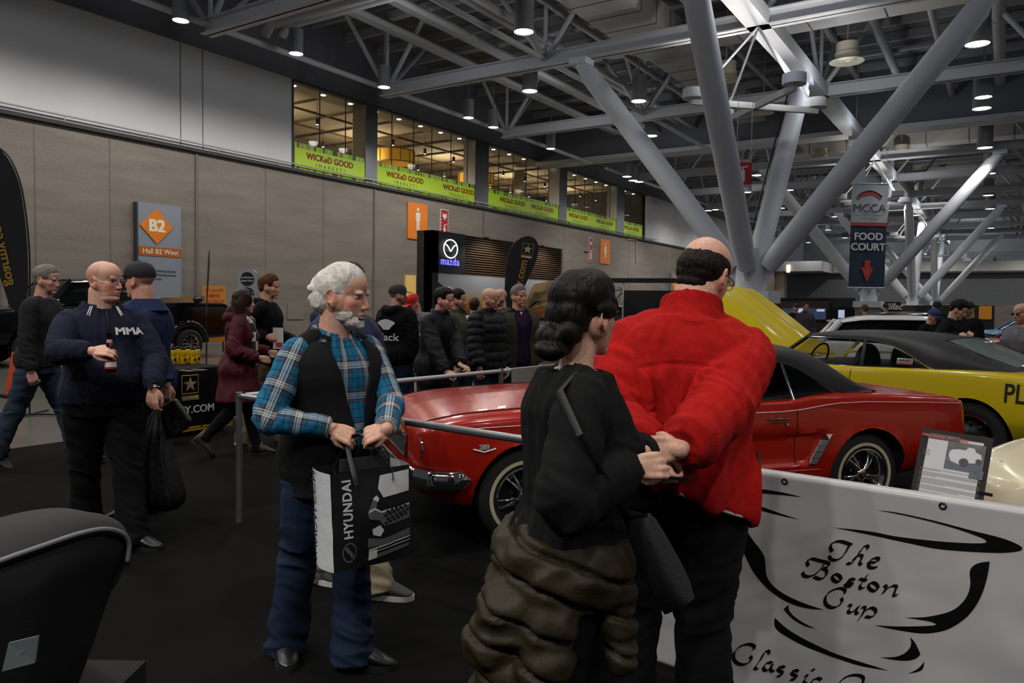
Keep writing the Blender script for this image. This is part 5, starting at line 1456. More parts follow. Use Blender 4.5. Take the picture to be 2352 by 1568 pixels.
# ================================================================== WINDOW BAND AND MARKET HALL BEHIND IT
def wy(px, py=400): return on_x(px, py, XW).y
def wp(px, py, off=0): return on_x(px, py, XW + off)
XB = -40.0
M_CEILW = mat('cream_market_ceiling', '#c4b89c', .8); M_WARM = mat('warm_market_wall', '#8a6a48', .8); M_COFF = mat('brown_ceiling_beam', '#6a5644', .7)
struct('floor_market', MB().box((XB, Y0, ZL - .3), (XW - .4, Y1, ZL)), mat('market_floor', '#5a5148', .5), 0)
struct('ceiling_market', MB().box((XB, Y0 - .3, 10.9), (XW - .1, Y1 + .3, 11.1)), M_CEILW, 0)
struct('wall_market_back', MB().box((XB - .2, Y0, ZL), (XB, Y1, 10.9)), M_WARM, 0)
struct('wall_market_near', MB().box((XB, Y0 - .2, ZL), (XW - .1, Y0, 10.9)), M_CEILW, 0)
struct('wall_market_far', MB().box((XB, Y1, ZL), (XW - .1, Y1 + .2, 10.9)), mat('dark_market_wall', '#2a2622', .8), 0)
mb = MB()
for k in range(14): mb.box((XB, Y0 + 1.2 + k * 2.5, 10.80), (XW - 1.6, Y0 + 1.30 + k * 2.5, 10.9))
for k in range(6): mb.box((XW - 2.4 - k * 2.5, Y0, 10.82), (XW - 2.30 - k * 2.5, Y1, 10.9))
struct('ceiling_market_beams', mb, M_COFF, 0)
struct('ceiling_market_margin', MB().box((XW - 1.7, Y0, 10.5), (XW - .1, Y1, 10.6)), M_CEILW, 0)
M_SPOTL = mat('warm_lit_spot', '#fff2d8', .4, emit=10, ecol=(1, .88, .66))
pts = [(690, 230), (810, 268), (890, 273), (1000, 299), (1072, 318), (1137, 349), (1202, 367), (1257, 404)]
n_ = 0
def mlamp(p, top, lab):
    o = thing('spot_lamp', lab, 'ceiling light', p, 0, 'small spot lamps of the upstairs market')
    MB().lathe([(.07, .0), (.085, .02), (.085, .26), (.03, .3)], 12).obj('can', mat('dark_spot_can', '#2a2622', .5), o, 40)
    MB().lathe([(.065, -.004), (.03, -.006)], 12).obj('lens', M_SPOTL, o); MB().cyl((0, 0, .3), (0, 0, top - p.z), .012, n=5).obj('stem', M_COFF, o)
for i in range(22):
    x = XW - 1.0; y = Y0 + .9 + i * 1.62
    o = tag(MB().lathe([(.10, -.01), (.10, .02)], 14, Matrix.Translation((x, y, 10.49))).obj('recessed_lamp', M_SPOTL), 'small recessed lamp in the ceiling margin behind the long upstairs window', 'ceiling light', 'recessed lamps behind the upstairs window')
for i in range(13):
    for j in range(3):
        mlamp(V3((XW - 3.2 - j * 3.6, Y0 + 1.6 + i * 2.6 + (j % 2) * 1.1, 9.85)), 10.92, 'small warm spot lamp hanging in the upstairs market behind the glass')
for y in (24, 31, 38, 46, 53):
    d = bpy.data.lights.new('market_light', 'POINT'); d.energy = 260; d.color = (1, .82, .56); d.shadow_soft_size = .5
    l = bpy.data.objects.new('market_light', d); COL.objects.link(l); l.location = (XW - 6, y, 9.4)
# ring chandeliers
def chandelier(px, py, D, lab):
    p = on_x(px, py, XW - 5.5)
    o = thing('ring_chandelier', lab, 'chandelier', (p.x, p.y, p.z))
    MB().lathe([(1.15, -.32), (1.15, .32), (1.10, .32), (1.10, -.32)], 36, closed=True).obj('amber_band', mat('amber_shade', '#b8860f', .6, emit=.35), o, 40)
    mb = MB()
    for z in (-.34, .34): mb.tube([(1.17 * math.cos(a), 1.17 * math.sin(a), z) for a in [2 * math.pi * i / 36 for i in range(36)]], .03, 6, closed=True)
    for i in range(12): a = 2 * math.pi * i / 12; mb.cyl((1.17 * math.cos(a), 1.17 * math.sin(a), -.34), (1.17 * math.cos(a), 1.17 * math.sin(a), .34), .025, n=5)
    mb.obj('ring_frame', M_COFF, o)
    MB().cyl((0, 0, 0), (0, 0, 10.92 - p.z), .03, n=6).cyl((-1.15, 0, 0), (1.15, 0, 0), .02, n=5).obj('stem', M_COFF, o)
chandelier(905, 362, 0, 'nearer amber ring chandelier in the upstairs market'); chandelier(1093, 412, 0, 'farther amber ring chandelier in the upstairs market')
# pale round columns and hot counter inside
for i, (px, xo) in enumerate(((830, -3.0), (1195, -4.0))):
    q = on_x(px, 420, XW + xo); struct('pillar_market', MB().cyl((q.x, q.y, ZL), (q.x, q.y, 10.6), .45, n=20), M_CEILW)
q = on_x(1310, 470, XW - 9); struct('wall_market_counter', MB().box((XW - 12, q.y - 4, ZL), (XW - 9, q.y + 7, ZL + 2.3)), mat('orange_counter_wall', '#8a3c14', .7), 0)
struct('wall_market_valance', MB().box((XW - 9.5, 38, 9.4), (XW - 9, 53, 10.2)), mat('terracotta_valance', '#9a4e22', .7), 0)
# metal clad posts in the glass line
M_CLAD = mat('brushed_metal_cladding', '#7d7e82', .28, metal=.85)
for i, (a, b) in enumerate(((838, 865), (1090, 1121), (1284, 1302), (1417, 1435))):
    ya, yb = wy(a), wy(b)
    struct('pillar_window', MB().box((XW - .75, ya, ZL), (XW + .04, yb, ZS)), M_CLAD, 0)
# glass with thin joints
M_WGL = mat('reflective_window_glass', '#6b6a62', .02, alpha=.12, spec=.6)
struct('window_2', MB().box((XW - .06, Y0, ZL), (XW - .04, Y1, ZS)), M_WGL, 0)
mb = MB()
for px in (736, 795, 901, 951, 993, 1037, 1075, 1147, 1180, 1210, 1237, 1262, 1323, 1345, 1366, 1386, 1404, 1452): y = wy(px); mb.box((XW - .07, y - .012, ZL), (XW - .03, y + .012, ZS))
struct('trim_9', mb, mat('dark_glass_joint', '#1d1c1a', .6), 0)
struct('trim_10', MB().box((XW - .10, Y0 - .04, ZL), (XW + .02, Y0 + .04, ZS)).box((XW - .1, Y0, ZS - .08), (XW + .03, Y1, ZS)), mat('slate_head_trim', '#45464c', .7), 0)
# lime sign bands
def m_lime():
    m = mat('lime_sign_band', '#8fbf12', .5)
    t = NT(m); tc = t.new('ShaderNodeTexCoord'); sx = t.new('ShaderNodeSeparateXYZ'); t.link(tc.outputs['Object'], sx.inputs[0])
    w = t.new('ShaderNodeTexWhiteNoise'); w.noise_dimensions = '1D'; t.link(t.math('FLOOR', t.math('MULTIPLY', sx.outputs[1], 11.0)), w.inputs['W'])
    r = t.new('ShaderNodeValToRGB'); r.color_ramp.interpolation = 'CONSTANT'; e = r.color_ramp.elements
    st = [(0, '#8fbf12'), (.3, '#5a2a18'), (.42, '#a08a68'), (.56, '#6fa82a'), (.7, '#8a8a4a'), (.82, '#3a2a1a'), (.9, '#8fbf12')]
    while len(e) < len(st): e.new(.5)
    for el, (p_, c) in zip(e, st): el.position = p_; el.color = (*srgb(c), 1)
    t.link(w.outputs['Value'], r.inputs[0])
    edge = t.math('MAXIMUM', t.math('GREATER_THAN', sx.outputs[2], ZL + .86), t.math('LESS_THAN', sx.outputs[2], ZL + .12))
    t.link(t.mix(edge, srgb('#a6c816'), r.outputs[0]), t.b.inputs['Base Color'])
    t.link(t.mix(edge, srgb('#a6c816'), r.outputs[0]), t.b.inputs['Emission Color']); t.b.inputs['Emission Strength'].default_value = .10
    return m
M_LIME = m_lime(); M_MAROON = mat('maroon_lettering', '#86190f', .6); M_DKGRN = mat('dark_green_lettering', '#3a5010', .6)
bands = [((677, 838), (759,), 'first lime market sign band, nearest'), ((865, 1100), (931, 1054), 'second lime market sign band, two logos'), ((1122, 1284), (1178, 1247), 'third lime market sign band, between the metal posts'), ((1302, 1418), (1330, 1391), 'fourth lime market sign band going away'), ((1435, 1478), (1453,), 'last short lime market sign band at the far end')]
for (a, b), tx, lab in bands:
    ya, yb = wy(a), wy(b)
    t = wthing('market_sign', lab + ', lettered WICKED GOOD MARKET', 'sign', (XW + .02, (ya + yb) / 2, ZL))
    MB().box((XW - .035, ya, ZL + .0), (XW + .0, yb, ZL + 1.06)).obj('panel', M_LIME, t, 0)
    for px in tx:
        y = wy(px, 420); M = MT((XW + .006, y, ZL + .60), (0, 1, 0), (0, 0, 1)); M2 = MT((XW + .006, y, ZL + .30), (0, 1, 0), (0, 0, 1))
        MB().text('WICKeD GOOD', M, .36, bold=.012, ext=.002).obj('lettering', M_MAROON, t, 0)
        MB().text('[ M A R K E T ]', M2, .22, space=1.15, ext=.002).obj('small_lettering', M_DKGRN, t, 0)

# ================================================================== SIGNS ON THE WALL
M_ORG = mat('orange_sign_face', '#d9760c', .5); M_WHT = mat('white_sign_figure', '#d8d6d0', .5); M_GRY = mat('blue_grey_sign_face', '#7d848e', .55)
a, b = wp(309, 466), wp(408, 700)
ya, yb, zt = a.y, b.y, wp(358, 470).z
t = wthing('hall_sign', 'tall blue-grey wall sign with orange diamond B2 and Hall B2 West band', 'sign', (XW, (ya + yb) / 2, 1.0))
MB().box((XW + .0, ya, .9), (XW + .22, yb, zt)).obj('panel', M_GRY, t, 0)
MB().box((XW + .0, ya - .05, .9), (XW + .16, ya - .01, zt)).obj('side_edge', mat('dark_sign_edge', '#33363c', .6), t, 0)
cx = wp(359, 520, .22); hw = abs(wp(397, 520, .22).y - wp(322, 520, .22).y) / 2
Mw = lambda y, z, o=.225: MT((XW + o, y, z), (0, 1, 0), (0, 0, 1))
MB().prism([(hw, 0), (0, hw), (-hw, 0), (0, -hw)], 0, .03, Mw(cx.y, cx.z)).obj('diamond', M_ORG, t, 0)
MB().text('B2', Mw(cx.y, cx.z, .26), hw * .95, bold=.025, ext=.003).obj('diamond_lettering', mat('cream_lettering', '#e0dcc0', .5), t, 0)
bz = wp(359, 578, .22).z
MB().box((XW + .2, ya, bz - .15), (XW + .235, yb, bz + .15)).obj('band', mat('brown_orange_band', '#a8560e', .5), t, 0)
MB().text('Hall B2 West', Mw((ya + yb) / 2, bz, .24), .235, bold=.003, ext=.002).obj('band_lettering', mat('cream_lettering', '#e0dcc0'), t, 0)
for i, (s_, py) in enumerate((('Level 1 Meeting Rooms', 622), ('Level 2 Meeting Rooms', 631), ('Food Court', 640))):
    MB().text(s_, Mw(ya + .13 + .12, wp(359, py, .22).z, .225), .112, align='LEFT', bold=.002).obj('line_lettering', mat('dark_lettering', '#2b2e33', .5), t, 0)
    MB().box((XW + .22, ya + .05, wp(359, py, .22).z - .05), (XW + .226, ya + .15, wp(359, py, .22).z + .05)).obj('arrow_tile', M_WHT, t, 0)
def wall_box(px0, py0, px1, py1, name, label, cat, m, th=.06, z_at=None):
    y0, y1 = wy(px0, py0), wy(px1, py0); pm = (px0 + px1) / 2; z1 = wp(pm, py0).z; z0 = wp(pm, py1).z
    t = wthing(name, label, cat, (XW, (y0 + y1) / 2, z0))
    MB().box((XW + .001, y0, z0), (XW + th, y1, z1)).obj('panel', m, t, 0)
    return t, y0, y1, z0, z1
def figure(t, y, z0, z1, skirt=False):
    h = z1 - z0; M = Mw(y, z0, .066); mb = MB()
    mb.prism([(.075 * h * math.cos(a), .92 * h + .075 * h * math.sin(a)) for a in [2 * math.pi * i / 16 for i in range(16)]], 0, .006, M)
    body = [(-.15, .78), (.15, .78), (.16, .42), (.12, .42), (.11, .66), (.10, .66), (.10, .0), (.01, .0), (.01, .4), (-.01, .4), (-.01, 0), (-.10, 0), (-.10, .66), (-.11, .66), (-.12, .42), (-.16, .42)] if not skirt else [(-.10, .78), (.10, .78), (.19, .45), (.15, .44), (.10, .60), (.16, .26), (.08, .26), (.08, 0), (-.08, 0), (-.08, .26), (-.16, .26), (-.10, .60), (-.15, .44), (-.19, .45)]
    mb.prism([(x * h, y_ * h) for x, y_ in body], 0, .006, M)
    mb.obj('figure', M_WHT, t, 0)
for (bx, lab, sk) in (((935, 467, 980, 550), 'orange restroom sign with white man figure, nearer on the wall', False), ((1378, 550, 1400, 606), 'orange restroom sign with white woman figure, farther along the wall', True)):
    t, y0, y1, z0, z1 = wall_box(*bx, 'restroom_sign', lab, 'sign', M_ORG); h = z1 - z0
    figure(t, (y0 + y1) / 2, z0 + .26 * h, z0 + .88 * h, sk)
    MB().text('RESTROOMS', Mw((y0 + y1) / 2, z0 + .10 * h, .064), .16, ext=.002).obj('lettering', mat('pale_orange_lettering', '#e0a868', .5), t, 0)
M_REDS = mat('red_safety_sign', '#a01420', .5)
def extinguisher_icon(t, M, h, m=M_WHT):
    mb = MB()
    mb.prism([(x * h, y * h) for x, y in [(-.13, 0), (.13, 0), (.13, .62), (.09, .70), (.04, .72), (.04, .80), (-.04, .80), (-.04, .72), (-.09, .70), (-.13, .62)]], 0, .006, M)
    mb.prism([(x * h, y * h) for x, y in [(-.12, .82), (-.06, .80), (.30, .90), (.30, .98), (.05, .90), (-.10, .90)]], 0, .006, M)
    mb.obj('extinguisher_figure', m, t, 0)
for (bx, lab) in (((1010, 481, 1028, 548), 'red and white striped defibrillator and extinguisher sign above the exhibitor booth'), ((1352, 545, 1359, 602), 'narrow red extinguisher sign beside the farther restroom sign')):
    t, y0, y1, z0, z1 = wall_box(*bx, 'safety_sign', lab, 'sign', M_WHT); y = (y0 + y1) / 2; w = y1 - y0; h = z1 - z0
    MB().box((XW + .05, y0 + .1 * w, z0 + .03), (XW + .066, y1 - .1 * w, z1 - .03)).obj('red_face', M_REDS, t, 0)
    mb = MB()
    for k in range(int(h / .16)):
        for yy in (y0, y1 - .1 * w): mb.prism([(yy, z0 + k * .16), (yy + .1 * w, z0 + k * .16 + .05), (yy + .1 * w, z0 + k * .16 + .12), (yy, z0 + k * .16 + .07)], XW + .06, XW + .064, Matrix(((0, 0, 1, 0), (1, 0, 0, 0), (0, 1, 0, 0), (0, 0, 0, 1))))
    mb.obj('stripes', M_REDS, t, 0)
    s = w * .26; hp = [(0, -s), (s, .1 * s), (s * .9, .75 * s), (.45 * s, .95 * s), (0, .6 * s), (-.45 * s, .95 * s), (-.9 * s, .75 * s), (-s, .1 * s)]
    MB().prism(hp, 0, .006, Mw(y, z1 - .25 * h, .068)).obj('heart_figure', M_WHT, t, 0)
    extinguisher_icon(t, Mw(y, z0 + .10 * h, .068), h * .42)
t, y0, y1, z0, z1 = wall_box(660, 697, 696, 733, 'access_panel', 'flush grey access panel in the concrete wall', 'wall panel', mat('grey_access_panel', '#7d766d', .7), .03)
tag(MB().tube([wp(1440, 549, .06), wp(1458, 551, .06), wp(1462, 556, .06), wp(1462, 606, .06)], .045, 8).obj('conduit', M_RAILW), 'white conduit bending down the wall below the last market sign', 'pipe')
t, y0, y1, z0, z1 = wall_box(1537, 628, 1552, 700, 'hall_sign', 'distant grey wall sign with small orange diamond, left of the red jacket', 'sign', M_GRY, .2)
MB().prism([(.55, 0), (0, .6), (-.55, 0), (0, -.6)], 0, .03, Mw((y0 + y1) / 2, z1 - .9, .205)).obj('diamond', mat('lit_orange_diamond', '#e07a10', .5, emit=.25), t, 0)
t, y0, y1, z0, z1 = wall_box(929, 632, 951, 700, 'wall_lamp', 'warm lit vertical wall lamp panel beside the dark exhibitor booth', 'lamp', mat('warm_lamp_panel', '#c9a25a', .6, emit=.35), .12)

# ================================================================== EXHIBITOR BOOTH (logo wall)
XBO = -13.0
f0 = on_x(993, 640, XBO); f1 = on_x(1068, 640, XBO); f2 = on_x(1292, 640, XBO); f3 = on_x(1300, 700, XBO)
zt = on_x(1030, 533, XBO).z; zm = on_x(1030, 628, XBO).z
xb = on_y(957, 640, f0.y).x
t = wthing('exhibition_booth', 'dark exhibitor booth wall with lit winged emblem, timber slats and white graphic', 'booth', (XBO - 1, f0.y + 2, 0))
MB().box((xb, f0.y, 0), (XBO, f0.y + .25, zt)).obj('end_wall', M_BLACK, t, 0)
MB().box((XBO - .3, f0.y, zm), (XBO, f1.y, zt)).obj('logo_panel', mat('slate_logo_panel', '#14181e', .45), t, 0)
MB().box((XBO - .3, f1.y, zm), (XBO - .06, f2.y, zt - .02)).obj('slat_backing', mat('brown_backing', '#1d1611', .8), t, 0)
mb = MB(); n = 17
for k in range(n): z = zm + (zt - zm - .04) * k / (n - 1); mb.box((XBO - .08, f1.y, z), (XBO - .0, f2.y, z + .028))
mb.obj('timber_slats', mat('brown_timber_slat', '#6c5238', .6), t, 0)
def m_graphic():
    m = mat('printed_booth_graphic', '#b5b6ba', .5)
    t = NT(m); tc = t.new('ShaderNodeTexCoord'); sx = t.new('ShaderNodeSeparateXYZ'); t.link(tc.outputs['Object'], sx.inputs[0])
    r = t.new('ShaderNodeValToRGB'); e = r.color_ramp.elements; e[0].position = 0; e[0].color = (*srgb('#8a4a14'), 1); e[1].position = 1; e[1].color = (*srgb('#b9bac0'), 1)
    for p_, c in ((.25, '#c07a28'), (.45, '#b8a890'), (.6, '#b2b4ba')): q = e.new(p_); q.color = (*srgb(c), 1)
    mr = t.new('ShaderNodeMapRange', i_From_Min=1.35, i_From_Max=zm); t.link(sx.outputs[2], mr.inputs[0]); t.link(mr.outputs[0], r.inputs[0])
    t.link(r.outputs[0], t.b.inputs['Base Color']); t.link(r.outputs[0], t.b.inputs['Emission Color']); t.b.inputs['Emission Strength'].default_value = .0
    return m
MB().box((XBO - .3, f0.y, 0), (XBO - .01, f2.y + .1, zm)).obj('graphic_panel', m_graphic(), t, 0)
B = lambda px, py, o=.0: on_x(px, py, XBO + o)
q = [(993, 640), (1010, 650), (1032, 668), (1052, 690), (1068, 712), (1080, 735), (1082, 820), (993, 820)]
mb = MB(); mb.add([B(x, y, .003) for x, y in q] + [B(x, y, -.012) for x, y in q], [tuple(range(8)), tuple(reversed(range(8, 16)))] + [(i, i + 8, (i + 1) % 8 + 8, (i + 1) % 8) for i in range(8)]); mb.obj('dark_curve', mat('dark_print_curve', '#1c1d20', .5), t, 0)
q = [(1205, 716), (1228, 640), (1240, 640), (1240, 735), (1205, 722)]
for k in range(3):
    q = [(1196 + 8 * k, 722 - 6 * k), (1226, 652 + 20 * k), (1292, 640 + 22 * k), (1292, 652 + 22 * k)]
    mb = MB(); mb.add([B(x, y, .003) for x, y in q] + [B(x, y, -.012) for x, y in q], [(0, 1, 2, 3), (7, 6, 5, 4), (0, 4, 5, 1), (1, 5, 6, 2), (2, 6, 7, 3), (3, 7, 4, 0)]); mb.obj('sunlit_print', mat('sunlit_print', '#8c7450', .5, var=.5, vscale=2.5), t, 0)
M_NEONW = mat('lit_emblem', '#ffffff', .3, emit=1.5); M_NEONB = mat('lit_blue_lettering', '#5a58ff', .3, emit=1.6, ecol=(.22, .2, 1))
c = B(1032, 571); rz_ = abs(B(1032, 549).z - B(1032, 592).z) / 2; ry_ = abs(B(1017, 571).y - B(1049, 571).y) / 2
Em = lambda a, b: V3((XBO + .05, c.y + a * ry_, c.z + b * rz_))
MB().tube([Em(math.cos(a) * (.98), math.sin(a) * (1 if math.sin(a) < 0 else .95)) for a in [2 * math.pi * i / 40 for i in range(40)]], .017, 8, closed=True).obj('emblem_ring', M_NEONW, t)
MB().tube(crm([Em(-.92, .35), Em(-.55, .42), Em(-.22, -.05), Em(0, -.30), Em(.22, -.05), Em(.55, .42), Em(.92, .35)] if False else [Em(*q) for q in ((-.92, .42), (-.62, .38), (-.30, .10), (0, -.28), (.30, .10), (.62, .38), (.92, .42))], 5), .017, 8).obj('emblem_wings', M_NEONW, t)
q = B(1032, 601); MB().text('mazda', MT((XBO + .03, q.y, q.z), (0, 1, 0), (0, 0, 1)), .30, bold=.003, ext=.004, space=1.12).obj('lettering', M_NEONB, t, 0)
tag(MB().ell((0, 0, 0), (.9, 2.0, .5), Matrix.Translation((XBO + 1.6, f0.y + 4.6, .75))).ell((0, 0, 0), (.75, 1.1, .38), Matrix.Translation((XBO + 1.6, f0.y + 4.6, 1.15))).obj('show_car', paint('black_car_paint', '#08090b'), None, 180), 'black show car half seen between visitors in front of the logo booth', 'car')

for k in range(3):  # unlit boxes and fill spots, both added to brighten the booth graphic
    y = f0.y + 2.5 + 3.2 * k; MB().box((XBO - .06, y - .08, zt - .03), (XBO + .06, y + .08, zt + .015)).obj('added_lamp_box', M_BLACK, t, 0)
    spot((XBO + .9, y, zt - .05), (XBO, y, 1.7), 70, 130, rad=.1, name='booth_fill')
# black portable wall with long top bar
A0 = on_z(1231, 640, 2.55); A1 = on_z(1565, 641, 2.55)
t = wthing('display_frame', 'black display wall with a long black top bar behind the woman in black', 'booth', (A0.x, A0.y, 0))
dr = (A1 - A0); dr.z = 0; L_ = dr.length; dr.normalize(); Mf = MT((A0.x, A0.y, 0), dr, dr.cross(V3((0, 0, 1))) * -1 if False else V3((-dr.y, dr.x, 0)))
px2s = lambda px: (on_plane(px, 660, V3((A0.x, A0.y, 0)), V3((-dr.y, dr.x, 0))) - V3((A0.x, A0.y, 0))).dot(dr)
MB().box((0, -.05, 0), (px2s(1335), .1, 2.55), Mf).obj('wall_panel', mat('satin_black_panel', '#101114', .35), t, 0)
MB().box((0, -.08, 2.42), (L_ + .4, .12, 2.58), Mf).obj('top_bar', M_BLACK, t, 0)
MB().box((px2s(1430), -.04, 0), (px2s(1434), .04, 2.45), Mf).obj('post', M_STEEL, t, 0)
MB().box((px2s(1434), -.05, 0), (L_ + .4, .05, on_plane(1500, 667, V3((A0.x, A0.y, 0)), V3((-dr.y, dr.x, 0))).z), Mf).obj('lower_panel', M_BLACK, t, 0)

# ================================================================== FEATHER FLAGS
M_FLAG = mat('black_flag_polyester', '#0d0e11', .6, bump=.15, bscale=12); M_GOLD = mat('gold_flag_print', '#a8801a', .6)
def star_pts(r, cx=0, cy=0): return [(cx + (r if i % 2 == 0 else r * .40) * math.sin(math.pi * i / 5), cy + (r if i % 2 == 0 else r * .40) * math.cos(math.pi * i / 5)) for i in range(10)]
def feather(name_lab, pts, D, pole, text, mirror=False, logo=None):
    P = [at(x, y, D) for x, y in pts]; g = floor_at(pole[-1][0], D)
    t = wthing('feather_flag', name_lab, 'flag', g)
    S = crm(P, 6, True); n = len(S); mb = MB()
    mb.add([q - FWD * .003 for q in S] + [q + FWD * .003 for q in S], [tuple(range(n)), tuple(reversed(range(n, 2 * n)))] + [(i, n + i, n + (i + 1) % n, (i + 1) % n) for i in range(n)])
    mb.obj('flag_cloth', M_FLAG, t, 0)
    pp = [at(x, y, D) + FWD * .012 for x, y in pole[:-1]]; MB().tube(crm(pp, 5) + [V3((g.x, g.y, .02))], .012, 8).obj('pole', M_FLAG, t)
    mb = MB()
    for a in (0, 90): d = RGT * math.cos(R(a)) + FWD * math.sin(R(a)); mb.bar(g - d * .4 + V3((0, 0, .012)), g + d * .4 + V3((0, 0, .012)), .03, .02)
    mb.obj('cross_base', M_BLACK, t, 0)
    for (px0, py0), (px1, py1), s, sz, mt in text:
        a = at(px0, py0, D) - FWD * .006; b = at(px1, py1, D) - FWD * .006; ux = (b - a).normalized(); uy = ux.cross(FWD) * (-1 if mirror else 1)
        M = Matrix.Identity(4); uz = -FWD
        for i in range(3): M[i][0] = ux[i]; M[i][1] = uy[i]; M[i][2] = uz[i]; M[i][3] = ((a + b) / 2)[i]
        MB().text(s, M, sz * D / FPX, bold=.004, align='CENTER').obj('lettering', mt, t, 0)
    if logo:
        (cx, cy), r, rot = logo; c = at(cx, cy, D) - FWD * .006; M = MT(c, RGT * math.cos(R(rot)) + V3((0, 0, math.sin(R(rot)))), V3((0, 0, math.cos(R(rot)))) - RGT * math.sin(R(rot))); k = D / FPX
        MB().tube([M @ V3((x * r * k, y * r * k, 0)) for x, y in ((-1, -1), (1, -1), (1, 1), (-1, 1))], .006, 4, closed=True).obj('logo_frame', M_GOLD, t, 0)
        MB().prism(star_pts(r * k * .86), 0, .003, M).obj('logo_star', mat('pale_star_print', '#b9b4a4', .5), t, 0)
        MB().box((-r * k, -1.62 * r * k, 0), (r * k, -1.16 * r * k, .003), M).obj('logo_plate', M_GOLD, t, 0)
        MB().text('U.S.ARMY', M @ Matrix.Translation((0, -1.39 * r * k, .004)), r * k * .42, bold=.002).obj('logo_lettering', M_LETW2, t, 0)
M_LETW2 = mat('white_lettering', '#d6d6d4', .7)
Zf = lambda x, y: (860 + x / 3.92, 500 + y / 3.92)
feather('black feather flag with star badge and gold lettering before the logo booth', [Zf(*q) for q in ((1183, 800), (1190, 560), (1203, 420), (1228, 310), (1270, 232), (1320, 187), (1382, 165), (1442, 187), (1476, 245), (1474, 322), (1440, 425), (1390, 535), (1335, 660), (1280, 800))], 11.8,
        [Zf(1330, 178), Zf(1268, 225), Zf(1220, 315), Zf(1196, 425), Zf(1182, 560), Zf(1176, 800), (1160, 900)], [(Zf(1262, 740), Zf(1345, 400), 'army.com', 25, M_GOLD)], False, (Zf(1380, 285), 12.5, -8))
Zg = lambda x, y: (x / 4.236, 330 + y / 4.236)
feather('black feather flag at the left edge, its gold lettering seen mirrored', [Zg(*q) for q in ((-320, 500), (-260, 180), (-140, 20), (-40, 25), (60, 120), (140, 260), (195, 430), (235, 680), (262, 950), (272, 1200), (268, 1420), (215, 1620), (110, 1600), (30, 1380), (-120, 950), (-260, 700))], 10.2,
        [Zg(-40, 20), Zg(70, 110), Zg(150, 255), Zg(205, 430), Zg(246, 680), Zg(274, 950), Zg(284, 1200), Zg(280, 1600), (64, 900)], [(Zg(128, 1420), Zg(-48, 640), 'goarmy.com', 33, M_GOLD)], True)
D = 10.6; g = floor_at(473, D)
t = wthing('feather_flag', 'black feather flag seen edge-on as a thin blade before the concrete wall', 'flag', g)
rows = []
for i, (py, w) in enumerate(((571, .5), (580, 2.2), (600, 3.3), (625, 3.2), (655, 2.6), (690, 2.0), (725, 1.4))):
    c = at(481 - .05 * (py - 571), py, D); k = D / FPX * w
    rows.append([c + RGT * (k * .8 * math.cos(a)) + ray(478, 690).normalized() * (k * 9 * math.sin(a)) for a in [2 * math.pi * j / 12 for j in range(12)]])
mb = MB(); mb.grid(rows, closed_v=True); mb.f += [tuple(range(12)), tuple(72 + i for i in reversed(range(12)))]; mb.m += [0, 0]; mb.obj('flag_cloth', M_FLAG, t, 60)
MB().tube([at(474, 724, D), V3((g.x, g.y, .02))], .010, 6).obj('pole', M_BLACK, t)
mb = MB()
for a in (0, 90): d = RGT * math.cos(R(a)) + FWD * math.sin(R(a)); mb.bar(g - d * .35 + V3((0, 0, .012)), g + d * .35 + V3((0, 0, .012)), .03, .02)
mb.obj('cross_base', M_BLACK, t, 0)

# ================================================================== ARMY TABLE, CONE, STANDS
ge = on_z(528, 985, 0); TW, TD, TH = 1.3, .75, .78
t = wthing('draped_table', 'folding table under black army cloth with gold fringe and star badge', 'table', (ge.x, ge.y - TW / 2, 0))
xt, yt = ge.x, ge.y
rows = []
for (x, z) in ((xt - TD, .08), (xt - TD, TH), (xt - .004, TH + .004), (xt + .004, TH - .008)) + tuple((xt + .012 + .004 * k, TH - .06 - .09 * k) for k in range(8)):
    rows.append([V3((x + (.012 * math.sin(j * 1.3) + .008 * math.sin(j * 2.9) if z < TH - .04 and x > xt - .1 else 0), yt - TW + TW * j / 30, z)) for j in range(31)])
mb = MB(); mb.grid(rows); c_ = mb.obj('cloth', mat('black_table_cloth', '#0e0e10', .9, spec=.1), t, 40)
MB().box((xt - TD, yt - .02, .1), (xt, yt + .004, TH)).obj('cloth_end', MATS['black_table_cloth'], t, 0)
mb = MB()
for k in range(150): y = yt - TW + TW * k / 150; mb.box((xt + .045, y, .055), (xt + .052, y + .009, .085 + .0))
mb.box((xt + .040, yt - TW, .08), (xt + .052, yt, .105)); mb.obj('fringe', M_GOLD, t, 0)
MB().box((xt + .03, yt - .016, .08), (xt + .05, yt, .30)).obj('fringe_edge', M_GOLD, t, 0)
for y in (yt - .25, yt - TW + .25): MB().cyl((xt - .05, y, 0), (xt - .05, y, TH - .02), .018, n=8).obj('leg', M_BLACK, t); MB().cyl((xt - TD + .05, y, 0), (xt - TD + .05, y, TH - .02), .018, n=8).obj('leg', M_BLACK, t)
lc = on_x(434, 882, xt + .03); Ml = MT((xt + .055, lc.y, lc.z), (0, 1, 0), (0, 0, 1))
MB().tube([Ml @ V3((x * .105, y * .105, 0)) for x, y in ((-1, -1), (1, -1), (1, 1), (-1, 1))], .006, 4, closed=True).obj('logo_frame', M_GOLD, t, 0)
MB().prism(star_pts(.092), 0, .003, Ml).obj('logo_star', mat('gold_star_print', '#b8963c', .5), t, 0); MB().prism(star_pts(.06), .003, .005, Ml).obj('logo_star_inner', mat('pale_star_print', '#b9b4a4'), t, 0)
MB().box((-.11, -.185, 0), (.11, -.13, .003), Ml).obj('logo_plate', M_GOLD, t, 0); MB().text('U.S.ARMY', Ml @ Matrix.Translation((0, -.157, .004)), .045, bold=.001).obj('logo_lettering', M_LETW2, t, 0)
MB().text('GOARMY.COM', Ml @ Matrix.Translation((-.10, -.30, .0)), .125, bold=.003).obj('lettering', M_LETW2, t, 0)
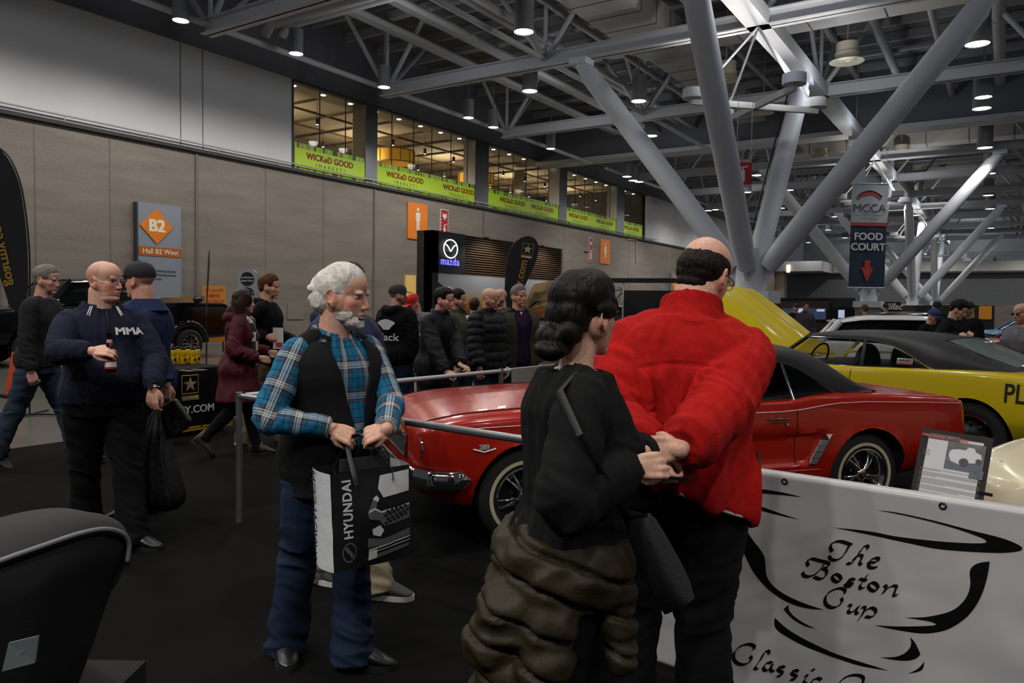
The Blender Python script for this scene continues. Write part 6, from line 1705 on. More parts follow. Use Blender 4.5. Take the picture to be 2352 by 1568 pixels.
M_YB = mat('yellow_bottle_plastic', '#c9a004', .4); proto = None
for i, px in enumerate((398, 410, 421, 433, 444, 453)):
    q = on_z(px, 836 - (i % 2) * 3, TH); lab = 'yellow sports bottle with black cap on the army table, %s in the row' % ORD[i]
    if proto is None:
        proto = thing('sports_bottle', lab, 'bottle', q, 0, 'yellow sports bottles on the army table')
        MB().lathe([(.034, 0), (.038, .01), (.038, .08), (.033, .095), (.038, .11), (.038, .165), (.030, .182)], 20).obj('bottle_body', M_YB, proto, 50); MB().lathe([(.031, .18), (.033, .205), (.016, .212), (.012, .235)], 16).obj('bottle_cap', M_BLACK, proto, 50)
        MB().box((.0375, -.016, .04), (.0395, .016, .075)).obj('bottle_badge', M_BLACK, proto, 0)
    else:
        o = proto.copy(); COL.objects.link(o); o.location = q; o['label'] = lab
        for ch in proto.children: c = ch.copy(); COL.objects.link(c); c.parent = o
for i, (px, py) in enumerate(((436, 851), (448, 850))):
    q = on_z(px, py, TH + .006); tag(MB().box((-.11, -.08, 0), (.11, .08, .006), Matrix.Translation(q) @ Matrix.Rotation(.3 * i, 4, 'Z')).obj('leaflet', mat('dark_gold_leaflet', ['#4a4226', '#3a3c38'][i], .5, var=.6, vscale=30), None, 0), ['gold and dark printed leaflet at the front of the army table', 'grey-green printed leaflet at the right end of the army table'][i], 'paper')
def cone(p, s, lab):
    o = thing('traffic_cone', lab, 'traffic cone', p); o.scale = (s, s, s)
    MB().lathe([(.14, .035), (.135, .05), (.03, .70), (.022, .71)], 24).obj('cone_body', mat('orange_cone_plastic', '#c83c0c', .5), o, 50)
    MB().lathe([(.103, .235), (.073, .42), (.071, .42), (.100, .235)], 24, closed=True).obj('white_collar', M_WHT, o, 50)
    MB().box((-.19, -.19, 0), (.19, .19, .04)).obj('cone_base', M_BLACK, o, 0)
cone(floor_at(30, 12.2), 1.0, 'orange traffic cone with white collar at the left edge behind the striding man')
cone(floor_at(416, 18.2), .5, 'tiny orange cone in front of the truck wheel')
def easel(px0, py0, px1, D, lab, name='poster_stand'):
    a, b = at(px0, py0, D), at(px1, py0, D); g = (a + b) / 2; t = wthing(name, lab, 'sign', (g.x, g.y, 0)); return t, a, b
t, a, b = easel(467, 656, 520, 23.5, 'orange poster board lettered LOVES YOU BACK with a heart, by the truck tail')
M = MT(V3((a.x, a.y, 0)), b - a, (0, 0, 1)); w = (b - a).length; h = a.z
MB().box((0, -.02, .3), (w, .02, h), M @ Matrix.Rotation(R(90), 4, 'X') @ Matrix.Identity(4) if False else MT(V3((a.x, a.y, 0)), b - a, V3((0, 0, 1)).cross(b - a))).obj('board', mat('amber_poster', '#c8821e', .6), t, 0)
Mt = MT(V3((a.x, a.y, 0)) - FWD * .025, b - a, (0, 0, 1)); mp = mat('magenta_print', '#a8324a', .6)
for i, s in enumerate(('GET the APP', 'L   VES', 'YOU BACK')): MB().text(s, Mt @ Matrix.Translation((w / 2, h - .14 - .17 * i, .002)), .135 if i else .11, bold=.003).obj('lettering', mp, t, 0)
s = .07; MB().prism([(x * s, y * s) for x, y in [(0, -1), (1, .1), (.9, .75), (.45, .95), (0, .6), (-.45, .95), (-.9, .75), (-1, .1)]], 0, .004, Mt @ Matrix.Translation((w * .40, h - .31, .002))).obj('heart_figure', mat('red_heart', '#c02a20', .6), t, 0)
mb = MB()
for i in range(6): mb.box((w * .18, h - .72 - .08 * i, .002), (w * .82, h - .69 - .08 * i, .004), Mt)
mb.obj('text_lines', mat('brown_print', '#7a5420', .6), t, 0)
for x in (.1, w - .1): MB().box((x - .02, 0, -.02), (x + .02, .32, .0), Mt).obj('stand_leg', M_BLACK, t, 0)
t, a, b = easel(550, 620, 596, 17.5, 'pale tapered sign stand with two black discs behind the young man in hoodie')
Mt = MT(V3((a.x, a.y, 0)), b - a, (0, 0, 1)); w = (b - a).length; h = a.z
MB().prism([(w * .15, 0), (w * .85, 0), (w, h * .97), (w * .8, h), (w * .5, h * 1.012), (w * .2, h), (0, h * .97)], 0, .06, Mt).obj('panel', mat('pale_blue_grey_panel', '#8d949c', .5), t, 0)
for i, py in enumerate((641, 676)):
    c = at(573, py, 17.5); zc = c.z; MB().cyl(Mt @ V3((w / 2, zc, .06)), Mt @ V3((w / 2, zc, .066)), w * .345, n=32).obj('disc', M_BLACK, t)
    for j in (0, 1): MB().text(('Do Business', 'Easier')[j] if False else ('Do Business', 'with us')[j] if False else ('Do More Easily', 'and better')[j] if False else ('Do Business', 'Easier Here')[j], Mt @ Matrix.Translation((w / 2, zc + .035 - .075 * j, .068)), .058, bold=.001).obj('lettering', M_LETW2, t, 0)
# things in the truck bed
for i, (px, py, sx, sz, rot, lab) in enumerate(((396, 695, .55, .22, .5, 'flat brown carton in the truck bed, left'), (420, 692, .50, .26, .2, 'brown carton leaning in the middle of the truck bed'), (442, 690, .45, .35, -.3, 'taller brown carton at the right of the truck bed'))):
    q = at(px, py, 20.9); zb = 1.53
    tag(MB().box((-sx / 2, -.22, 0), (sx / 2, .22, max(.12, q.z - zb + sz * .4)), Matrix.Translation((q.x, q.y, zb)) @ Matrix.Rotation(YAW + rot, 4, 'Z')).obj('carton', mat('brown_cardboard', '#8a6a44', .8), None, 0), lab, 'box')
q = at(453, 693, 20.75); tag(MB().ell((0, 0, 0), (.17, .14, .10), Matrix.Translation((q.x, q.y, 1.61))).obj('helmet', mat('dark_blue_gloss', '#10142a', .2), None, 60), 'dark blue helmet on the truck bed cover by the cartons', 'helmet')

# ================================================================== HANGING BANNERS
def hang(px0, px1, py0, py1, D, name, lab, zt):
    a, b = at(px0, py0, D), at(px1, py0 + (px1 - px0) * .02, D); lo = at(px0, py1, D); t = wthing(name, lab, 'banner', ((a.x + b.x) / 2, (a.y + b.y) / 2, a.z))
    b.z = a.z; w = (b - a).length; h = a.z - lo.z
    M = MT(V3((a.x, a.y, lo.z)), b - a, (0, 0, 1))
    for x in (.06 * w, .94 * w): MB().cyl(M @ V3((x, h, 0)), V3(((M @ V3((x, h, 0))).x, (M @ V3((x, h, 0))).y, zt)), .008, n=5).obj('wire', M_STEEL, t)
    return t, M, w, h
t, M, w, h = hang(1957, 2040, 421, 660, 30, 'hanging_banner', 'hanging white and navy MCCA FOOD COURT banner with red arrow', 12.7)
def cloth_panel(nm, m, z0, z1, off=0): 
    mb = MB(); mb.grid([[M @ V3((w * i / 12, z0 + (z1 - z0) * j / 10, off + .008 * math.sin(i * .9 + j * .2))) for j in range(11)] for i in range(13)]); return mb.obj(nm, m, t, 180)
cloth_panel('upper_cloth', mat('pale_banner_cloth', '#a3aaae', .7), .615 * h, h); cloth_panel('lower_cloth', mat('navy_banner_cloth', '#17283f', .7), 0, .615 * h); 
MB().box((0, .595 * h, .022), (w, .628 * h, .03), M).obj('red_stripe', mat('brick_red_print', '#a8383a', .6), t, 0)
Q = lambda pts: [(x * w, y * h) for x, y in pts]
arc = [(.5 + .38 * math.sin(a), .825 + .09 * math.cos(a) * 1.15) for a in [R(-62 + 124 * i / 14) for i in range(15)]]; arc2 = [(.5 + .34 * math.sin(a), .795 + .09 * math.cos(a) * 1.1) for a in [R(62 - 124 * i / 14) for i in range(15)]]
MB().prism(list(reversed(Q(arc + arc2))), .024, .03, M).obj('arch_logo', mat('brick_red_print', '#a8383a'), t, 0)
MB().tube([M @ V3((x * w, y * h, .032)) for x, y in arc], .022, 5).obj('arch_outline', mat('dark_lettering', '#2b2e33'), t)
MB().text('MCCA', M @ Matrix.Translation((w / 2, .76 * h, .03)), .155 * h * .72).obj('logo_lettering', mat('dark_lettering', '#2b2e33'), t, 0)
for i, s in enumerate(('Massachusetts Convention', 'Center Authority')): MB().text(s, M @ Matrix.Translation((w / 2, (.70 - .035 * i) * h, .03)), .026 * h).obj('small_lettering', mat('grey_print', '#5a5a60'), t, 0)
for i, s in enumerate(('FOOD', 'COURT')): MB().text(s, M @ Matrix.Translation((w / 2, (.49 - .10 * i) * h, .03)), .125 * h * .78, bold=.012).obj('lettering', M_LETW2, t, 0)
MB().prism(list(reversed(Q([(.42, .265), (.58, .265), (.58, .195), (.67, .195), (.5, .05), (.33, .195), (.42, .195)]))), .024, .03, M).obj('arrow', mat('red_arrow_print', '#b8382a', .6), t, 0)
for z in (0, h): MB().cyl(M @ V3((-.02, z, 0)), M @ V3((w + .02, z, 0)), .025, n=8).obj('hem_bar', M_STEEL, t)
t, M, w, h = hang(1690, 1727, 366, 430, 20.5, 'hanging_sign', 'hanging red fire extinguisher sign on two wires by the pipe column', 7.3)
MB().box((0, 0, -.01), (w, h, .01), M).obj('panel', M_REDS, t, 0)
mb = MB()
for k in range(9):
    for z in (0, h * .90): x = k * w / 9; mb.prism([(x, z), (x + w / 18, z), (x + w / 12, z + h * .1), (x + w / 36, z + h * .1)], .01, .014, M)
mb.obj('stripes', M_WHT, t, 0); extinguisher_icon(t, M @ Matrix.Translation((w * .45, h * .20, .012)), h * .60)

# ================================================================== KIOSKS AT THE FAR RIGHT
def kiosk(px0, px1, py0, D, lab, parts):
    a, b = at(px0, py0, D), at(px1, py0, D); t = wthing('kiosk', lab, 'booth', ((a.x + b.x) / 2, (a.y + b.y) / 2, 0)); w = (b - a).length; h = a.z
    M = MT(V3((a.x, a.y, 0)), b - a, (0, 0, 1))
    MB().box((0, 0, -2.0), (w, h, 0), M).obj('shell', M_BLACK, t, 0)
    for (x0, y0, x1, y1, m, nm, z) in parts: MB().box((x0 * w, y0 * h, 0), (x1 * w, y1 * h, z), M).obj(nm, m, t, 0)
    return t, M, w, h
M_SCR = mat('lit_menu_screen', '#1c2a48', .3, var=.8, vscale=3, emit=.5, ecol=(.05, .08, .16)); M_SCRW = mat('lit_white_screen', '#c8d4ff', .3, emit=.6)
kiosk(1788, 1966, 684, 42, 'black market stall with lit menu screens beyond the raised yellow bonnet', [(.02, .70, .66, .92, mat('brown_fascia', '#4a3a2a', .6), 'fascia', .02), (.06, .46, .62, .74, M_SCR, 'menu_screen', .05), (.22, .60, .34, .74, M_SCRW, 'screen_picture', .06), (.50, .66, .60, .72, M_SCRW, 'screen_caption', .06), (.70, .4, .96, .86, mat('dark_menu', '#0c0e14', .3), 'side_screen', .03), (.78, .5, .86, .70, M_SCRW, 'side_picture', .05), (.0, .0, .68, .36, mat('timber_counter', '#3c2c20', .6), 'counter', .5)])
t, M, w, h = kiosk(2009, 2070, 693, 46, 'small black stall with white script sign beside the pipe column foot', [(.1, .1, .9, .70, mat('dim_back_wall', '#4a4640', .7), 'back_wall', .02)])
MB().text('Cadillac', M @ Matrix.Translation((w / 2, h * .86, .03)), .55, shear=.35, bold=.01).obj('lettering', M_LETW2, t, 0)
kiosk(2103, 2286, 701, 48, 'long black drape wall with orange poster beyond the young man in hoodie', [(.80, .55, .96, .98, mat('amber_poster', '#c8821e'), 'poster', .04)])
t, a, b = easel(1777, 668, 1790, 60, 'small orange wall sign low beside the landing'); 
MB().box((0, 1.4, 0), ((b - a).length, a.z, .05), MT(V3((a.x, a.y, 0)), b - a, (0, 0, 1))).obj('panel', M_ORG, t, 0); MB().box((.1, 0, 0), (.16, 1.4, .05), MT(V3((a.x, a.y, 0)), b - a, (0, 0, 1))).obj('leg', M_BLACK, t, 0)
# ================================================================== PEOPLE
def m_plaid():
    m = mat('blue_plaid_flannel', '#1c6d95', .9, spec=.2)
    t = NT(m); at_ = t.new('ShaderNodeAttribute'); at_.attribute_name = 'weave'
    sx = t.new('ShaderNodeSeparateXYZ'); t.link(at_.outputs['Vector'], sx.inputs[0])
    cols = []
    stops = [(0, '#1a688c'), (.16, '#0e2c42'), (.20, '#1a688c'), (.36, '#0f2a40'), (.40, '#8a4a34'), (.43, '#123a55'), (.50, '#b4b6b0'), (.55, '#154a68'), (.58, '#c4c2ba'), (.63, '#5a6c76'), (.66, '#b4b6b0'), (.70, '#0f2a40'), (.78, '#8a4a34'), (.80, '#16506f'), (.88, '#0d2234'), (.91, '#1a688c')]
    for ch, off in ((0, 0), (1, .3)):
        fr = t.math('FRACT', t.math('ADD', t.math('MULTIPLY', sx.outputs[ch], 1 / .125), off))
        r = t.new('ShaderNodeValToRGB'); r.color_ramp.interpolation = 'CONSTANT'
        e = r.color_ramp.elements
        while len(e) < len(stops): e.new(.5)
        for el, (p_, c) in zip(e, stops): el.position = p_; el.color = (*srgb(c), 1)
        t.link(fr, r.inputs[0]); cols.append(r.outputs[0])
    t.link(t.mix(.5, cols[0], cols[1]), t.b.inputs['Base Color'])
    return m
M_PLAID = m_plaid()
M_BLACKCLOTH = cloth('black_wool', '#0a0a0b'); M_DENIM = cloth('blue_denim', '#19263c', var=.3, vscale=5); M_DDENIM = cloth('faded_dark_denim', '#2b3846', var=.35, vscale=4)
M_NAVY = cloth('navy_fleece', '#1b2342', var=.15); M_BLKTROUSER = cloth('black_trouser_cloth', '#08080a'); M_KHAKI = cloth('khaki_twill', '#8a7f68')
M_SHOEB = mat('black_leather', '#121212', .35, bump=.15, bscale=120); M_SOLEB = mat('black_rubber', '#0b0b0b', .7); M_SOLEW = mat('white_rubber', '#c8c6c0', .6)
M_WATCH = mat('polished_steel', '#c8c8c8', .2, metal=1); M_GLASSF = mat('dark_glasses_frame', '#151515', .3)
M_GREYHAIR = hair_mat('white_grey_hair', '#cfcac2', .18, (60, 60, 20)); M_GREYH2 = hair_mat('grey_hair', '#77726c', .3); M_BLKHAIR = hair_mat('black_hair', '#14100e', .5); M_BRNHAIR = hair_mat('brown_hair', '#3a2618', .4); M_LTBRN = hair_mat('light_brown_hair', '#6a4c2e', .35)
M_RED = cloth('red_fleece', '#a3120f', .95, var=.16, vscale=30, bump=.4, bscale=260, sheen=.12)
PPL = {}
def fpx(P_, px, D, z=0):
    q = P_ if isinstance(P_, Matrix) else P_
    return q

def local(person_args, px, D):
    loc = floor_at(*person_args['at_']); M = Matrix.Translation(loc) @ Matrix.Rotation(R(person_args['face']) + YAW, 4, 'Z')
    return tuple(M.inverted() @ floor_at(px, D))

# ---- old man in plaid shirt and black vest
a = dict(at_=(760, 3.25), face=-40)
lf = local(a, 815, 3.22); rf = local(a, 655, 3.33)
p = Person('elderly white-haired bearded man in blue plaid shirt and black vest holding a tote bag', H=1.705, lean=4, belly=.055, girth=1.12, shw=1.08, head=(30, 5, 0), skin='#bb8468', hairc='#b8b2aa', vox=.0040,
           Rr=dict(px=(762, 984, 3.02), hint=(-.5, -1, -.5), fdir=(.72, .60, -.38), back=(.62, -.55, .62), curl=1.25, thumb=.6),
           L=dict(px=(888, 984, 3.00), hint=(-.3, 1, -.6), fdir=(-.62, -.72, -.34), back=(.62, -.45, .66), curl=1.25, thumb=.6),
           fl=dict(at=lf, yaw=38), fr=dict(at=rf, yaw=-28), stubble=.75, red=.75, eye='#5a6a70', hs=1.12, fat=.45, **a)
p.body()
p.hair(M_GREYHAIR, [((-.030, 0, .030), (.096, .086, .082)), ((-.006, 0, .058), (.090, .076, .075)), ((-.070, .03, -.02), (.05, .045, .06)), ((-.070, -.03, -.02), (.05, .045, .06)), ((-.10, 0, .02), (.035, .055, .05))] +
       [((-.085 - .02 * math.cos(i * 2.1), .052 * math.sin(i * 1.7), -.045 + .02 * (i % 5)), (.024, .022, .02)) for i in range(12)], amp=.0028, sc=(40, 40, 24), seed=3)
def beard_cut(Q): return (Q[:, 0] < .012) | ((Q[:, 2] > -.052) & (Q[:, 0] < .07)) | (Q[:, 2] > -.046)
p.hair(mat('white_beard', '#d2ccc4', .8, var=.3, vscale=1, stretch=(140, 140, 40), bump=.8, bscale=1), [((.050, 0, -.092), (.044, .050, .034)), ((.074, 0, -.106), (.024, .030, .018)), ((.026, .044, -.066), (.040, .017, .032)), ((.026, -.044, -.066), (.040, .017, .032)), ((.004, .052, -.05), (.02, .014, .03)), ((.004, -.052, -.05), (.02, .014, .03))], amp=.0016, sc=(110, 110, 60), smooth=3, name='beard', cut=lambda Q: (Q[:, 0] < -.012) | ((Q[:, 2] > -.083) & (np.abs(Q[:, 1]) < .026) & (Q[:, 0] > .03)) | (Q[:, 2] > -.052 + .5 * np.clip(.03 - Q[:, 0], 0, .05)))
def shirt_collar(p, mb):
    pass
sh = p.top('plaid_shirt', M_PLAID, hem=.90, inf=.010, sl=.012, cuff=.044, wrk=.008, vox=.0065, uv=True, seed=2)
# shirt collar and vest
def collar_mesh(p, name, m, z0=1.452, z1=1.515, r0=.085, r1=.078, gap=.45, fold=.05, thick=.006, drop=.0, mats=None):
    "turned-down collar as a folded band round the neck"
    k = p.k; rows = []; n = 40; fold0 = fold
    for j in range(n):
        th = gap + (2 * math.pi - 2 * gap) * j / (n - 1); c, s = math.cos(th), math.sin(th); fr = max(0, c); fold = fold0 * (.3 + .7 * min(1, min(j, n - 1 - j) / 6))
        def pt(r_, z): return p.TB @ (V3((-.022 + r_ * c, r_ * s * 1.02, z)) * k)
        dz = -.028 * fr
        rows.append([pt(r0, z0 + dz), pt(r1, z1 + dz), pt(r1 + .006, z1 + .004 + dz), pt(r1 + .016, z1 - .012 + dz), pt(r0 + fold, z0 - .012 + dz - drop * fr), pt(r0 + fold - .002, z0 - .016 + dz - drop * fr), pt(r1 + .006, z1 - .014 + dz)])
    mb = MB(); mb.grid(rows, closed_v=True); mb.f += [tuple(range(7)), tuple(len(mb.v) - 7 + i for i in reversed(range(7)))]; mb.m += [0, 0]
    o = mb.obj(name, m, p.o, 50)
    return o
co = collar_mesh(p, 'shirt_collar', M_PLAID, gap=.35, fold=.030, r0=.088, r1=.080)
P_ = coords(co.data); U = p.cloth_uv(P_); a_ = co.data.attributes.new('weave', 'FLOAT_VECTOR', 'POINT'); U[:, 1] += P_[:, 2] * .4; a_.data.foreach_set('vector', U.ravel())
M_VEST = cloth('black_fleece_vest', '#131314', var=.1)
p.shell('vest', M_VEST, .80, 1.462, .028, lambda z: float(np.interp(z, [.8, .93, 1.05, 1.2, 1.35, 1.42, 1.46], [.02, .02, .08, .22, .34, .46, .60])), thick=.012, wrk=.006)
for s in (1, -1):
    mbv = MB(); p.limb(mbv, [p.TB @ (V3(q) * p.k) for q in ((-.03, s * .062, 1.462), (-.022, s * .10, 1.448), (-.016, s * .135, 1.43), (-.014, s * .158, 1.412))], [q * p.k for q in (.054, .061, .061, .056)], 18)
    p.place(remesh(mbv, .007, 2), 'vest_shoulder', M_VEST)
collar_mesh(p, 'vest_collar', M_VEST, z0=1.44, z1=1.50, r0=.115, r1=.100, gap=.70, fold=.055, drop=.06)
p.legs('jeans', M_DENIM, inf=.014, hemr=.095, wide=1.02, wrk=.012, vox=.0075, seed=4)
p.shoes(M_SHOEB, M_SOLEB)
PPL['old'] = p

# ---- man close behind him (navy jacket, khaki trousers, grey trainers)
a = dict(at_=(797, 4.15), face=-20)
p = Person('man in navy padded jacket and khaki trousers mostly hidden behind the plaid-shirted man', H=1.775, head=(25, 0, 0), girth=1.1, shw=1.1, skin='#b98468', hairc='#4a3422', vox=.006,
           L=dict(px=(908, 985, 4.0), hint=(-.6, .8, -.2), fdir=(.2, .1, -1), back=(.3, -1, 0), curl=.8), Rr=dict(wrist=(.05, -.30, .90)), fl=dict(at=local(a, 872, 4.0), yaw=15), fr=dict(at=local(a, 722, 4.25), yaw=-5), **a)
p.body(); p.hair(M_BRNHAIR, H_short())
p.top('padded_jacket', cloth('navy_nylon', '#1d2340', .6), hem=.78, inf=.04, sl=.03, wrk=.012, vox=.01, collar='stand', hood=True, puff=.006)
p.legs('khaki_trousers', M_KHAKI, vox=.008, wrk=.012, hemr=.09)
p.shoes(mat('grey_mesh_trainer', '#3c3a3a', .7, bump=.5, bscale=200), M_SOLEW, 'trainer')
# white side stripes of the trainers
for s in (1, -1):
    q = p.foot[s]; M = Matrix.Translation(V3((q['ank'].x, q['ank'].y, 0))) @ Matrix.Rotation(q['yaw'], 4, 'Z') @ Matrix.Scale(p.k, 4)
    mb = MB()
    for i in range(3):
        x = -.005 + .024 * i; mb.bar(M @ V3((x - .012, -.0445, .035)), M @ V3((x + .014, -.036, .078)), .009, .006, up=(0, 0, 1))
    sh_ = [c for c in p.o.children if c.name.startswith('trainer')][0 if s > 0 else 1]
    mb.obj('stripes', mat('white_stripe', '#d8d8d6', .6), sh_, 0)

# ---- shaven man with bottle
a = dict(at_=(236, 4.85), face=-52)
p = Person('bald man with glasses in navy quarter-zip sweater lettered MMA, holding a beer bottle', H=1.80, lean=-2, belly=.11, girth=1.24, shw=1.04, shz=.02, fat=1.0, head=(42, 2, 0), skin='#c98f78', hairc='#5a4638', vox=.0042, scalp=.45, red=.7, hs=1.05,
           Rr=dict(px=(212, 806, 4.42), hint=(-.6, -1, -.5), fdir=(.62, .78, .05), back=(.45, -.6, .65), curl=.75, thumb=.5), L=dict(px=(352, 892, 4.72), hint=(-.5, .6, 0), fdir=(.1, -.1, -1), back=(.6, -.6, 0), curl=.6),
           fl=dict(at=local(a, 300, 4.75), yaw=42), fr=dict(at=local(a, 190, 5.0), yaw=-10), **a)
p.body(); p.glasses(M_GLASSF)
M_NAVYK = cloth('navy_knit', '#1a1d2e', .95, var=.12, bump=.35, bscale=300)
p.top('sweater', M_NAVYK, hem=.90, inf=.014, sl=.016, cuff=.043, wrk=.009, vox=.0075, seed=11, armfat=1.2)
co = collar_mesh(p, 'sweater_collar', M_NAVYK, z0=1.46, z1=1.52, r0=.108, r1=.098, gap=.42, fold=.045, drop=.03)
mb = MB(); k = p.k
for s in (1, -1):
    for q in (0, 1):
        mb.tube([p.TB @ (V3((-.022 + (.110 + .013 * i) * math.cos(t), (.110 + .013 * i) * math.sin(t) * 1.02, 1.515 - .020 * i - .024)) * k) for i in range(4) for t in [s * (.62 + .10 * q)]], .0035, 6)
mb.obj('stripes', mat('white_stripe', '#d8d8d6', .6), co)
p.legs('trousers', M_BLKTROUSER, inf=.016, wide=1.05, wrk=.014, vox=.009, hemr=.10)
p.shoes(M_SHOEB, M_SOLEB)
# chest lettering and zip, fitted on the sweater front
def chest_pt(p, th, z, off=.0):
    r_ = p.ring(z, .014 + off, 0, 96); q = (th % (2 * math.pi)) / (2 * math.pi) * 96; i = int(q) % 96
    return r_[i].lerp(r_[(i + 1) % 96], q - int(q))
def chest_text(p, txt, th, z, size, m, off=.024, name='lettering', shear=0, parent=None, inf=.014):
    v, f = text_geo(txt, size, bold=.0022)
    mb = MB(); out = []
    for x, y, _ in v:
        rr = .17 * p.girth; out.append(chest_pt(p, th + x / rr, z + y, off))
    mb.add(out, f); return mb.obj(name, m, parent or p.o, 0)
M_LETW = mat('white_lettering', '#d6d6d4', .7)
chest_text(p, 'MMA', .47, 1.335, .062, M_LETW)
mb = MB().tube([chest_pt(p, .02, z, .016) for z in (1.46, 1.42, 1.38, 1.34)], .0025, 6); zp = mb.obj('zip', mat('zip_metal', '#3a3a3c', .4, metal=1), p.o)
w = p.arm[1]; mb = MB(); ax = w['fd']; u, v_ = frame(ax)
c = w['wr'] - ax * .012
mb.tube([c + (u * math.cos(t) * .034 + v_ * math.sin(t) * .029) for t in [2 * math.pi * i / 24 for i in range(24)]], .0075, 8, closed=True)
wa = mb.obj('wristwatch', M_WATCH, p.o); MB().cyl(c + w['bk'] * .028, c + w['bk'] * .041, .019, n=20).obj('watch_face', mat('dark_dial', '#22252a', .2), wa)
PPL['mma'] = p
# bottle in his right hand
w = p.arm[-1]; base = p.root @ (w['wr'] + w['fd'] * .092 * p.k - w['bk'] * .032)
bt = thing('beer_bottle', 'dark brown long-neck beer bottle with red and white label held by the bald man', 'bottle', (0, 0, 0))
tilt = Matrix.Translation(base - V3((0, 0, .11))) @ Matrix.Rotation(R(-4), 4, 'Y')
bt.matrix_world = tilt
MB().lathe([(.026, 0), (.0305, .004), (.0305, .125), (.028, .145), (.016, .175), (.0135, .19), (.0125, .225), (.0145, .227), (.0145, .236), (.011, .238)], 24).obj('glass', mat('brown_bottle_glass', '#1a0d06', .08, spec=.6), bt, 60)
mb = MB().lathe([(.0309, .022), (.0309, .10)], 24); mb.f = mb.f[:-2]; mb.m = mb.m[:-2]; mb.obj('label', mat('red_label', '#a8141c', .5), bt, 60)
mb = MB().lathe([(.0311, .034), (.0311, .062)], 24); mb.f = mb.f[:-2]; mb.m = mb.m[:-2]; mb.obj('label_band', mat('white_label', '#d8d4d0', .5), bt, 60)
mb = MB().lathe([(.0165, .176), (.0139, .195)], 24); mb.f = mb.f[:-2]; mb.m = mb.m[:-2]; mb.obj('neck_label', mat('pale_red_label', '#c08a8a', .5), bt, 60)

# ---- man in dark cap behind him
a = dict(at_=(324, 5.5), face=176)
p = Person('man in black cap and navy jacket behind the bald man, holding a black drawstring bag', H=1.83, girth=1.25, shw=1.12, fat=.5, head=(-6, 3, 0), skin='#bd8468', hairc='#3a2a20', vox=.006, scalp=.5,
           L=dict(px=(385, 888, 5.2), hint=(-.7, .8, 0), fdir=(.1, .1, -1), back=(-.1, 1, 0), curl=.95), Rr=dict(wrist=(.1, -.3, .9)), **a)
p.body(); p.cap(mat('black_cap', '#15161c', .8))
p.top('jacket', cloth('navy_shell_jacket', '#1a2748', .8), hem=.84, inf=.026, sl=.026, wrk=.012, vox=.009, seed=21)
collar_mesh(p, 'jacket_collar', MATS['navy_shell_jacket'], r0=.115, r1=.10, gap=.5, fold=.05)
p.legs('jeans', cloth('dark_indigo_denim', '#141a26'), vox=.009); p.shoes(M_SHOEB, M_SOLEB)
PPL['cap'] = p

# ---- walking man at the left edge
a = dict(at_=(88, 7.1), face=6)
p = Person('grey-haired man in charcoal sweater and jeans striding past at the far left', H=1.87, lean=5, girth=1.08, shw=1.05, head=(-4, 6, 0), skin='#b98068', hairc='#77726c', vox=.006, red=.8,
           Rr=dict(px=(72, 858, 6.85), hint=(-1, -.4, 0), fdir=(.15, .1, -1), back=(.1, -1, 0), curl=.7), L=dict(wrist=(.32, .25, 1.0), hint=(-1, .2, -.3)),
           fl=dict(at=(.33, .09, 0), yaw=2, pitch=-8), fr=dict(at=(-.36, -.10, .04), yaw=-6, pitch=22), **a)
p.body(); p.hair(M_GREYH2, H_short())
p.top('sweater', cloth('charcoal_knit', '#232325'), hem=.88, inf=.018, sl=.020, collar='crew', wrk=.012, vox=.009, seed=31)
p.legs('jeans', M_DDENIM, vox=.009, wrk=.013, hemr=.10); p.shoes(mat('dark_suede', '#2a2422', .8), M_SOLEB)

# ---- woman in burgundy parka
a = dict(at_=(548, 7.7), face=12)
p = Person('woman with long brown hair in burgundy parka and checked scarf walking away', H=1.68, lean=4, female=True, girth=1.0, head=(8, 2, 0), skin='#c59a80', hairc='#2c1e16', vox=.006,
           Rr=dict(wrist=(.22, -.20, 1.02), hint=(-1, -.4, -.4)), L=dict(wrist=(.28, .16, 1.05)), fl=dict(at=(.17, .06, 0), yaw=4), fr=dict(at=(-.33, -.07, .10), yaw=0, pitch=38), **a)
p.body()
p.hair(hair_mat('dark_brown_long_hair', '#2a1b13', .5, (90, 90, 14)), H_short() + [((-.075, 0, -.06), (.06, .085, .13)), ((-.12, .03, -.17), (.07, .065, .13)), ((-.12, -.03, -.17), (.07, .065, .13)), ((-.12, -.06, -.25), (.055, .05, .10)), ((-.03, .075, -.08), (.055, .03, .12)), ((-.035, -.082, -.10), (.06, .03, .15)), ((.03, -.07, .02), (.05, .02, .07)), ((.0, -.092, -.2), (.05, .03, .10))], amp=.004, sc=(40, 40, 9), smooth=4)
p.top('parka', cloth('burgundy_nylon', '#4a1520', .6, var=.2), hem=.60, inf=.035, sl=.034, flare=.05, wrk=.016, vox=.009, collar='stand', hood=True, cuff=.055, seed=41)
mb = MB()
p.limb(mb, [p.TB @ (V3(q) * p.k) for q in ((-.06, .09, 1.49), (.05, .09, 1.47), (.10, .02, 1.44), (.07, -.08, 1.46), (-.03, -.10, 1.49))], [.034] * 5, 12)
p.limb(mb, [p.TB @ (V3(q) * p.k) for q in ((.09, -.07, 1.45), (.135, -.10, 1.28), (.15, -.11, 1.10), (.15, -.11, .98))], [.036, .046, .046, .04], 12)
M_SCARF = mat('checked_scarf', '#a8a49a', .9); t = NT(M_SCARF); tc = t.new('ShaderNodeTexCoord'); ck = t.new('ShaderNodeTexChecker', i_Scale=11); t.link(tc.outputs['Object'], ck.inputs[0]); t.link(t.mix(ck.outputs[1], srgb('#b9b4a8'), srgb('#1d1d20')), t.b.inputs['Base Color'])
me = remesh(mb, .008, 2); p.place(me, 'scarf', M_SCARF)
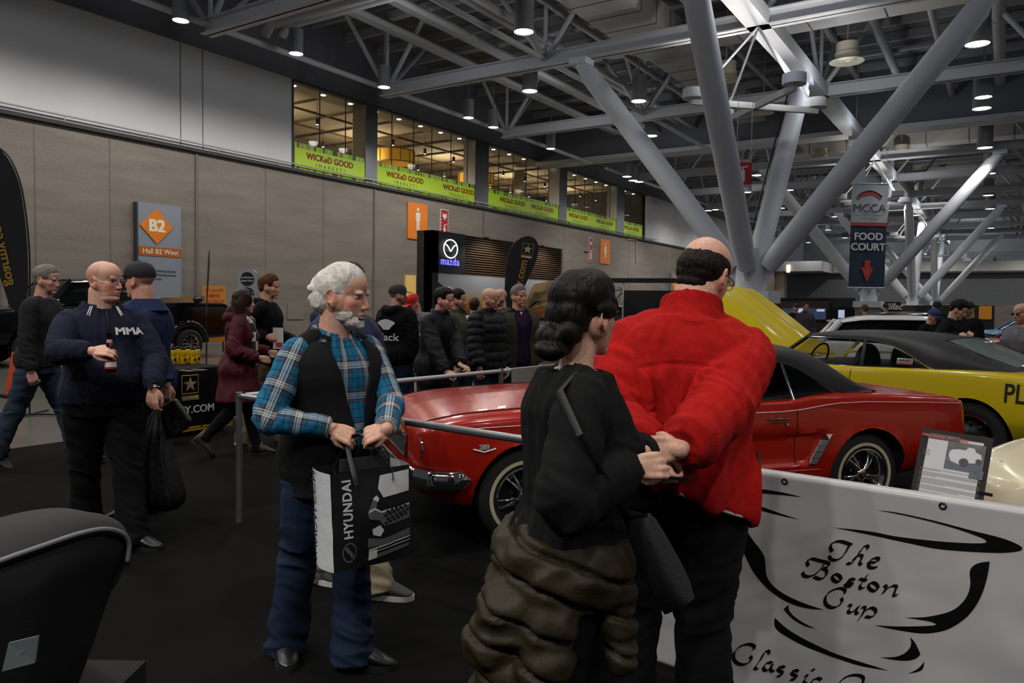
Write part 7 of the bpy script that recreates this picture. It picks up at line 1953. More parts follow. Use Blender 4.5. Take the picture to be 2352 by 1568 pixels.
p.legs('leggings', M_BLKTROUSER, inf=.004, wide=.95, hemr=.06, vox=.009); p.shoes(mat('brown_boot', '#3a281e', .6), M_SOLEB, 'boot', boot=1)

# ---- youth in black hoodie
a = dict(at_=(615, 8.4), face=2)
p = Person('young man with brown hair in black hoodie with white sleeve print and khaki trousers', H=1.86, head=(0, 6, 0), skin='#c08a72', hairc='#5a3a22', vox=.0065,
           Rr=dict(px=(612, 775, 8.2), hint=(-1, -.4, -.5), fdir=(.9, .2, .1), back=(0, -1, .2), curl=.8), L=dict(wrist=(.3, .15, 1.12)), fl=dict(at=(.14, .1, 0), yaw=4), fr=dict(at=(-.24, -.1, 0), yaw=-4), **a)
p.body(); p.hair(hair_mat('chestnut_hair', '#553418', .35), H_short(top=.022))
p.top('hoodie', M_BLACKCLOTH, hem=.84, inf=.026, sl=.026, hood=True, wrk=.012, vox=.01, seed=51)
q = p.arm[-1]; mid = p.sh[-1].lerp(q['el'], .62)
MB().text('SUBARU', MT(mid + V3((0, -.088, -.03)), (1, 0, 0), (0, 0, 1)), .05).text('O', MT(mid + V3((0, -.088, .03)), (1, 0, 0), (0, 0, 1)) @ Matrix.Scale(1.6, 4, (1, 0, 0)), .10).obj('sleeve_print', M_LETW, p.o, 0)
p.legs('khaki_trousers', cloth('olive_khaki', '#6a6048', var=.3, vscale=7), vox=.01, wrk=.012, hemr=.1); p.shoes(mat('grey_skate_shoe', '#3a3a3c', .7), M_SOLEW)
pp = p.root @ (p.arm[-1]['wr'] + p.arm[-1]['fd'] * .08)
b = MB().box((-.012, -.003, -.10), (.10, .003, .13), MT(pp, RGT, (0, 0, 1)) @ Matrix.Rotation(R(90), 4, 'X')).obj('leaflet', mat('white_paper', '#cfcac6', .7), smooth=0)
tag(b, 'white leaflet with red printing held by the young man in black hoodie', 'paper')
MB().box((.02, -.004, .06), (.09, .0042, .115), MT(pp, RGT, (0, 0, 1)) @ Matrix.Rotation(R(90), 4, 'X')).obj('red_heading', mat('red_ink', '#b03038', .7), b, 0)

# ---- the row of visitors at the far rail
def visitor(label, at_, face, H=1.76, hair=None, top=None, topk=None, legm=None, post=None, capm=None, glasses=None, shoes=None, blobs=None, **kw):
    p = Person(label, at_=at_, face=face, H=H, vox=kw.pop('vox', .0065), **kw)
    p.body()
    if capm: p.cap(capm)
    elif hair: p.hair(hair, blobs or H_short())
    k_ = dict(hem=.84, inf=.022, sl=.022, wrk=.012, vox=.010); k_.update(topk or {})
    p.top(k_.pop('name', 'jacket'), top, **k_)
    p.legs('trousers', legm or M_DDENIM, vox=.011); p.shoes(shoes or M_SHOEB, M_SOLEB)
    return p
p = visitor('man in charcoal cap and black hoodie with white back print, standing back to us', (912, 9.2), 60, 1.79, top=M_BLACKCLOTH, topk=dict(name='hoodie', hood=True, inf=.03, sl=.03), legm=M_DENIM, capm=mat('charcoal_cap', '#2c2d31', .8), head=(-40, 0, 0), skin='#bd8468', girth=1.2, shw=1.1, stubble=.7, hairc='#4a3020', scalp=.4)
chest_text(p, 'Black', math.pi, 1.15, .12, M_LETW, .052, 'back_print')
mb = MB()
mb.add([chest_pt(p, math.pi + .38 * math.cos(a) * (1 + .25 * math.sin(3 * a)), 1.30 + .062 * math.sin(a), .052) for a in [2 * math.pi * i / 24 for i in range(24)]], [tuple(range(24))]); mb.obj('back_emblem', M_LETW, p.o)
p = visitor('man in red cap and grey T-shirt looking down, behind the black hoodie', (958, 10.6), -105, 1.72, top=cloth('grey_tshirt', '#6a6e7a'), topk=dict(name='t_shirt', sleeve=.95, inf=.014), capm=mat('bright_red_cap', '#c0140f', .8), head=(-35, 32, 0), skin='#c08a72',
            Rr=dict(wrist=(.26, -.12, 1.15), hint=(-.4, -1, -.5)), L=dict(wrist=(.26, .12, 1.15), hint=(-.4, 1, -.5)))
mb = MB()
for s in (1, -1): mb.ell((0, 0, 0), (.006, .018, .026), p.TB @ Matrix.Translation((.135, s * .02 + .05, 1.33)))
mb.obj('hanging_sunglasses', M_GLASSF, p.o)
p = visitor('dark-haired man in black zipped jacket leaning with both hands on the white rail', (1000, 7.75), -38, 1.74, hair=M_BLKHAIR, blobs=H_short(top=.006), top=cloth('black_shell', '#15161a', .55), topk=dict(hem=.76, inf=.032, sl=.030, collar='stand', wrk=.014), head=(18, 5, 0), lean=9, skin='#c9998a', hairc='#14100e', stubble=.55, eye='#33261c',
            Rr=dict(px=(1030, 868, 7.36), hint=(-.6, -1, -.4), fdir=(.8, .5, -.35), back=(.3, -.3, .9), curl=.95), L=dict(px=(1062, 862, 7.42), hint=(-.4, 1, -.5), fdir=(.9, .1, -.35), back=(.3, .1, .9), curl=.95), vox=.0055, legm=M_BLKTROUSER)
PPL['rail'] = p
p = visitor('dark-haired man in olive jacket beside the man at the rail', (1048, 8.95), -18, 1.74, hair=M_BLKHAIR, top=cloth('olive_softshell', '#4d4c36', .8), topk=dict(hem=.8, collar='stand'), head=(12, 4, 0), skin='#bf8a70', hairc='#1a120c', stubble=.6, L=dict(wrist=(.18, .24, .95)), Rr=dict(wrist=(.1, -.28, .9)))
p = visitor('bald man with grey stubble in black quilted puffer jacket', (1122, 8.55), -42, 1.76, top=cloth('black_down_nylon', '#15171d', .5), topk=dict(name='puffer_jacket', hem=.80, inf=.040, sl=.040, puff=.016, collar='stand', wrk=.006), head=(20, 10, 4), skin='#c28c70', hairc='#77706a', stubble=.5, legm=M_DENIM, vox=.0055,
            Rr=dict(px=(1102, 852, 8.25), fdir=(.1, 0, -1), back=(.4, -1, 0), curl=.7), girth=1.08)
p = visitor('grey-haired man in open olive coat over purple sweater', (1190, 9.1), -62, 1.80, hair=M_GREYH2, blobs=H_short(top=.022), top=cloth('purple_knit', '#2c1838'), topk=dict(name='sweater', sleeve=None, collar='crew', inf=.014, hem=.86), head=(12, 2, 0), skin='#c28a70', hairc='#8a857e', legm=M_DENIM, vox=.0055, girth=1.12, red=.9)
M_OLIVE = cloth('olive_waxed_coat', '#3b392a', .75)
p.shell('coat', M_OLIVE, .72, 1.455, .045, lambda z: float(np.interp(z, [.7, 1.0, 1.3, 1.45], [.42, .36, .40, .55])), thick=.014, wrk=.012)
mb = MB()
for sh, e, w, s in p.chains(): p.limb(mb, [p.TB @ (V3((-.02, s * .05, 1.45)) * p.k), p.TB @ (V3((-.016, s * .12, 1.44)) * p.k), sh.lerp(e, .1), sh.lerp(e, .5), e, e.lerp(w, .5), w], [.06, .072, .086, .082, .074, .066, .058])
me = remesh(mb, .011, 3); P_ = coords(me); N_ = normals(me); U = p.cloth_uv(P_); setco(me, P_ + N_ * (.012 * vnoise(np.c_[U[:, 0] * 8, U[:, 1] * 16, U[:, 2]], off=4))[:, None]); p.place(me, 'coat_sleeves', M_OLIVE)
collar_mesh(p, 'coat_collar', cloth('dark_corduroy', '#1c1a16'), r0=.125, r1=.105, gap=.7, fold=.06, drop=.05)
MB().ell((0, 0, 0), (.02, .022, .03), p.TB @ Matrix.Translation((.075, 0, 1.475))).obj('shirt_front', mat('white_shirt', '#c9c6c4', .8), p.o)
visitor('brown-haired person in white shirt seen from behind between the rail visitors', (1090, 11.2), 80, 1.66, hair=M_BRNHAIR, top=cloth('white_cotton', '#a9a6a8'), topk=dict(name='shirt'), skin='#bd8468')
visitor('bearded balding man in dark jacket half hidden behind the grey-haired man', (1151, 10.8), -150, 1.80, top=M_BLACKCLOTH, head=(0, 8, 0), skin='#bd8a70', hairc='#2a1a12', stubble=.9, scalp=.3)
visitor('man whose balding head shows just above the rail visitors, dark jacket', (1030, 12.4), -120, 1.86, top=M_BLACKCLOTH, head=(0, 5, 0), skin='#b98068', scalp=.5)
visitor('person with blue cap peeping from behind the man in black cap', (326, 9.5), 170, 1.72, top=M_BLACKCLOTH, capm=mat('blue_cap', '#22335a', .8), skin='#b98468')

# ---- visitors among the cars on the right
p = visitor('young man with thick dark hair in black hoodie looking down at his hands', (2190, 10.2), -55, 1.74, hair=M_BLKHAIR, blobs=H_short(top=.026) + [((.03, 0, .085), (.06, .068, .04))], top=M_BLACKCLOTH, topk=dict(name='hoodie', hood=True, inf=.03), head=(15, 28, 0), skin='#c9a08a', hairc='#120e0c',
            Rr=dict(px=(2203, 772, 9.9), hint=(-.3, -1, -.6), fdir=(.5, .8, .3), back=(.5, -.5, .7), curl=.9), L=dict(px=(2232, 768, 9.9), hint=(-.3, 1, -.6), fdir=(.3, -.9, .2), back=(.7, .1, .7), curl=.9), vox=.0055)
mb = MB(); v, f = text_geo('Ford', .09, shear=.3); mb.add([chest_pt(p, q[0] / .18, 1.25 + q[1], .03) for q in v], f); mb.obj('chest_script', M_LETW, p.o, 0)
p = visitor('man in grey hooded sweatshirt and dark glasses at the right edge', (2350, 9.7), 205, 1.66, hair=M_GREYH2, blobs=[((-.026, 0, .026), (.094, .080, .072)), ((-.012, 0, .05), (.086, .070, .064))], top=cloth('heather_grey_sweatshirt', '#6c6b73'), topk=dict(name='sweatshirt', hood=True), head=(-12, 4, 0), skin='#a87860', hairc='#3a302a', stubble=.3, girth=1.3, hs=1.15)
mb = MB()
for s in (1, -1): mb.ell((0, 0, 0), (.006, .024, .017), p.HM @ Matrix.Translation((.094, s * .033, 0)))
mb.obj('dark_glasses', M_GLASSF, p.o)
visitor('boy in blue cap and dark jacket looking down between the cars', (2138, 12), -62, 1.62, top=M_BLACKCLOTH, capm=mat('royal_blue_cap', '#1d2f6a', .8), head=(0, 25, 0), skin='#b98a78')
visitor('dark-capped man in dark clothes behind the boy in blue cap', (2150, 17), -100, 1.80, top=M_BLACKCLOTH, capm=mat('black_cap', '#15161c', .8), head=(0, 20, 0), skin='#b98a78')
visitor('dark-capped man just behind the young man in black hoodie', (2228, 12.8), 190, 1.74, top=M_BLACKCLOTH, capm=mat('black_cap', '#15161c', .8), head=(0, 14, 0), skin='#a87860')
visitor('man in grey zipped jacket and blue shirt standing far off beyond the raised yellow bonnet', (1850, 21), -92, 1.76, hair=M_BRNHAIR, top=cloth('grey_jacket', '#57555a'), skin='#c08a72', topk=dict(collar='stand'), vox=.009)
visitor('man in dark cap standing behind the man in grey jacket far off', (1828, 23), -80, 1.74, top=cloth('brown_jacket', '#3a2c28'), capm=mat('maroon_cap', '#4a2028', .8), skin='#c08a72', vox=.009)
visitor('person with light brown hair seen from behind beyond the white car', (1986, 19.8), 95, 1.72, hair=M_LTBRN, top=M_BLACKCLOTH, vox=.009)
visitor('person in black cap beyond the white car', (2034, 25), 80, 1.80, top=M_BLACKCLOTH, capm=mat('black_cap', '#15161c', .8), vox=.009)
q = on_y(2284, 612, YB - .5); p = Person('tiny dark figure walking along the glass-railed gallery', loc=V3((q.x, q.y, 6.35)), face=180, vox=.012, fl=dict(at=(.25, .1, 0)), fr=dict(at=(-.25, -.1, .02), pitch=15)); p.body(); p.hair(M_BLKHAIR, H_short()); p.top('coat', M_BLACKCLOTH, hem=.8, vox=.014); p.legs('trousers', M_BLKTROUSER, vox=.014); p.shoes(M_SHOEB, M_SOLEB)
# ---- man in red fleece, back to us
a = dict(at_=(1560, 2.62), face=82)
def red_collar(p, mb):
    k = p.k
    nk = [p.TB @ (V3((-.026 + .012 * i, 0, z)) * k) for i, z in enumerate((1.42, 1.46, 1.50, 1.535))]
    p.limb(mb, nk, [q * k for q in (.128, .112, .104, .104)], 20)
p = Person('tall balding man in bright red fleece jacket standing with hands clasped behind his back', H=1.83, lean=7, girth=1.24, shw=1.10, shz=.035, belly=.06, fat=.8, head=(-36, 20, 6), side=4.5, skin='#c4907a', hairc='#1c1512', vox=.0040, red=.6, hs=1.03,
           Rr=dict(px=(1556, 1040, 2.20), hint=(-.1, -.55, -1), fdir=(.05, 1, -.10), back=(-1, 0, .25), curl=.55, thumb=.5),
           L=dict(px=(1488, 1038, 2.26), hint=(-.1, .55, -1), fdir=(-.1, -.55, -.85), back=(-.75, .6, 0), curl=1.2, thumb=.7),
           fl=dict(at=(.02, .16, 0), yaw=14), fr=dict(at=(.0, -.12, 0), yaw=-14), **a)
p.body()
def bald_cut(Q): return (Q[:, 2] > .062 + .25 * np.clip(-Q[:, 0] - .085, 0, 1)) 
p.hair(hair_mat('dark_cropped_hair', '#17110f', .5), [((-.030, 0, .010), (.092, .0830, .072)), ((-.062, 0, -.018), (.048, .068, .046)), ((-.060, 0, -.052), (.040, .056, .036)), ((-.02, 0, .03), (.095, .0815, .06))], amp=.0014, sc=(120, 120, 90), cut=bald_cut)
p.glasses(M_GLASSF)
def fleece_post(p, P, P2, N, U):
    return P2
def fleece(p, P, N, U):
    k = p.k; z = P[:, 2] / k; y = P[:, 1]; arm = np.abs(U[:, 2]) > .5
    back = sstep(.0, -.08, P[:, 0])
    # long folds hanging from the yoke seam, converging towards the clasped hands
    f = 1 - 2 * np.abs(vnoise(np.c_[y * 13 + (1.35 - z) * np.sign(y) * 1.6, z * 1.6, y * 0], off=71))
    f2 = vnoise(np.c_[y * 20 + z * 5, z * 3, y * 0], off=77)
    m = back * (~arm) * sstep(1.36, 1.28, z)
    P = P + N * (m * (.046 * (f - .3) + .014 * f2))[:, None]
    seam = back * (~arm) * np.exp(-((z - (1.335 - .25 * y * y * 4)) / .006) ** 2)
    P = P - N * (.008 * seam)[:, None]
    P[:, 2] += sstep(1.16, .92, z) * y * .36
    return P
p.top('fleece_jacket', M_RED, hem=.93, inf=.030, sl=.034, cuff=.058, wrk=.019, vox=.0065, extra=red_collar, seed=61, drape=.35, post=fleece, armfat=1.15)
# pale hem lining and pocket zip
ring = [q + V3((0, 0, q.y * .36 + .002)) for q in p.ring(.931, .034, 0, 48)]
p.add(MB().tube(ring, .005, 6, closed=True), 'hem_lining', mat('pale_lining', '#a8a398', .9))
q = [p.root.inverted() @ at(px, py, 2.28) for px, py in ((1703, 1010), (1693, 1040), (1684, 1066))]
mbz = MB()
rr = [p.ring(z, .048, 0, 96) for z in (1.06, 1.03, 1.0, .97)]
mbz.tube([r_[int(96 * .70)] for r_ in rr], .006, 6); mbz.obj('pocket_zip', M_BLACK, p.o)
p.legs('trousers', cloth('black_denim', '#0b0c10', var=.3), inf=.018, wide=1.10, wrk=.014, vox=.009, hemr=.105, waist=1.0)
p.shoes(M_SHOEB, M_SOLEB)
PPL['red'] = p
w = p.arm[1]; c = p.root @ (w['wr'] + w['fd'] * .085 - w['bk'] * .02)
ph = MB().box((-.036, -.0045, -.075), (.036, .0045, .075), MT(c, FWD * .92 + RGT * .4, (0.05, 0, 1)) @ Matrix.Rotation(0, 4, 'X')).obj('smartphone', mat('phone_black', '#101012', .25), smooth=0)
tag(ph, 'black smartphone held behind the back of the man in red fleece', 'phone')

# ---- woman with tied puffer jacket
a = dict(at_=(1316, 2.08), face=2)
p = Person('dark-haired woman in black sweater with olive puffer jacket tied round her waist, arms folded', H=1.66, lean=3, female=True, girth=1.12, head=(38, 3, 0), skin='#c49a80', hairc='#140f0d', vox=.0040, red=.25,
           Rr=dict(px=(1448, 1072, 1.93), hint=(-.3, -.7, -1), fdir=(1, .12, .05), back=(.05, -1, .25), curl=.8, thumb=.3),
           L=dict(px=(1478, 1040, 2.06), hint=(.6, .6, -1), fdir=(-.70, -.45, .55), back=(.45, -.35, .8), curl=.75, thumb=.4),
           fl=dict(at=(.16, .07, 0), yaw=4), fr=dict(at=(-.14, -.09, 0), yaw=-4), **a)
p.body()
p.hair(hair_mat('black_brown_hair', '#0c0908', .5, (70, 70, 18)), [((-.030, 0, .046), (.104, .088, .086)), ((.000, 0, .070), (.088, .074, .066)), ((-.075, 0, -.005), (.062, .076, .070)), ((-.115, .012, -.075), (.052, .056, .046)), ((-.135, .0, -.11), (.045, .05, .03)), ((-.095, -.03, -.055), (.04, .04, .04)), ((.040, .03, .050), (.05, .045, .05)), ((.02, -.062, .028), (.045, .018, .04)), ((-.004, -.084, .014), (.042, .014, .026))], amp=.0035, sc=(26, 26, 12), seed=9, smooth=6)
mb = MB().tube([p.HM @ V3(q) for q in ((-.012, -.088, -.045), (-.012, -.089, -.052), (-.013, -.088, -.06))], .0025, 8); p.add(mb, 'earring', M_WATCH)
p.top('sweater', cloth('black_cotton_knit', '#0b0b0c', var=.12, bump=.2), hem=1.0, inf=.024, sl=.030, cuff=.050, wrk=.014, vox=.0065, seed=81, flare=.03)
p.legs('trousers', M_BLKTROUSER, inf=.012, hemr=.085, vox=.009)
p.shoes(M_SHOEB, M_SOLEB)
w = p.arm[-1]; u, v_ = frame(w['fd']); c = w['wr'] + w['fd'] * .004
wa = p.add(MB().tube([c + (u * math.cos(t) * .030 + v_ * math.sin(t) * .026) for t in [2 * math.pi * i / 20 for i in range(20)]], .0055, 8, closed=True), 'bracelet', M_WATCH)
# puffer jacket tied at the hips
k = p.k; mb = MB()
p.stack(mb, [.84, .88, .92, .96, 1.0, 1.03], lambda z: .052 + .018 * math.sin((z - .84) / .19 * math.pi))
B = lambda c, r_, rot=0, ry=0: mb.ell((0, 0, 0), r_, Matrix.Translation(c) @ Matrix.Rotation(R(ry), 4, 'Y') @ Matrix.Rotation(R(rot), 4, 'Z'), 20, 14)
for i in range(6):          # body of the jacket hanging behind
    z = .93 - .10 * i; B((-.105 - .020 * i + (.05 * max(0, i - 3)), -.03, z), (.115 - .005 * i, .20 - .008 * i, .074), 0, -14)
for i in range(4):          # hood and collar lump at the back
    B((-.17 - .035 * (i % 2), -.12 + .02 * i, .80 - .095 * i), (.095, .11, .072), 10, -40)
for i in range(5):          # near sleeve down the hip
    B((-.055 - .010 * i, -.19 - .006 * i, .88 - .105 * i), (.078, .066, .074), 0, -6)
for i in range(4):          # second sleeve at the front
    B((.112 + .003 * i, -.13 - .006 * i, .92 - .080 * i), (.050, .060, .056), 0, 4)
for q in ((.17, -.02, .96), (.19, .06, .93)): B(q, (.07, .075, .055), 0, 20)
me = remesh(mb, .0085, 14, .5); P_ = coords(me); N_ = normals(me)
n1 = 1 - 2 * np.abs(vnoise(P_, (9, 9, 15), 5)); n2 = vnoise(P_, (26, 26, 20), 8)
seam = np.abs(((P_[:, 2] + .35 * P_[:, 0] + .02 * vnoise(P_, (6, 6, 6), 3)) / .098) % 1 - .5)
setco(me, P_ + N_ * (.010 * (n1 - .35) + .006 * n2 - .022 * np.exp(-(seam / .07) ** 2))[:, None])
p.place(me, 'tied_puffer_jacket', cloth('olive_down_nylon', '#2b2517', .55, var=.2, bump=.15, bscale=90))
# bag strap on her shoulder and the handbag
hb = wthing('handbag', 'slim black leather handbag hanging at the hip of the woman in black sweater', 'bag', at(1510, 1300, 1.90))
cor = [at(1438, 1196, 1.93), at(1492, 1184, 1.86), at(1590, 1378, 1.84), at(1532, 1404, 1.92)]
nb = (cor[1] - cor[0]).cross(cor[3] - cor[0]).normalized() * .03
rows = []
for t_, bul in ((0, .5), (.08, .9), (.3, 1.15), (.6, 1.35), (.85, 1.3), (1, .8)):
    a0 = cor[0].lerp(cor[3], t_); a1 = cor[1].lerp(cor[2], t_); c0 = (a0 + a1) / 2; h = (a1 - a0) / 2
    rows.append([c0 + h * math.copysign(abs(math.cos(x)) ** .6, math.cos(x)) + nb * bul * math.copysign(abs(math.sin(x)) ** .7, math.sin(x)) for x in [2 * math.pi * i / 24 for i in range(24)]])
mb = MB(); mb.grid(rows, closed_v=True); b = len(mb.v) - 144; mb.f += [tuple(b + i for i in reversed(range(24))), tuple(b + 120 + i for i in range(24))]; mb.m += [0, 0]
M_LEATH = mat('black_pebbled_leather', '#0c0d10', .65, bump=.2, bscale=160)
mb.obj('bag_body', M_LEATH, hb, 60)
MB().tube([cor[0], (cor[0] + cor[1]) / 2 + V3((0, 0, .004)), cor[1]], .007, 8).obj('frame_clasp', mat('pewter', '#8a8a88', .3, metal=1), hb)
shp = p.root @ (p.TB @ (V3((-.02, -.12, 1.475)) * k)); pts = [cor[0], cor[0].lerp(shp, .35) - FWD * .10, cor[0].lerp(shp, .7) - FWD * .09, shp + V3((0, 0, .012)), shp + FWD * .05 - RGT * .03]
MB().tube([cor[0].lerp(cor[1], .1), at(1400, 1120, 1.80), at(1330, 1000, 1.76), at(1285, 900, 1.86), shp + V3((0, 0, .022)), shp + FWD * .09 - RGT * .05 - V3((0, 0, .03))], .012, 8, ell=.35).obj('shoulder_strap', M_LEATH, hb)
PPL['woman'] = p
# ================================================================== BARRIER, BANNER, PLACARD
M_GALV = mat('galvanised_pipe', '#8c8e92', .32, metal=.75, var=.08, vscale=6)
ZR = .905
c0 = on_z(549, 910, ZR); r1 = on_z(2352, 1184, ZR); rd = (r1 - c0); rd.z = 0; rlen = rd.length; rd.normalize()
y1 = on_z(1151, 852, ZR)
t = wthing('barrier_rail', 'grey pipe rail from the corner post past the red car to the banner', 'barrier', (c0.x, c0.y, 0))
MB().cyl(c0, c0 + rd * (rlen + 2.2), .021, n=14).obj('top_pipe', M_GALV, t)
MB().cyl(V3((c0.x, c0.y, 0)), V3((c0.x, c0.y, ZR + .03)), .023, n=14).obj('corner_post', M_GALV, t)
q = c0 + rd * 3.0
for k in (3.15, 6.3):
    q = c0 + rd * k; MB().cyl((q.x, q.y, 0), (q.x, q.y, ZR), .022, n=12).obj('post', M_GALV, t)
    MB().box((q.x - .13, q.y - .13, 0), (q.x + .13, q.y + .13, .012)).obj('foot_plate', M_GALV, t, 0)
cA = c0 + V3((0, 0, -.008)); yd = (y1 - c0); yd.z = 0; yl = yd.length; yd.normalize()
t = wthing('barrier_rail', 'white pipe barrier rail beyond the nose of the red car, where visitors lean', 'barrier', (y1.x, y1.y, 0))
M_WPIPE = mat('white_coated_pipe', '#b4b5b6', .4)
MB().cyl(c0 + yd * .05, y1, .021, n=14).obj('top_pipe', M_WPIPE, t)
MB().cyl((y1.x, y1.y, 0), (y1.x, y1.y, ZR + .03), .024, n=12).obj('post', M_GALV, t)
MB().cyl(y1, y1 + yd * 4.2, .021, n=12).obj('top_pipe', M_WPIPE, t)
MB().box((y1.x - .13, y1.y - .13, 0), (y1.x + .13, y1.y + .13, .012)).obj('foot_plate', M_GALV, t, 0)
e = y1 + yd * 4.2; MB().cyl((e.x, e.y, 0), (e.x, e.y, ZR + .03), .024, n=12).obj('post', M_GALV, t)
MB().tube([y1 + yd * .1 + V3((.03 * math.cos(a), .03 * math.sin(a) * .3, .03 * math.sin(a))) for a in [i * .5 for i in range(13)]], .006, 6).obj('tie', mat('clear_cable_tie', '#c8c8c8', .5), t)
# back of a vinyl banner tied to the far rail
rows = []
for i in range(25):
    u = .12 + 4.0 * i / 24; row = []
    for j in range(9):
        z = ZR + .02 - .86 * j / 8; row.append(y1 + yd * u + V3((0, 0, z - y1.z)) + rd * (.03 + .015 * math.sin(u * 5 + j * .3)))
    rows.append(row)
mb = MB(); mb.grid([r_ + [q + rd * .004 for q in reversed(r_)] for r_ in rows], closed_v=True)
b = mb.obj('banner', mat('grey_white_vinyl', '#9a9d98', .5, bump=.3, bscale=9)); tag(b, 'blank grey-white vinyl banner back tied to the far rail beyond the red car', 'banner')

# ---- the big vinyl banner
BN = V3((rd.y, -rd.x, 0))                                   # towards the viewer
if BN.dot(FWD) > 0: BN = -BN
BP = c0 + BN * .055
def buv(px, py):
    q = on_plane(px, py, BP, BN); return (q - BP).dot(rd), q.z
def bpos(u, z, off=0):
    d = ZR - z
    w = .010 * mnoise.noise((u * 1.7, z * 2.2, 4.0)) + .009 * mnoise.noise((u * 4.5 + z * 3, z * 5, 1.0)) + .0035 * abs(mnoise.noise((u * 9 - z * 7, z * 10, 7)))
    w *= min(1, max(0, d) / .12)
    return BP + rd * u + V3((0, 0, z - BP.z)) + BN * (w + off + .030 * max(0, d) ** 1.2 - (.0 if d > 0 else .0))
u0 = buv(1483, 1500)[0]; u1 = rlen + 1.9; zb0 = buv(1485, 1512)[1]; zb1 = buv(1640, 1548)[1]
zbot = (zb0 + zb1) / 2
rows = []; nu = 150; nz = 60
for i in range(nu + 1):
    u = u0 + (u1 - u0) * i / nu
    col_ = []
    for j in range(nz + 1):
        col_.append(bpos(u, ZR + .026 - (ZR + .026 - zbot) * j / nz))
    # fold over the pipe
    top = [BP + rd * u - BN * (.055 + .034) + V3((0, 0, ZR - .12 - BP.z)), BP + rd * u - BN * (.055 + .028) + V3((0, 0, ZR + .008 - BP.z)), BP + rd * u - BN * .055 + V3((0, 0, ZR + .030 - BP.z)), BP + rd * u - BN * .028 + V3((0, 0, ZR + .030 - BP.z))]
    rows.append(top + col_)
mb = MB(); mb.grid(rows)
M_VINYL = mat('white_banner_vinyl', '#aeaeae', .38, spec=.5, bump=.25, bscale=7)
bn = mb.obj('banner', M_VINYL, None, 180)
tag(bn, 'white vinyl banner lettered The Boston Cup hung over the barrier rail, cup drawing in black', 'banner')
so = bn.modifiers.new('s', 'SOLIDIFY'); so.thickness = .0015; bake(bn); soft(bn.data, 180)
ZC = lambda x, y: (1560 + x / 2.9697, 1060 + y / 2.9705)
M_INK = mat('black_banner_ink', '#0a0a0a', .35)
def onto_banner(polys, name, off=.0035):
    bm = bmesh.new()
    for poly in polys:
        pts = [buv(*ZC(x, y)) for x, y in poly]
        vs = [bm.verts.new((u, z, 0)) for u, z in pts]
        try: bm.faces.new(vs)
        except Exception: pass
    bmesh.ops.triangulate(bm, faces=bm.faces[:])
    for _ in range(6):
        es = [e for e in bm.edges if e.calc_length() > .035]
        if not es: break
        bmesh.ops.subdivide_edges(bm, edges=es, cuts=1); bmesh.ops.triangulate(bm, faces=[f for f in bm.faces if len(f.verts) > 3])
    for v in bm.verts: v.co = bpos(v.co.x, v.co.y, off)
    bmesh.ops.recalc_face_normals(bm, faces=bm.faces[:])
    me = bpy.data.meshes.new(name); bm.to_mesh(me); bm.free(); me.materials.append(M_INK); me.polygons.foreach_set('use_smooth', [True] * len(me.polygons))
    return link(name, me, bn)
S_ = {
 'cup_rim_left': [(440, 190), (470, 181), (560, 185), (700, 207), (845, 240), (700, 224), (560, 212), (440, 209)],
 'cup_rim_stroke': [(430, 252), (540, 295), (690, 348), (830, 390), (700, 364), (560, 328), (410, 266)],
 'cup_side_left': [(390, 318), (440, 412), (500, 512), (560, 590), (590, 645), (598, 710), (605, 770), (640, 830), (720, 892), (850, 952), (1000, 1000), (860, 985), (740, 945), (620, 868), (530, 768), (470, 655), (425, 540), (398, 420)],
 'cup_rim_right': [(1345, 328), (1500, 348), (1750, 403), (2000, 468), (2200, 518), (2300, 555), (2340, 580), (2325, 603), (2200, 618), (2000, 612), (1750, 590), (1500, 540), (1300, 495), (1060, 445), (1300, 473), (1500, 512), (1800, 544), (2000, 555), (2085, 552), (2096, 540), (2060, 515), (1900, 458), (1700, 402), (1500, 356)],
 'cup_side_right': [(2119, 678), (2105, 770), (2070, 890), (2010, 1000), (1930, 1080), (1820, 1140), (1690, 1160), (1560, 1147), (1430, 1122), (1342, 1102), (1500, 1112), (1640, 1112), (1740, 1108), (1758, 1098), (1700, 1078), (1550, 1053), (1700, 1050), (1850, 1015), (1930, 960), (1975, 890), (1988, 820), (1984, 745), (2010, 705), (2060, 685)],
 'cup_foot_stroke': [(757, 965), (720, 998), (780, 1060), (860, 1105), (945, 1130), (860, 1088), (790, 1042), (757, 1000)],
 'saucer_left': [(660, 1055), (665, 1120), (740, 1180), (880, 1252), (1080, 1327), (1250, 1377), (1440, 1412), (1250, 1352), (1080, 1298), (880, 1208), (750, 1132)],
 'saucer_right': [(1582, 1182), (1620, 1230), (1652, 1300), (1620, 1330), (1560, 1343), (1470, 1337), (1380, 1322), (1480, 1318), (1550, 1290), (1588, 1240)],
 'saucer_tip': [(1679, 1350), (1660, 1408), (1568, 1431), (1632, 1400)]}
def smooth_poly(pl):
    n = len(pl); P = [V3((x, y, 0)) for x, y in pl]; cor = []
    for i in range(n):
        a = P[i] - P[i - 1]; b = P[(i + 1) % n] - P[i]
        if a.angle(b) > R(58): cor.append(i)
    if not cor: return [(q.x, q.y) for q in crm(pl, 5, True)]
    out = []
    for j, c in enumerate(cor):
        e = cor[(j + 1) % len(cor)]; idx = [c]; i = c
        while True:
            i = (i + 1) % n; idx.append(i)
            if i == e: break
        seg = crm([pl[i] for i in idx], 5); out += [(q.x, q.y) for q in seg[:-1]]
    return out
for nm, pl in S_.items(): onto_banner([smooth_poly(pl)], nm)
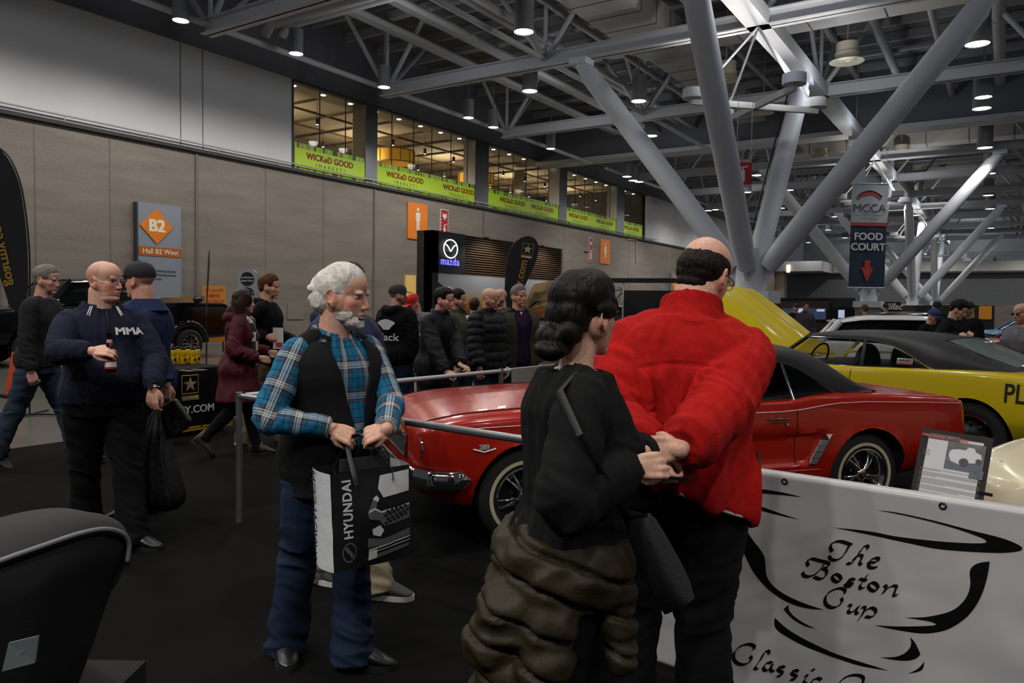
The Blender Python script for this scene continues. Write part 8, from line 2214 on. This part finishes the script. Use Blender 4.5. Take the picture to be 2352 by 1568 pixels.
def nib(pts, w=(11, -9), sub=6):
    P = crm(pts, sub); hw = V3((w[0], w[1], 0)); out = []
    for a, b in zip(P, P[1:]):
        d = (b - a)
        if d.length < .01: continue
        n = V3((-d.y, d.x, 0)).normalized() * 2.6
        k = hw if abs(d.normalized().cross(hw.normalized()).z) > .25 else hw * .4 + n * 1.4
        q = [a - k, a + k, b + k, b - k]
        e = d.normalized() * 1.0
        out.append([(v.x + s_ * e.x, v.y + s_ * e.y) for v, s_ in zip(q, (-1, -1, 1, 1))])
    return out
def ov(cx, cy, rx, ry, tilt=.25): return [(cx + rx * math.cos(a) + tilt * ry * math.sin(a) * .6, cy + ry * math.sin(a) + tilt * rx * math.cos(a) * .5) for a in [-.6 + i * 2 * math.pi / 12 for i in range(14)]]
WORDS = {'lettering_the': [[(1052, 604), (1040, 580), (1046, 555), (1068, 540), (1105, 536), (1145, 548), (1180, 562)], [(1165, 562), (1140, 615), (1108, 650), (1070, 664), (1040, 655), (1030, 634)],
    [(1288, 592), (1290, 575), (1272, 570), (1250, 590), (1215, 645), (1182, 686), (1152, 684)], [(1190, 668), (1215, 640), (1242, 632), (1252, 645), (1236, 682), (1248, 697)], [(1292, 680), (1335, 682), (1364, 668), (1352, 652), (1318, 660), (1295, 692), (1310, 716), (1352, 716)]],
  'lettering_boston': [[(888, 704), (878, 684), (886, 664), (912, 656), (955, 666), (1000, 676)], [(1004, 676), (972, 724), (930, 764), (890, 778), (858, 770), (848, 748)], [(1002, 676), (1028, 690), (1018, 712), (980, 722)], [(985, 722), (1012, 742), (1000, 780), (966, 794), (925, 780)],
    ov(1080, 786, 30, 26), [(1202, 800), (1180, 790), (1160, 800), (1166, 816), (1188, 828), (1176, 842), (1152, 840), (1136, 826)], [(1292, 762), (1264, 802), (1238, 840), (1250, 858), (1272, 846)], [(1238, 790), (1284, 802)], ov(1330, 844, 32, 28), [(1402, 838), (1418, 848), (1392, 892)], [(1396, 890), (1424, 858), (1460, 840), (1486, 848), (1472, 884), (1470, 906), (1492, 902)]],
  'lettering_cup': [[(1134, 892), (1138, 868), (1104, 855), (1050, 870), (1008, 908), (1006, 955), (1044, 984), (1090, 978), (1118, 944), (1112, 922)], [(1162, 968), (1180, 974), (1160, 1006), (1174, 1020), (1204, 1006), (1228, 980)], [(1236, 972), (1212, 1014), (1226, 1028)], [(1252, 984), (1276, 984), (1254, 1036), (1224, 1076)], [(1268, 1012), (1308, 986), (1342, 994), (1348, 1022), (1320, 1048), (1278, 1044)]],
  'lettering_classic': [[(522, 1268), (526, 1244), (488, 1230), (434, 1244), (392, 1286), (388, 1336), (428, 1366), (478, 1362), (506, 1334), (500, 1312)], [(628, 1296), (622, 1276), (598, 1284), (566, 1340), (532, 1388), (550, 1398)], [(648, 1356), (620, 1352), (592, 1380), (600, 1404), (628, 1400), (652, 1364), (640, 1400), (660, 1412)],
    [(734, 1386), (712, 1378), (690, 1390), (698, 1404), (720, 1418), (712, 1440), (688, 1440)], [(828, 1412), (806, 1402), (784, 1414), (794, 1430), (816, 1444), (806, 1464), (780, 1462)], [(876, 1438), (890, 1440), (866, 1478), (884, 1490)], [(922, 1400), (934, 1404)], [(984, 1468), (958, 1456), (922, 1474), (914, 1504), (944, 1520), (980, 1508)]],
  'lettering_last': [[(1262, 1494), (1266, 1456), (1224, 1438), (1156, 1448), (1104, 1492), (1100, 1540), (1144, 1572)]]}
for nm, st in WORDS.items(): onto_banner([p_ for s_ in st for p_ in nib(s_)], nm, .005)
for px, py in ((1803, 1105), (2166, 1161), (1493, 1496)):
    u, z = buv(px, py); q = bpos(u, z, .003); M = MT(q, rd, (0, 0, 1))
    MB().lathe([(.006, .0), (.012, .0), (.013, .002), (.007, .003)], 16, M, closed=True).obj('eyelet', M_CHROME, bn, 50)

# ---- placard on its stand
pl = wthing('sign_stand', 'framed information placard about a white roadster on a black stand between red and cream cars', 'sign', floor_at(2180, 3.3))
A, B_, C_, D_ = at(2120, 982, 3.35), at(2282, 1006, 3.18), at(2226, 1174, 3.10), at(2068, 1140, 3.27)
ux = (B_ - A).normalized(); uy = (A - D_); uy = (uy - ux * uy.dot(ux)).normalized(); Wd = (B_ - A).length; Hd = (A - D_).length * 1.28
org = A - uy * Hd; Mp = MT(org, ux, uy)
MB().box((0, 0, -.012), (Wd, Hd, .0), Mp).obj('frame', mat('black_frame', '#060607', .75), pl, 0)
MB().box((.03, .03, .0), (Wd - .03, Hd - .03, .003), Mp).obj('sheet', mat('white_print_paper', '#a9a8ac', .4), pl, 0)
def q4(x0, y0, x1, y1, m, nm, z=.0035): MB().box((x0 * Wd, y0 * Hd, .003), (x1 * Wd, y1 * Hd, z), Mp).obj(nm, m, pl, 0)
q4(.12, .895, .56, .955, mat('dark_heading_bar', '#2a2a2e', .5), 'heading_bar')
MB().text('1966 Shelby 289 Cobra', Mp @ Matrix.Translation((.34 * Wd, .925 * Hd, .0042)), .019, bold=.0006).obj('heading', mat('orange_red_ink', '#c0503a', .5), pl, 0)
q4(.40, .60, .93, .90, mat('photo_foliage', '#4a4a44', .5, var=.4, vscale=40), 'photo_print')
q4(.40, .60, .93, .69, mat('photo_road', '#3c4456', .5), 'photo_road', .0038)
car = [(.44, .78), (.47, .81), (.56, .825), (.66, .825), (.70, .86), (.78, .855), (.80, .82), (.88, .80), (.90, .74), (.86, .71), (.70, .69), (.60, .665), (.48, .69), (.44, .74)]
MB().prism([(x * Wd, y * Hd) for x, y in car], .004, .0045, Mp).obj('photo_car', mat('photo_white_car', '#b9b9bd', .5), pl, 0)
for cx, cy in ((.66, .695), (.86, .725)): MB().cyl(Mp @ V3((cx * Wd, cy * Hd, .0046)), Mp @ V3((cx * Wd, cy * Hd, .0052)), .018 if cx < .7 else .012, n=20).obj('photo_wheel', mat('photo_dark', '#1c1c22', .5), pl, 0)
q4(.76, .545, .95, .635, mat('photo_engine', '#39434c', .5, var=.6, vscale=90), 'photo_engine', .005)
mb = MB()
rnd = random.Random(4)
for i in range(3): mb.box((.07 * Wd, (.76 - .022 * i) * Hd, .003), ((.16 + .05 * rnd.random()) * Wd, (.766 - .022 * i) * Hd, .0034), Mp)
y_ = .57
for para in (2, 4, 5, 4, 4):
    for i in range(para): mb.box((.07 * Wd, y_ * Hd, .003), ((.93 if i < para - 1 else .3 + .4 * rnd.random()) * Wd, (y_ + .0045) * Hd, .0034), Mp); y_ -= .0125
    y_ -= .014
mb.obj('text_lines', mat('grey_print', '#5a5a60', .6), pl, 0)
for i, (c_, nm) in enumerate((('#2e3a58', 'photo_boat'), ('#77777c', 'photo_detail'), ('#5a5c60', 'photo_detail'), ('#a08a58', 'photo_detail'))): q4(.06 + .23 * i, .15, .06 + .23 * i + .20, .25, mat('photo_tint_%s' % c_[1:], c_, .5, var=.5, vscale=60), nm)
g = floor_at(2180, 3.3); mid = Mp @ V3((Wd / 2, Hd * .35, -.02))
MB().cyl((mid.x, mid.y, .02), mid, .016, n=12).obj('pole', M_BLACK, pl); MB().lathe([(.2, 0), (.2, .012), (.03, .03)], 28, Matrix.Translation((mid.x, mid.y, 0))).obj('base', M_BLACK, pl, 40)
e0 = Mp @ V3((Wd, Hd * .42, 0)); MB().bar(e0 - ux * .02, e0 + ux * .03, .012, .012).obj('side_clip', M_BLACK, pl, 0)

# ================================================================== TOTE BAG, BAGS, STROLLER
P1 = PPL['old']
hl = P1.root @ (P1.arm[-1]['wr'] + P1.arm[-1]['fd'] * .07); hr = P1.root @ (P1.arm[1]['wr'] + P1.arm[1]['fd'] * .07)
fx = (RGT * .90 - FWD * -.436).normalized(); fx = (RGT * math.cos(R(37)) + FWD * math.sin(R(37)))
fn = V3((fx.y, -fx.x, 0)); fn = fn if fn.dot(FWD) < 0 else -fn      # towards the viewer
tb0 = at(758, 1090, 2.86); Wb, Hb, Gb = .345, .385, .17
tg = wthing('tote_bag', 'black and silver HYUNDAI tote bag with a car picture held by the elderly man', 'bag', tb0 + fx * Wb / 2)
up = V3((-.02, 0, 1)); up = (V3((0, 0, 1)) + fx * -.045).normalized()
def tp(u, v, w): # u across 0..1, v up 0..1 , w depth 0..1 (0 = front)
    bul = .018 * math.sin(math.pi * u) * math.sin(math.pi * min(1, v * 1.05)) * (1 - 2 * w)
    return tb0 + fx * (Wb * u) - up * (Hb * (1 - v)) - fn * (Gb * w) + fn * bul + fn * .006 * mnoise.noise((u * 4, v * 4, w))
mb = MB()
mb.grid([[tp(i / 16, j / 18, 0) for j in range(19)] for i in range(17)]); mb.obj('front_panel', mat('black_woven_poly', '#121315', .5, bump=.1, bscale=400), tg, 180)
mb = MB(); mb.grid([[tp(i / 16, j / 18, 1) for j in range(19)] for i in range(17)]); mb.obj('back_panel', MATS['black_woven_poly'], tg, 180)
M_SILV = mat('silver_woven_poly', '#c9ccd0', .42, bump=.35, bscale=22)
for u in (0, 1):
    mb = MB(); mb.grid([[tp(u, j / 18, i / 8) + fx * ((u * 2 - 1) * .022 * (.3 if i in (0, 8) else 1) * math.sin(math.pi * i / 8) * (1 - .4 * j / 18)) for j in range(19)] for i in range(9)]); mb.obj('gusset', M_SILV, tg, 180)
mb = MB(); mb.grid([[tp(i / 8, 0, j / 6) for j in range(7)] for i in range(9)]); mb.obj('bottom', MATS['black_woven_poly'], tg, 180)
def tm(polys, m, nm, off=.003):
    "artwork on the front panel, in panel coordinates (u,v) 0..1"
    bm = bmesh.new()
    for poly in polys:
        try: bm.faces.new([bm.verts.new((u, v, 0)) for u, v in poly])
        except Exception: pass
    bmesh.ops.triangulate(bm, faces=bm.faces[:])
    for _ in range(4):
        es = [e for e in bm.edges if e.calc_length() > .10]
        if not es: break
        bmesh.ops.subdivide_edges(bm, edges=es, cuts=1); bmesh.ops.triangulate(bm, faces=[f for f in bm.faces if len(f.verts) > 3])
    for v in bm.verts: v.co = tp(v.co.x, v.co.y, 0) + fn * off
    me = bpy.data.meshes.new(nm); bm.to_mesh(me); bm.free(); me.materials.append(m); return link(nm, me, tg)
M_PALE = mat('pale_grey_print', '#c9cbcd', .5); M_MID = mat('mid_grey_print', '#5c5e62', .5)
tv, tf = text_geo('HYUNDAI', .205, align='LEFT', bold=.006, space=1.08)
xm = max(q[0] for q in tv); sc = .60 / xm
poly = [[(.185 - tv[i][1] * .74, .325 + tv[i][0] * sc) for i in f] for f in tf]
tm(poly, M_PALE, 'lettering')
ring_o = [(.185 + .085 * math.cos(a), .185 + .105 * math.sin(a)) for a in [2 * math.pi * i / 28 for i in range(29)]]; ring_i = [(.185 + .072 * math.cos(a), .185 + .090 * math.sin(a)) for a in [2 * math.pi * i / 28 for i in range(29)]]
tm([[ring_o[i], ring_o[i + 1], ring_i[i + 1], ring_i[i]] for i in range(28)] + [[(.125, .23), (.16, .255), (.205, .185), (.165, .175)], [(.165, .195), (.205, .2), (.245, .14), (.21, .115)]], M_MID, 'emblem')
tm([[(.56, .80), (.60, .93), (.98, .955), (.97, .73), (.62, .70)]], M_PALE, 'windscreen_print')
tm([[(.44, .62), (.50, .72), (.55, .715), (.52, .60), (.60, .545), (.97, .585), (.97, .44), (.62, .40), (.56, .47), (.43, .50), (.40, .56)], [(.41, .30), (.60, .27), (.97, .33), (.97, .26), (.60, .20), (.41, .20)], [(.41, .10), (.60, .13), (.95, .17), (.96, .14), (.62, .085), (.41, .06)]], M_MID, 'car_body_print')
tm([[(.42, .565), (.50, .59), (.58, .545), (.97, .58), (.97, .60), (.58, .565), (.50, .61), (.43, .59)], [(.48, .70), (.53, .735), (.565, .70), (.545, .665)], [(.46, .39), (.56, .42), (.61, .36), (.56, .30), (.47, .33)], [(.42, .18), (.97, .25), (.97, .235), (.42, .165)], [(.42, .145), (.97, .21), (.97, .20), (.42, .135)], [(.42, .06), (.52, .08), (.52, .17), (.42, .16)]], M_PALE, 'car_highlight_print', .004)
tm([[(.64 + .055 * i + (.027 if j % 2 else 0) + .024 * math.cos(a), .43 + .040 * j + .019 * math.sin(a) + .012 * i) for a in [k * math.pi / 3 + .5 for k in range(6)]] for i in range(6) for j in range(4)], mat('dark_print', '#1a1b1e', .5), 'grille_mesh_print', .0045)
for h, u in ((hl, .22), (hr, .78)):
    for w_ in (0, 1):
        a_ = tp(u - .10, .95, w_) + fn * .004; b_ = tp(u + .06, .95, w_) + fn * .004
hl2 = hl - V3((0, 0, .03)); hr2 = hr - V3((0, 0, .03))
MB().tube(crm([tp(.30, .86, 0) + fn * .004, tp(.28, 1.0, 0), hl2 + V3((0, 0, .0)), (hl2 + hr2) / 2 + V3((0, 0, .03)), hr2, tp(.74, 1.0, 0), tp(.76, .86, 0) + fn * .004], 6), .0115, 6, ell=.22).obj('handle', mat('grey_strap', '#3a3b3e', .6), tg)
MB().tube(crm([tp(.30, .86, 1), tp(.28, 1.0, 1), hl2, (hl2 + hr2) / 2 + V3((0, 0, .035)), hr2, tp(.74, 1.0, 1), tp(.76, .86, 1)], 6), .0115, 6, ell=.22).obj('handle', MATS['grey_strap'], tg)
tv2, tf2 = text_geo('HYUNDAI.COM', .06, align='CENTER')
MB().add([tp(0, .45 + q[0] / Hb, .78 - q[1] / Gb) - fx * .017 for q in tv2], tf2).obj('gusset_lettering', mat('dark_print', '#1a1b1e', .5), tg, 0)
# magazines showing at the mouth
MB().box((0, 0, 0), (.20, .012, .05), MT(tp(.2, .97, .35), fx, -fn)).obj('papers', mat('dark_leaflets', '#2a2b2e', .6), tg, 0)

# black drawstring bag of the man in cap
P4 = PPL['cap']; hp_ = P4.root @ (P4.arm[1]['wr'] + P4.arm[1]['fd'] * .08)
db = wthing('drawstring_bag', 'black nylon drawstring bag hanging from the hand of the man in black cap', 'bag', hp_)
ctr = [(hp_ + RGT * -.03 + V3((0, 0, -.04)), .035, .03), (at(362, 985, 5.12), .06, .05), (at(360, 1040, 5.12), .115, .07), (at(363, 1100, 5.12), .155, .09), (at(365, 1145, 5.12), .170, .10), (at(366, 1168, 5.12), .12, .07)]
rows = []
for c_, a_, b_ in ctr: rows.append([c_ + RGT * (a_ * math.cos(x) * (1 + .08 * math.sin(5 * x))) + FWD * (b_ * math.sin(x) * (1 + .1 * math.cos(7 * x))) for x in [2 * math.pi * i / 40 for i in range(40)]])
rs = [crm([rows[i][k] for i in range(6)], 5) for k in range(40)]
mb = MB(); mb.grid(rs, closed_u=True); n_ = len(rs[0]); mb.f += [tuple(i * n_ for i in range(40)), tuple(i * n_ + n_ - 1 for i in reversed(range(40)))]; mb.m += [0, 0]
M_BAG = mat('black_bag_nylon', '#0e0f10', .5, bump=.5, bscale=25); mb.obj('bag_body', M_BAG, db, 60)
fl = [(372, 930), (400, 915), (437, 965), (428, 985), (385, 1010), (366, 990)]
mb = MB(); P = [at(x, y, 5.10) for x, y in fl]; mb.add([q for q in P] + [q + FWD * .05 for q in P], [(0, 1, 2, 3, 4, 5), (11, 10, 9, 8, 7, 6)] + [(i, i + 6, (i + 1) % 6 + 6, (i + 1) % 6) for i in range(6)])
o = mb.obj('loose_flap', M_BAG, db, 0); bv = o.modifiers.new('b', 'BEVEL'); bv.width = .015; bv.segments = 3; bake(o)
for dx in (-12, 10): MB().tube([hp_, at(355 + dx, 960, 5.08), at(350 + dx * 2.2, 1060, 5.02), at(352 + dx * 4, 1150, 5.02)], .008, 6).obj('strap', M_BLACK, db)
tag(MB().ell((0, 0, 0), (.035, .03, .018), Matrix.Translation(on_z(303, 1172, .02))).obj('paper_scrap', mat('white_tissue', '#b9b9b5', .8, bump=1, bscale=60)), 'small crumpled white paper scrap on the black carpet beside the drawstring bag', 'litter')

# stroller in the corner
st = wthing('stroller', 'black pushchair with grey piped hood in the near left corner', 'stroller', floor_at(60, 1.75))
rim = crm([at(x, y, d) for x, y, d in ((-170, 1372, 1.40), (-70, 1318, 1.44), (0, 1288, 1.48), (90, 1256, 1.53), (180, 1226, 1.60), (240, 1215, 1.66), (280, 1224, 1.70), (296, 1248, 1.72), (292, 1290, 1.72))], 6)
topc = crm([at(x, y, d) for x, y, d in ((-170, 1260, 1.62), (-70, 1212, 1.66), (0, 1188, 1.70), (70, 1172, 1.76), (140, 1166, 1.82), (210, 1178, 1.86), (262, 1203, 1.86), (290, 1236, 1.82), (290, 1290, 1.76))], 6)
away = lambda q: V3((q.x, q.y, 0)).normalized()
back = [q + away(q) * .26 - V3((0, 0, .16)) + RGT * -.09 for q in topc]; back2 = [q + away(q) * .08 - V3((0, 0, .30)) - RGT * .06 for q in back]
mid = [(a + b) / 2 + V3((0, 0, .018)) for a, b in zip(rim, topc)]
M_HOOD = mat('charcoal_hood_fabric', '#151517', .8, bump=.2, bscale=300); M_STB = mat('black_pushchair_fabric', '#070708', .8, bump=.2, bscale=200)
mb = MB(); rr_ = [rim, mid, topc, back, back2]; mb.grid([r_ for r_ in rr_] + [[q - V3((0, 0, .012)) for q in r_] for r_ in reversed(rr_)], closed_u=True)
o = mb.obj('hood', M_HOOD, st, 180)
MB().tube(rim, .0055, 14).obj('piping', mat('grey_piping', '#6b6a70', .5), o, 180)
low = [[], [], [], []]
for i, q in enumerate(rim):
    f = i / (len(rim) - 1)
    low[0].append(q + FWD * .012 - V3((0, 0, .015))); low[1].append(q + RGT * (-.05 * f) + FWD * .02 - V3((0, 0, .12 - .04 * f)))
    low[2].append(q + RGT * (-.11 * f) + FWD * .02 - V3((0, 0, .30 - .06 * f))); low[3].append(q + RGT * (-.24 * f) + FWD * .02 - V3((0, 0, .55)))
mb = MB(); mb.grid(low + [[q + FWD * .08 - RGT * .10 for q in r_] for r_ in reversed(low)], closed_u=True); seatb = mb.obj('seat_shell', M_STB, st, 180)
MB().add([at(20, 1476, 1.36), at(88, 1460, 1.38), at(80, 1522, 1.38), at(4, 1542, 1.35)] + [q + FWD * .004 for q in (at(20, 1476, 1.36), at(88, 1460, 1.38), at(80, 1522, 1.38), at(4, 1542, 1.35))], [(0, 1, 2, 3), (7, 6, 5, 4), (0, 4, 5, 1), (1, 5, 6, 2), (2, 6, 7, 3), (3, 7, 4, 0)]).obj('care_label', mat('pale_label', '#5e6668', .7), st, 0)
g = floor_at(60, 1.75)
for dx, dy in ((-.28, -.25), (.14, -.25), (-.28, .35), (.14, .35)):
    w_ = g + RGT * dx + FWD * dy; MB().lathe([(.05, -.02), (.11, -.02), (.115, 0), (.11, .02), (.05, .02)], 24, Matrix.Translation((w_.x, w_.y, .115)) @ Matrix.Rotation(YAW, 4, 'Z') @ Matrix.Rotation(R(90), 4, 'Y')).obj('wheel', M_TYRE, st, 40)
    MB().cyl((w_.x, w_.y, .115), g + RGT * (-.07 + (dx + .07) * .6) + FWD * (dy * .3 + .05) + V3((0, 0, .52)), .014, n=8).obj('frame_tube', M_BLACK, st)
MB().box((-.25, -.15, .50), (.10, .35, .56), Matrix.Translation(g) @ Matrix.Rotation(YAW, 4, 'Z')).obj('seat_base', M_STB, st, 0)
